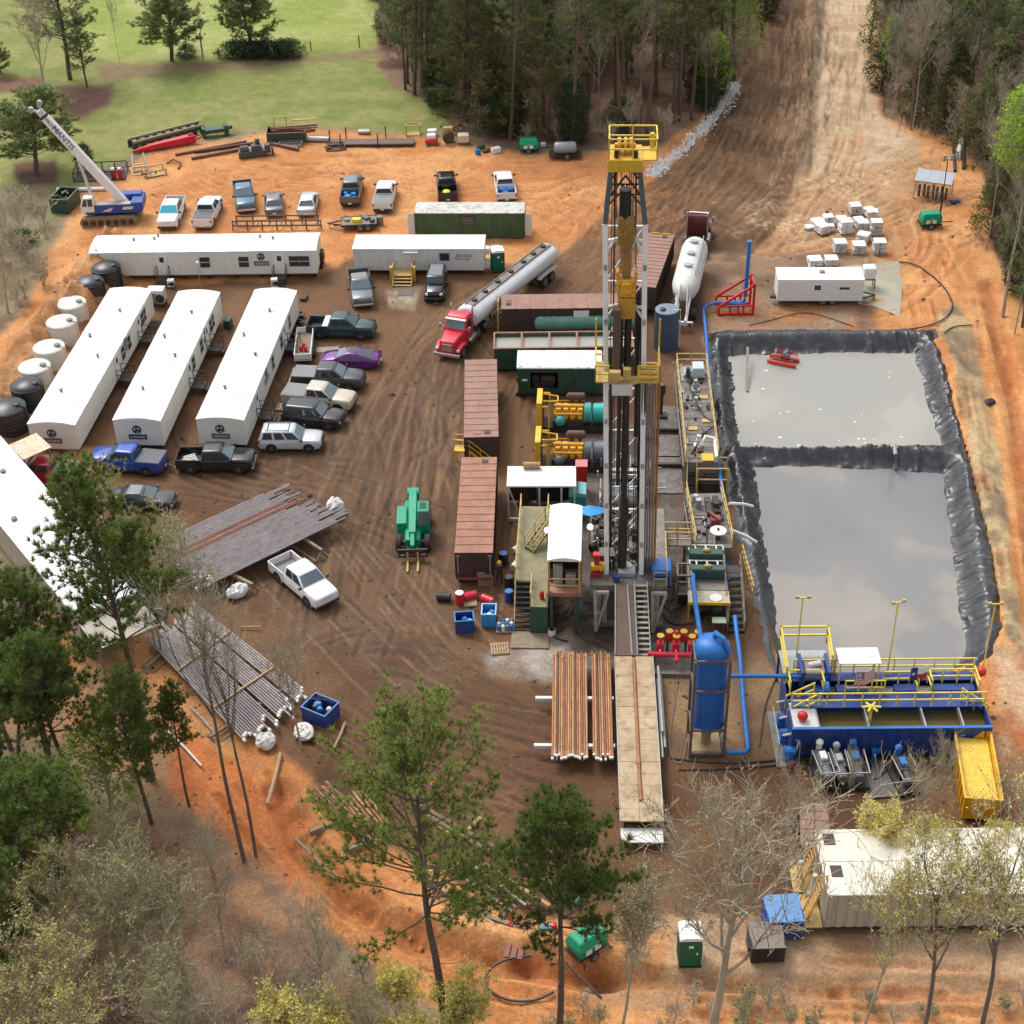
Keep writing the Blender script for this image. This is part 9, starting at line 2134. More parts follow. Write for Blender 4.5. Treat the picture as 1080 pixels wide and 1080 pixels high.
def person(px,face,label,shirt,trousers,hat,stance=0.12,arm=(.25,.3),bend=0.0):
 t=thing('person',label,'person',P(*px),face)
 J={'pel':(0,0,.95),'sp':(.02,0,1.18),'ch':(.03+bend,0,1.38),'nk':(.04+bend,0,1.50),'hd':(.07+bend,0,1.60),'hd2':(.08+bend,0,1.70)}
 Bn=[('pel','sp'),('sp','ch'),('ch','nk'),('nk','hd'),('hd','hd2')]
 Rr={'pel':.15,'sp':.14,'ch':.165,'nk':.06,'hd':.095,'hd2':.085}
 for s,n_ in((-1,'r'),(1,'l')):
  st_=stance*s
  J.update({'hp'+n_:(0,s*.10,.90),'kn'+n_:(.05+st_*.5,s*.12,.50),'an'+n_:(st_,s*.13,.09),'to'+n_:(st_+.17,s*.15,.045)})
  J.update({'sh'+n_:(.03+bend,s*.19,1.42),'el'+n_:(.02+arm[0]*.4+bend,s*.27,1.14),'wr'+n_:(.02+arm[0]+bend,s*.24,.95+arm[1]*.5),'ha'+n_:(.05+arm[0]+bend,s*.23,.88+arm[1]*.5)})
  Bn+=[('pel','hp'+n_),('hp'+n_,'kn'+n_),('kn'+n_,'an'+n_),('an'+n_,'to'+n_),('ch','sh'+n_),('sh'+n_,'el'+n_),('el'+n_,'wr'+n_),('wr'+n_,'ha'+n_)]
  Rr.update({'hp'+n_:.105,'kn'+n_:.075,'an'+n_:.055,'to'+n_:.045,'sh'+n_:.075,'el'+n_:.052,'wr'+n_:.036,'ha'+n_:.038})
  for f_ in range(5):
   y_=s*(.23+(-.035+.018*f_))if f_<4 else s*.19;n2='f%d%s'%(f_,n_);ln=(.07,.085,.08,.065,.05)[f_]
   J[n2]=(.05+arm[0]+bend+.02,y_,.88+arm[1]*.5-ln*.6);J[n2+'b']=(.05+arm[0]+bend+.045,y_,.88+arm[1]*.5-ln);Bn+=[('ha'+n_,n2),(n2,n2+'b')];Rr[n2]=.010;Rr[n2+'b']=.008
 ks=list(J);idx={k:i for i,k in enumerate(ks)}
 me=bpy.data.meshes.new('person_body');me.from_pydata([J[k]for k in ks],[(idx[a],idx[b])for a,b in Bn],[])
 o=bpy.data.objects.new('body',me);COL.objects.link(o)
 md=o.modifiers.new('Skin','SKIN');
 for i,k in enumerate(ks):
  sv=me.skin_vertices[0].data[i];sv.radius=(Rr[k],Rr[k]*(1.15 if k in('pel','sp','ch')else 1));sv.use_root=(k=='pel')
 o.modifiers.new('Sub','SUBSURF').levels=1
 dg=bpy.context.evaluated_depsgraph_get();m2=bpy.data.meshes.new_from_object(o.evaluated_get(dg));o.modifiers.clear();o.data=m2
 skin=mat('skin',(.42,.25,.17,1),.6,var=.05,dirt=0);boots=mat('brown_boots',(.06,.04,.03,1),.7,dirt=.2)
 for m_ in(skin,shirt,trousers,boots):m2.materials.append(m_)
 for p in m2.polygons:
  c=p.center;z=c.z
  p.material_index=3 if z<.12 else(2 if z<.98 and abs(c.y)<.205 and c.x<.2+arm[0]*.2 else(0 if z>1.475 or(abs(c.y)>.17 and z<1.0+arm[1]*.3 and c.x>arm[0]*.6)else 1))
  p.use_smooth=True
 o.parent=t
 hx=.08+bend
 q=MB();q.ball((hx+.095,0,1.635),.02,8,5);q.build('nose',skin,o,smooth=True)
 q=MB()
 for s in(-1,1):q.ball((hx+.085,s*.035,1.665),.012,6,4)
 q.build('eye',darksteel,o)
 q=MB();q.lathe([(.02,1.86),(.06,1.85),(.115,1.79),(.128,1.71),(.165,1.70),(.165,1.69),(.12,1.685)],16,(hx,0,0));q.bx(hx+.1,hx+.2,-.07,.07,1.69,1.70);q.build('hard_hat',hat,t,smooth=True)
 return t
hatred=mat('red_hard_hat',(.75,.03,.05,1),.35,dirt=0);hatyel=mat('yellow_hard_hat',(.85,.6,.03,1),.35,dirt=0)
person((460,848),R(200),'person in red hard hat and pale shirt standing at the thick brown pipes',mat('lilac_grey_shirt',(.42,.38,.46,1),.8,dirt=.05),mat('dark_jeans',(.035,.045,.055,1),.8,dirt=.1),hatred)
person((527,615),R(95),'person in yellow hard hat and dark clothes standing between brown tank and walkway',mat('dark_coverall',(.06,.05,.04,1),.8,dirt=.1),mat('dark_trousers',(.035,.035,.04,1),.8,dirt=.1),hatyel)
def rot_about(d,ang,az,r):
 d=d.normalized();u=V((0,0,1))if abs(d.z)<.9 else V((1,0,0));x=d.cross(u).normalized();y=d.cross(x)
 return(d*math.cos(ang)+(x*math.cos(az)+y*math.sin(az))*math.sin(ang)).normalized()
def bough(mb,p,d,L_,r0_,r1_,segs,n,r,wob=.12,up=.0):
 pts=[p.copy()];d=d.normalized()
 for k in range(segs):
  d=(d+V((r.gauss(0,wob),r.gauss(0,wob),r.gauss(0,wob)+up))).normalized();pts.append(pts[-1]+d*(L_/segs))
 mb.tube(pts,[r0_+(r1_-r0_)*k/segs for k in range(segs+1)],n,cap=False)
 return pts,d
def along(pts,t):
 t*=len(pts)-1;i=min(int(t),len(pts)-2);return pts[i].lerp(pts[i+1],t-i),(pts[i+1]-pts[i]).normalized()
def leaf(mb,p,s,r):
 a=V((r.gauss(0,1),r.gauss(0,1),r.gauss(0,.7))).normalized();b=a.cross(V((r.gauss(0,1),r.gauss(0,1),r.gauss(0,1)))).normalized()
 mb.face([p-a*s,p+b*s*.55,p+a*s,p-b*s*.55])
def tuft(mb,p,d,L_,n,r):
 for k in range(int(n*1.35)):
  q=rot_about(d,abs(r.gauss(.75,.4)),r.uniform(0,6.28),r);q.z+=.18;s=q.cross(V((r.gauss(0,1),r.gauss(0,1),r.gauss(0,1)))).normalized()*.024*L_/.35
  l=L_*r.uniform(.7,1.15);mb.face([p-s,p+s,p+q*l])
def tree_obj(name,parts,group=None):
 t=thing(name,'tree','tree',(0,0,0),0,group)
 for nm,mb,m,sm in parts:
  if mb.v:mb.build(nm,m,t,smooth=sm)
 return t
def bare(seed,h=12,r0_=.18,fork=.3,ang=.55,n1=7,lv=(6,6,5),leafm=None,leafn=0,leafs=.12,bk=None,spread=1.0,name='bare_tree',tbk=None,wb=.05):
 r=random.Random(seed);w=MB();lf=MB();tw=MB()
 tp,td=bough(w,V((0,0,-.4)),V((r.gauss(0,.04),r.gauss(0,.04),1)),h*(fork+.45),r0_,r0_*.38,8,7,r,wb,.04)
 def rec(pts,L_,rad,lev):
  cnt=lv[lev]if lev<len(lv)else 0
  for k in range(cnt):
   t=r.uniform(.25,1.0)if k else 1.0
   p,d=along(pts,t)
   q=rot_about(d,r.uniform(.35,.9)*(ang/.55),r.uniform(0,6.28),r);q.z+=.32
   l=L_*r.uniform(.5,.85);rr=rad*(1-.5*t)*r.uniform(.5,.7)
   last=lev==len(lv)-1
   pts2,d2=bough(tw if lev>0 else w,p,q,l,max(rr,.016),max(rr*.4,.008),3 if last else 5,3 if lev>0 else 4,r,.19,.04)
   if last:
    for j in range(leafn):
     pp,_=along(pts2,r.uniform(.3,1));leaf(lf,pp+V((r.gauss(0,.08),r.gauss(0,.08),r.gauss(0,.08))),leafs*r.uniform(.6,1.3),r)
   else:rec(pts2,l,rr,lev+1)
 for k in range(n1):
  t=min(1,.40*fork/.3+(1-.40*fork/.3)*(k+.5)/n1);p,d=along(tp,t);az=k*2.4+r.uniform(-.5,.5);a=r.uniform(.45,.95)*spread*(1-.45*(k/n1));q=V((math.cos(az)*math.sin(a),math.sin(az)*math.sin(a),math.cos(a)))
  l=h*r.uniform(.34,.50)*(1-.35*k/n1);pts,d2=bough(w,p,q,l,r0_*.45,r0_*.14,6,5,r,.10,.06);rec(pts,l*.55,r0_*.28,0)
 rec(tp[-4:],h*.22,r0_*.4,0)
 return tree_obj(name,[('trunk',w,tbk or bk or greybark,True),('twigs',tw,bk or greybark,False),('crown',lf,leafm or budleaf,False)])
def pine(seed,h=20,r0_=.24,cb=.5,Lm=3.6,lm=None,needles=17,gap=.12,tl=.40,dens=1.0,lean=.0,top=1.0,step=.75,name='pine_tree',bk=None,droop=0):
 r=random.Random(seed);w=MB();cr=MB()
 tp,td=bough(w,V((0,0,-.4)),V((r.gauss(0,.03)+lean,r.gauss(0,.03),1)),h,r0_,.04,12,8,r,.028,.02)
 z=cb;k=0
 while z<.985:
  u=(z-cb)/(1-cb);prof=max(.16,math.sin(PI*min(1,(.30+.70*u)**.9))**.75)if top else 1
  for j in range(r.choice((3,4,4,5))):
   if r.random()<gap:continue
   p,d=along(tp,z+r.uniform(-.012,.012));az=r.uniform(0,6.28);a=r.uniform(1.0,1.45)-.55*u-droop*0
   q=V((math.cos(az)*math.sin(a),math.sin(az)*math.sin(a),math.cos(a)));l=Lm*prof*r.uniform(.55,1.15)
   pts,d2=bough(w,p,q,l,.055*(1-.5*u)+.012,.014,5,4,r,.10,.05-droop)
   nb=max(3,int(l*2.6*dens))
   for b in range(nb):
    t=.35+.65*(b+r.random())/nb;pp,dd=along(pts,min(1,t));qq=rot_about(dd,r.uniform(.4,1.1),r.uniform(0,6.28),r);qq.z=abs(qq.z)*.7+.1-droop*2;bl=r.uniform(.3,.9)
    pt2,d3=bough(w,pp,qq,bl,.014,.008,1,3,r,.1)
    tuft(cr,pt2[-1],d3,tl*r.uniform(.8,1.15),needles,r)
    if r.random()<.6:tuft(cr,pt2[0].lerp(pt2[-1],.5),d3,tl*.8,int(needles*.6),r)
   tuft(cr,pts[-1],d2,tl,needles,r)
  z+=r.uniform(.7,1.25)*step/h
 tuft(cr,tp[-1],td,tl,needles,r)
 if cb>.4:
  for k in range(7):
   p,d=along(tp,r.uniform(.25,cb));az=r.uniform(0,6.28);bough(w,p,V((math.cos(az),math.sin(az),.1)),r.uniform(.4,1.6),.03,.01,3,3,r,.2)
 return tree_obj(name,[('trunk',w,bk or bark,True),('crown',cr,lm or pineleaf,False)])
def leafy(seed,h=6,rx=2.2,cb=.15,lm=None,n=260,per=16,s=.13,cone=False,bk=None,name='leafy_tree',r0_=.14):
 r=random.Random(seed);w=MB();cr=MB()
 tp,td=bough(w,V((0,0,-.3)),V((r.gauss(0,.05),r.gauss(0,.05),1)),h*.92,r0_,.03,8,6,r,.05,.03)
 lob=[(r.uniform(0,6.28),r.uniform(.2,1),r.uniform(.75,1.25))for _ in range(9)]
 for k in range(n):
  t=r.random()**.8;z=cb+(1-cb)*t;az=r.uniform(0,6.28)
  pf=(1-t)**.75+.08 if cone else math.sin(PI*(.12+.86*t))**.6
  for la,lt,lk in lob:
   dd=abs((az-la+PI)%(2*PI)-PI)
   if dd<.7 and abs(lt-t)<.25:pf*=lk
  rad=rx*pf*(.45+.55*r.random()**.5)
  p0,d=along(tp,min(1,max(.05,z*.95-.12*(rad/rx))));c=V((math.cos(az)*rad,math.sin(az)*rad,z*h))
  if k%3==0:w.tube([p0,p0.lerp(c,.6)+V((0,0,.1)),c],[.03,.02,.008],3,cap=False)
  for j in range(per):
   leaf(cr,c+V((r.gauss(0,.24),r.gauss(0,.24),r.gauss(0,.17))),s*r.uniform(.6,1.35),r)
 return tree_obj(name,[('trunk',w,bk or darkbark,True),('crown',cr,lm or cedar,False)])
PROT={}
def proto(k,f):
 if k not in PROT:PROT[k]=[f(),False]
 return PROT[k]
_used={}
def plant(key,u,v,label,top=None,h=None,group=None,rz=None,cat='tree',wide=1.0,h0=1.0,dz=0.0):
 o=PRO[key];p=P(u,v);p.z=gz(p.x,p.y)-.05+dz
 if top is not None:h=top_z(u,v,top)
 s=h/PH[key]
 rz=rnd.uniform(0,6.28)if rz is None else rz
 if not _used.get(key):t=o;_used[key]=1;t.location=p;t.rotation_euler.z=rz
 else:t=dup(o,p,rz)
 t.scale=(s*wide,s*wide,s);tag(t,label,cat,group)
 if group is None and 'group' in t:del t['group']
 return t
PRO={};PH={}
duskbark=mat('dusky_bark',(.17,.13,.10,1),.95,var=.3,dirt=.2,dirtcol=(.3,.26,.2,1),scale=2)
def reg(k,h,o):PRO[k]=o;PH[k]=max(v.co.z for c in o.children for v in c.data.vertices)
reg('pineA',22,pine(1,22,.27,.44,6.2,pineleaf_l,21,.13,.37,1.9,lean=-.10,step=.56))
reg('pineB',19,pine(2,19,.22,.52,3.6,pineleaf,25,.03,.38,1.9,step=.46))
reg('pineC',20,pine(3,20,.24,.48,3.9,pineleaf,24,.06,.40,1.7,step=.52))
reg('pineD',17,pine(4,17,.22,.38,3.9,pineleaf,24,.06,.40,1.7,lean=.05,step=.52))
reg('pineF',22,pine(6,22,.24,.55,3.2,pineleaf_d,12,.2,.45))
reg('pineG',22,pine(7,22,.24,.22,4.0,pineleaf_d,14,.14,.5,1.0))
reg('pineH',15,pine(8,15,.28,.24,5.2,pineleaf_d,18,.05,.55,1.5,step=.48))
reg('thinpine',20,pine(9,20,.2,.62,3.8,budleaf,9,.3,.38,.7,bk=greybark))
reg('bareA',14,bare(21,14,.19,.28,.55,8,(5,5,5),budleaf,1,.06,tanbark,.95))
reg('bareB',16,bare(22,16,.22,.55,.5,6,(5,5,4),budleaf,1,.08,greybark,.8,tbk=duskbark,wb=.02))
reg('bareC',10,bare(23,10,.11,.25,.55,7,(5,5,4),budleaf,1,.06,tanbark,.8))
reg('bareD',13,bare(24,13,.15,.30,.6,8,(5,5,5),budleaf,4,.08,greybark,.9))
reg('bareE',13,bare(25,13,.16,.35,.6,8,(5,5,5),yellowleaf,3,.085,greybark,.85))
reg('bareF',17,bare(26,17,.16,.45,.45,7,(5,5,4),None,0,.1,greybark,.7))
reg('yellowA',8,bare(27,8,.11,.25,.6,8,(6,6,5),yellowleaf,6,.09,greybark,.85,name='budding_tree'))
reg('yellowB',14,bare(28,14,.17,.38,.6,7,(6,5,5),yellowleaf,3,.085,tanbark,.9,name='budding_tree',tbk=duskbark,wb=.03))
reg('dryA',12,bare(29,12,.13,.30,.5,7,(6,5,5),dryleaf,3,.09,greybark,.75,name='budding_tree'))
reg('shrub',3,bare(30,3,.05,.12,.6,9,(5,5),None,0,.1,tanbark,.95,name='bare_shrub'))
reg('shrubG',3,bare(31,3,.05,.12,.6,9,(5,5),budleaf,2,.07,greybark,.95,name='bare_shrub'))
reg('cedarA',10,leafy(41,10,3.0,.02,cedar,640,14,.12,True,name='evergreen_tree'))
reg('pineE',17,pine(5,17,.2,.05,3.9,cedar,15,.1,.42,1.0,step=.55,name='evergreen_tree'))
reg('cedarB',7,leafy(42,7,2.4,.02,bushleaf,380,15,.12,False,name='evergreen_tree'))
reg('spring',9,leafy(43,9,2.2,.25,springleaf,190,10,.11,False,greybark,'budding_tree'))
reg('springB',22,leafy(44,22,4.2,.66,springleaf,420,12,.16,False,greybark,'budding_tree',.2))
reg('bush',2.2,leafy(45,2.2,1.6,.0,bushleaf,170,14,.10,False,name='evergreen_shrub',r0_=.06))
for k,u,v,t,w,rz,lab in(('pineA',474,1103,735,.9,0,'light green long needled pine above the rusty pipe bundles'),('pineB',588,1098,798,.88,0,'dark green pine with dense round crown left of the catwalk end'),('pineC',160,822,488,.95,0,'tall pine with its crown over the long white roof near the red pickup'),('pineB',30,850,668,1.2,2,'pine crown low over the orange bank at the left frame edge'),('pineB',200,850,728,.9,3.4,'small pine below the two bare trunks of the lower pipe stack'),('pineB',20,905,745,1.2,5.1,'pine crown at the left frame edge above the broad dark one'),('pineD',58,828,590,1.15,1,'pine at the left frame edge in front of the long white roof'),('pineC',88,850,640,1.05,2.2,'pine with forked dark trunk at the left behind the fresh green sapling'),('pineD',160,868,690,.9,3,'smaller pine on the orange bank below the lower pipe stack'),('pineB',45,1020,795,1.2,1.5,'broad dark pine low at the left frame edge above the budding trees'),('pineD',-8,1000,800,1.2,4,'pine cut by the left frame edge behind the broad dark one'),('pineC',-2,1110,900,1.1,5,'pine at the lower left corner of the photo'),('pineD',12,790,640,1.2,2.5,'pine low at the left frame edge beside the tan wall')):
 plant(k,u,v,lab,t,wide=w,rz=rz)
plant('thinpine',134,660,'slender pine with sparse grey boughs in front of the long white roof',470,wide=1.1,rz=1.0)
for k,u,v,t,w,lab in(('bareB',258,908,560,.72,'bare grey tree with long leaning trunk before the lower pipe stack, left of two'),('bareB',270,903,590,.62,'bare grey tree with long straight trunk before the lower pipe stack, right of two'),('bareD',205,700,520,1.0,'budding grey tree spreading over the left ends of the upper pipe stack'),('bareD',165,690,545,.9,'budding grey tree between the porch roof and the upper pipe stack'),('bareC',318,790,655,.85,'pale bare round tree beside the navy bin'),('bareA',752,1088,795,1.12,'large bare spreading tree between the catwalk and the cream roofed tanks'),('dryA',655,1092,893,.8,'tree with dry tan leaves behind the portable toilet at the bottom'),('yellowB',972,1100,850,.95,'yellow budding tree in front of the cream roofed tank, middle of three'),('yellowB',1032,1098,838,.9,'yellow budding tree with straight dark trunk at the right frame edge'),('bareE',908,1098,880,.55,'thin budding tree with crooked trunk at the left end of the cream roofed tanks'),('yellowA',925,912,840,1.3,'round yellow leafed tree behind the cream roofed tanks, left of three'),('yellowA',968,914,858,1.2,'round yellow leafed tree behind the cream roofed tanks, middle of three'),('yellowA',1042,916,862,1.2,'round yellow leafed tree behind the cream roofed tanks, right of three'),('bareC',962,885,785,.8,'bare bush spreading between the pumps and the yellow bin'),('bareC',985,878,760,.55,'tall narrow bare bush just left of the yellow bin'),('bareC',1062,880,775,.75,'bare bush at the right side of the yellow bin'),('bareC',893,850,780,.45,'small bare bush before the pump units below the blue tank'),('bareC',712,960,850,.6,'small bare bush left of the large spreading tree'),('bareC',830,905,800,.7,'bare bush left of the narrow brown tank'),('spring',118,890,764,1.15,'sapling with fresh light green leaves among the pines'),('bareC',150,865,790,.7,'bare grey sapling right of the fresh green one'),('yellowA',300,1130,1034,1.1,'yellow leafed tree at the bottom edge left of the long pine trunk'),('yellowA',352,1150,1042,1.1,'yellow leafed tree cut by the bottom edge, second from the long pine trunk'),('yellowA',418,1085,1008,.9,'pale yellow tree left of the long pine trunk at the bottom'),('yellowA',492,1130,1025,.9,'pale yellow tree right of the long pine trunk at the bottom'),('yellowA',440,1160,1052,.9,'low yellow tree at the bottom edge beside the long pine trunk')):
 plant(k,u,v,lab,t,wide=w)
GBL='bare and budding trees of the lower left wood'
for k,u,v,t,w in(('bareE',62,1060,880,.9),('bareD',130,1070,868,.9),('bareE',95,1110,930,1),('bareD',205,1085,900,.95),('bareD',160,1010,838,.8),('bareA',238,1012,862,.75),('bareA',345,1080,935,.8),('bareE',115,1160,1000,1),('bareD',190,1160,1000,1),('bareA',250,1170,1010,.9),('bareE',15,1170,1010,1),('bareD',385,1150,1020,.8),('bareC',285,1075,965,1),('bareC',345,1120,1000,1)):
 lab={'bareE':'yellow green budding tree in the tangle of the lower left wood','bareD':'grey budding tree in the tangle of the lower left wood','bareA':'large bare tan tree in the tangle of the lower left wood','bareC':'small bare tan tree in the tangle of the lower left wood'}[k]
 plant(k,u,v,lab,t,wide=w,group={'bareE':'yellow green budding trees of the lower left wood','bareD':'grey budding trees of the lower left wood','bareA':'large bare trees of the lower left wood','bareC':'small bare trees of the lower left wood'}[k])
r_=random.Random(55)
for k in range(40):
 u,v=r_.uniform(-60,400),r_.uniform(850,1130)
 if v<850+(u-60)*.5 or(u>180 and v<930):continue
 plant('shrub' if k%2 else 'shrubG',u,v,'low bare shrub in the undergrowth of the lower left wood' if k%2 else 'low budding shrub in the undergrowth of the lower left wood',h=r_.uniform(1.5,3.2),group='bare shrubs of the lower left wood' if k%2 else 'budding shrubs of the lower left wood',cat='shrub',wide=1.2)
for k in range(26):
 u,v=r_.uniform(560,1085),r_.uniform(1058,1100)
 plant('shrub' if k%2 else 'shrubG',u,v,'bare shrub along the bottom track' if k%2 else 'budding shrub along the bottom track',h=r_.uniform(.9,2.0),group='bare shrubs along the bottom track' if k%2 else 'budding shrubs along the bottom track',cat='shrub',wide=1.2)
for k,u,v,t,w,lab in(('pineH',181,64,-22,1.6,'lone dark pine with spreading boughs in the far field, left of two'),('pineH',268,56,-36,1.35,'lone dark pine above the dark bush in the far field'),('pineG',74,84,-80,1.5,'large dark pine behind the pale bare tree at the top left'),('pineG',92,92,6,1.3,'dark pine at the right of the pale bare tree'),('pineH',38,184,90,1.75,'dark round pine at the left edge beside the crane boom tip'),('pineH',2,78,40,1.5,'dark pine at the top left frame edge'),('bareA',48,104,-24,1.0,'pale grey bare tree at the top left before the large dark pine'),('bareF',126,66,-10,.5,'thin bare sapling left of the lone pine in the far field'),('bareF',215,60,10,.45,'thin bare sapling between the two lone pines'),('bareC',8,330,180,1.0,'grey bare tree at the left edge beside the orange berm'),('bareC',28,268,195,1.0,'grey bare tree at the left edge below the dark round pine'),('bareC',-20,380,230,1.0,'grey bare tree cut by the left frame edge above the black tanks'),('bush',24,258,238,1.0,'small dark green shrub among the grey bare trees at the left edge'),('bush',197,60,44,1.0,'dark bush right of the lone pine trunk in the far field'),('bush',90,175,148,.5,'small dark sapling behind the crane boom')):
 plant(k,u,v,lab,t,wide=w,cat='shrub' if k=='bush' else 'tree')
for k,u in enumerate((246,258,270,283,296,306)):plant('bush',u,60-(k%2),'dark bush in the clump under the lone pine of the far field',h=2.4,group='dark bushes under the lone pine',cat='shrub',wide=1.15)
for k in range(22):
 plant('shrub',r_.uniform(-40,48),r_.uniform(205,340),'grey bare shrub on the rough grass at the left edge',h=r_.uniform(1.5,3),group='grey bare shrubs at the left edge',cat='shrub',wide=1.3)
woodA=[(402,62),(396,-70),(850,-70),(828,8),(798,58),(770,96),(740,124),(690,156),(600,152),(520,150),(480,138),(468,116),(420,92)]
woodB=[(918,60),(905,-70),(1330,-70),(1300,420),(1150,400),(1092,345),(1062,290),(1040,215),(1030,182),(1000,150),(955,136),(926,116)]
def inside(p,poly):
 c=False
 for(ax,ay),(bx,by)in zip(poly,poly[1:]+poly[:1]):
  if(ay>p[1])!=(by>p[1])and p[0]<(bx-ax)*(p[1]-ay)/(by-ay)+ax:c=not c
 return c
def edge_d(p,poly):
 m=1e9
 for(ax,ay),(bx,by)in zip(poly,poly[1:]+poly[:1]):
  if ay<-60 and by<-60:continue
  ex,ey=bx-ax,by-ay;t=max(0,min(1,((p[0]-ax)*ex+(p[1]-ay)*ey)/(ex*ex+ey*ey+1e-9)));m=min(m,math.hypot(p[0]-ax-ex*t,p[1]-ay-ey*t))
 return m
LT={'pineF':('tall pine with bare lower trunk','tall bare trunked pines'),'pineG':('dark bushy pine','dark bushy pines'),'bareF':('thin bare tree','thin bare trees'),'bareB':('grey budding tree','grey budding trees'),'cedarA':('olive evergreen tree','olive evergreens'),'cedarB':('dark low evergreen','dark low evergreens'),'shrub':('bare undergrowth shrub','bare undergrowth shrubs'),'spring':('fresh green sapling','fresh green saplings'),'bareC':('small bare tree','small bare trees')}
def wood(poly,n,dmin,seed,where,mix):
 r=random.Random(seed);pts=[];tries=0
 while len(pts)<n and tries<20000:
  tries+=1;u=r.uniform(min(p[0]for p in poly),min(1180,max(p[0]for p in poly)));v=r.uniform(-66,max(p[1]for p in poly))if r.random()<.6 else r.uniform(40,max(p[1]for p in poly))
  if not inside((u,v),poly):continue
  w=P(u,v);e=edge_d((u,v),poly);dm=dmin*(.75 if e<22 else 1.2)
  if any((w.x-q[0].x)**2+(w.y-q[0].y)**2<dm*dm for q in pts):continue
  pts.append((w,u,v,e))
 for w,u,v,e in pts:
  k=r.choice(mix[0]if e<14 else(mix[1]if e<34 else mix[2]));h={'pineF':r.uniform(17,24),'pineG':r.uniform(14,22),'bareF':r.uniform(11,18),'bareB':r.uniform(10,16),'cedarA':r.uniform(8,13),'cedarB':r.uniform(4,7),'shrub':r.uniform(2,4.5),'spring':r.uniform(6,10),'bareC':r.uniform(5,9)}[k]
  plant(k,u,v,LT[k][0]+' '+where,h=h,group=LT[k][1]+' '+where,cat='shrub' if k=='shrub' else 'tree',wide=r.uniform(.85,1.2))
WM=(('shrub','shrub','bareC','bareF','cedarB','pineF'),('pineF','pineF','bareF','bareF','shrub','bareC','pineG','bareB','cedarB'),('pineF','pineG','pineG','bareF','cedarA'))
wood(woodA,185,2.5,61,'in the wood left of the haul road',WM)
wood(woodB,175,2.5,62,'in the wood right of the pale sand lane',(('shrub','bareF','bareC','bareB','shrub','cedarB'),('bareF','bareF','pineF','bareB','cedarA','pineF'),('pineF','pineG','bareF','cedarA')))
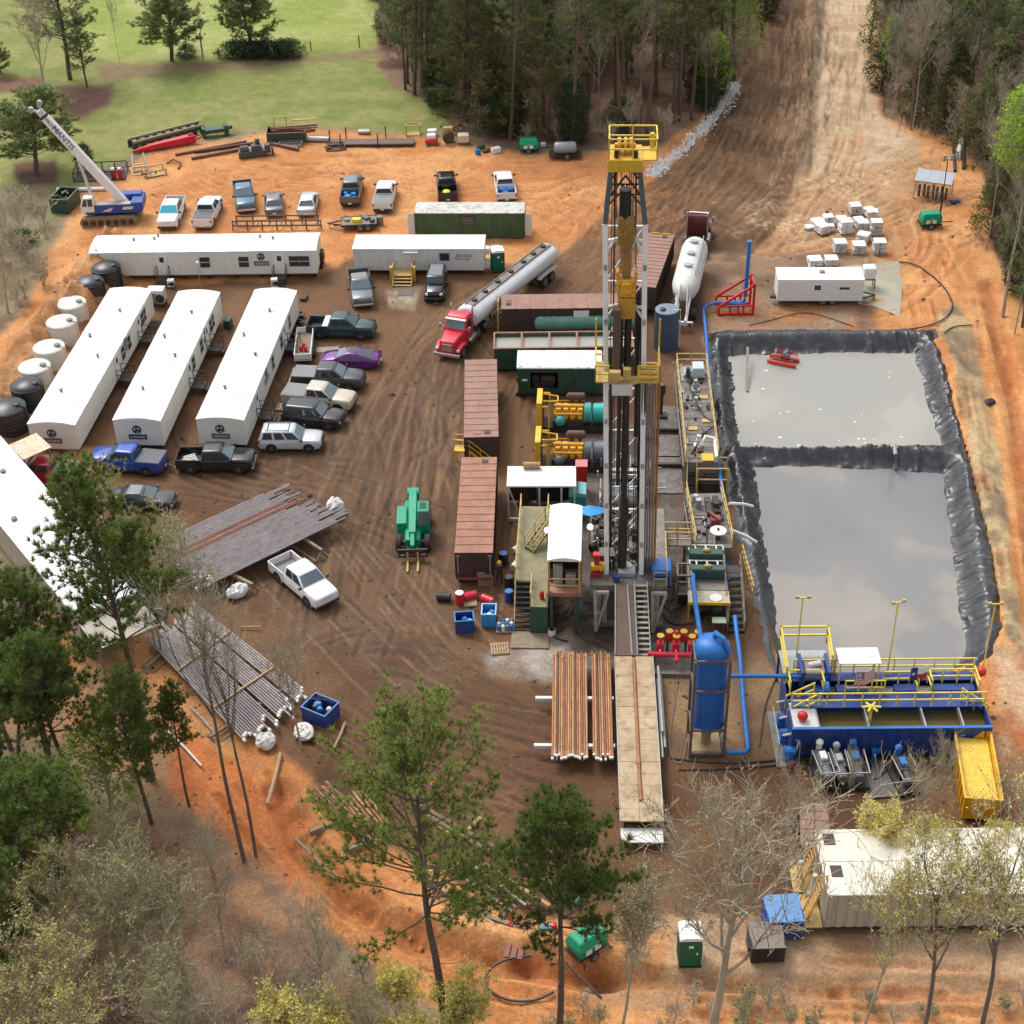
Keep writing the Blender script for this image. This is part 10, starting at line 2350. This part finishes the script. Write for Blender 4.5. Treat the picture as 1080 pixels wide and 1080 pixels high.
for k,u,v,t,w,lab in(('pineG',452,108,-40,1.2,'dark pine with spreading boughs at the left corner of the wood'),('pineG',430,88,-60,1.1,'dark pine second from the left corner of the wood'),('cedarB',462,112,60,1.1,'dark evergreen bush under the corner pine of the wood'),('pineE',500,140,2,1.25,'tall olive evergreen at the front of the wood behind the cream box litter'),('pineE',535,143,45,1.25,'olive evergreen at the front of the wood left of the green generator'),('pineE',578,146,58,1.2,'olive evergreen at the front of the wood right behind the green generator'),('pineE',520,128,-30,1.1,'tall olive evergreen standing behind the front row of the wood'),('pineE',488,128,-50,1.1,'tall olive evergreen near the corner of the wood'),('pineF',538,148,-60,1.0,'straight pine trunk between the front olive evergreens'),('pineF',603,152,-70,1.0,'straight pine trunk right of the front olive evergreens'),('pineF',655,148,-80,1.0,'straight pine trunk in the middle of the wood front'),('pineF',716,128,-90,1.0,'straight pine trunk near the haul road'),('bareB',744,126,10,.8,'leaning budding tree at the wood edge by the haul road'),('spring',752,110,30,1.1,'fresh green tree at the wood edge by the haul road'),('spring',780,82,-20,1.0,'fresh green tree higher along the haul road'),('spring',935,95,10,.8,'fresh green tree at the start of the right hand wood'),('bareB',932,118,-10,.6,'pale crooked bare tree at the front of the right hand wood'),('bareF',962,138,-20,.8,'leaning thin bare tree at the front of the right hand wood'),('cedarA',1000,140,40,.9,'olive evergreen behind the thick white pipe at the right wood edge'),('springB',1058,332,82,.9,'bright yellow green topped tree at the right frame edge'),('springB',1082,345,100,.9,'bright green topped tree cut by the right frame edge'),('pineG',1062,300,160,.9,'dark green tree filling the right frame edge below the bright crown'),('pineG',1078,345,190,.9,'dark green tree at the right frame edge nearest the pit'),('cedarA',1044,250,150,.8,'olive evergreen at the right frame edge near the silver cage'),('bareF',1040,262,90,.7,'thin bare tree leaning at the right frame edge'),('bareF',1070,352,150,.7,'thin bare trunk at the right frame edge nearest the pit')):
 plant(k,u,v,lab,t,wide=w)
for k,o in PRO.items():
 if not _used.get(k):
  for c in list(o.children):bpy.data.objects.remove(c)
  bpy.data.objects.remove(o)
cam=bpy.data.cameras.new('camera');cam.sensor_width=36;cam.lens=F/1080*36;cam.clip_start=1;cam.clip_end=60000
co=bpy.data.objects.new('camera',cam);COL.objects.link(co)
co.matrix_world=Matrix.Translation((0,0,H))@Matrix((RT,UP,-FW)).transposed().to_4x4()
sc.camera=co
wd=bpy.data.worlds.new('World');sc.world=wd;wd.use_nodes=True;nt=wd.node_tree
sky=nt.nodes.new('ShaderNodeTexSky');sky.sky_type='NISHITA';sky.sun_disc=False
SUN_EL,SUN_AZ=R(56),R(-38)
sky.sun_elevation=SUN_EL;sky.sun_rotation=SUN_AZ;sky.dust_density=4;sky.air_density=1.2
hs=nt.nodes.new('ShaderNodeHueSaturation');hs.inputs['Saturation'].default_value=.22
nt.links.new(sky.outputs[0],hs.inputs['Color']);nt.links.new(hs.outputs[0],nt.nodes['Background'].inputs['Color'])
nt.nodes['Background'].inputs['Strength'].default_value=.15
sl=bpy.data.lights.new('sun','SUN');sl.energy=1.0;sl.angle=R(20);sl.color=(1,.96,.9)
so=bpy.data.objects.new('sun',sl);COL.objects.link(so)
sd=V((math.sin(SUN_AZ)*math.cos(SUN_EL),math.cos(SUN_AZ)*math.cos(SUN_EL),math.sin(SUN_EL)))
so.rotation_euler=sd.to_track_quat('Z','Y').to_euler()
vs=sc.view_settings;vs.view_transform='Standard';vs.look='None';vs.exposure=.58;vs.gamma=1;vs.use_curve_mapping=False
sc.cycles.max_bounces=5;sc.cycles.diffuse_bounces=3;sc.cycles.glossy_bounces=2;sc.cycles.transparent_max_bounces=4
sc.cycles.use_denoising=True
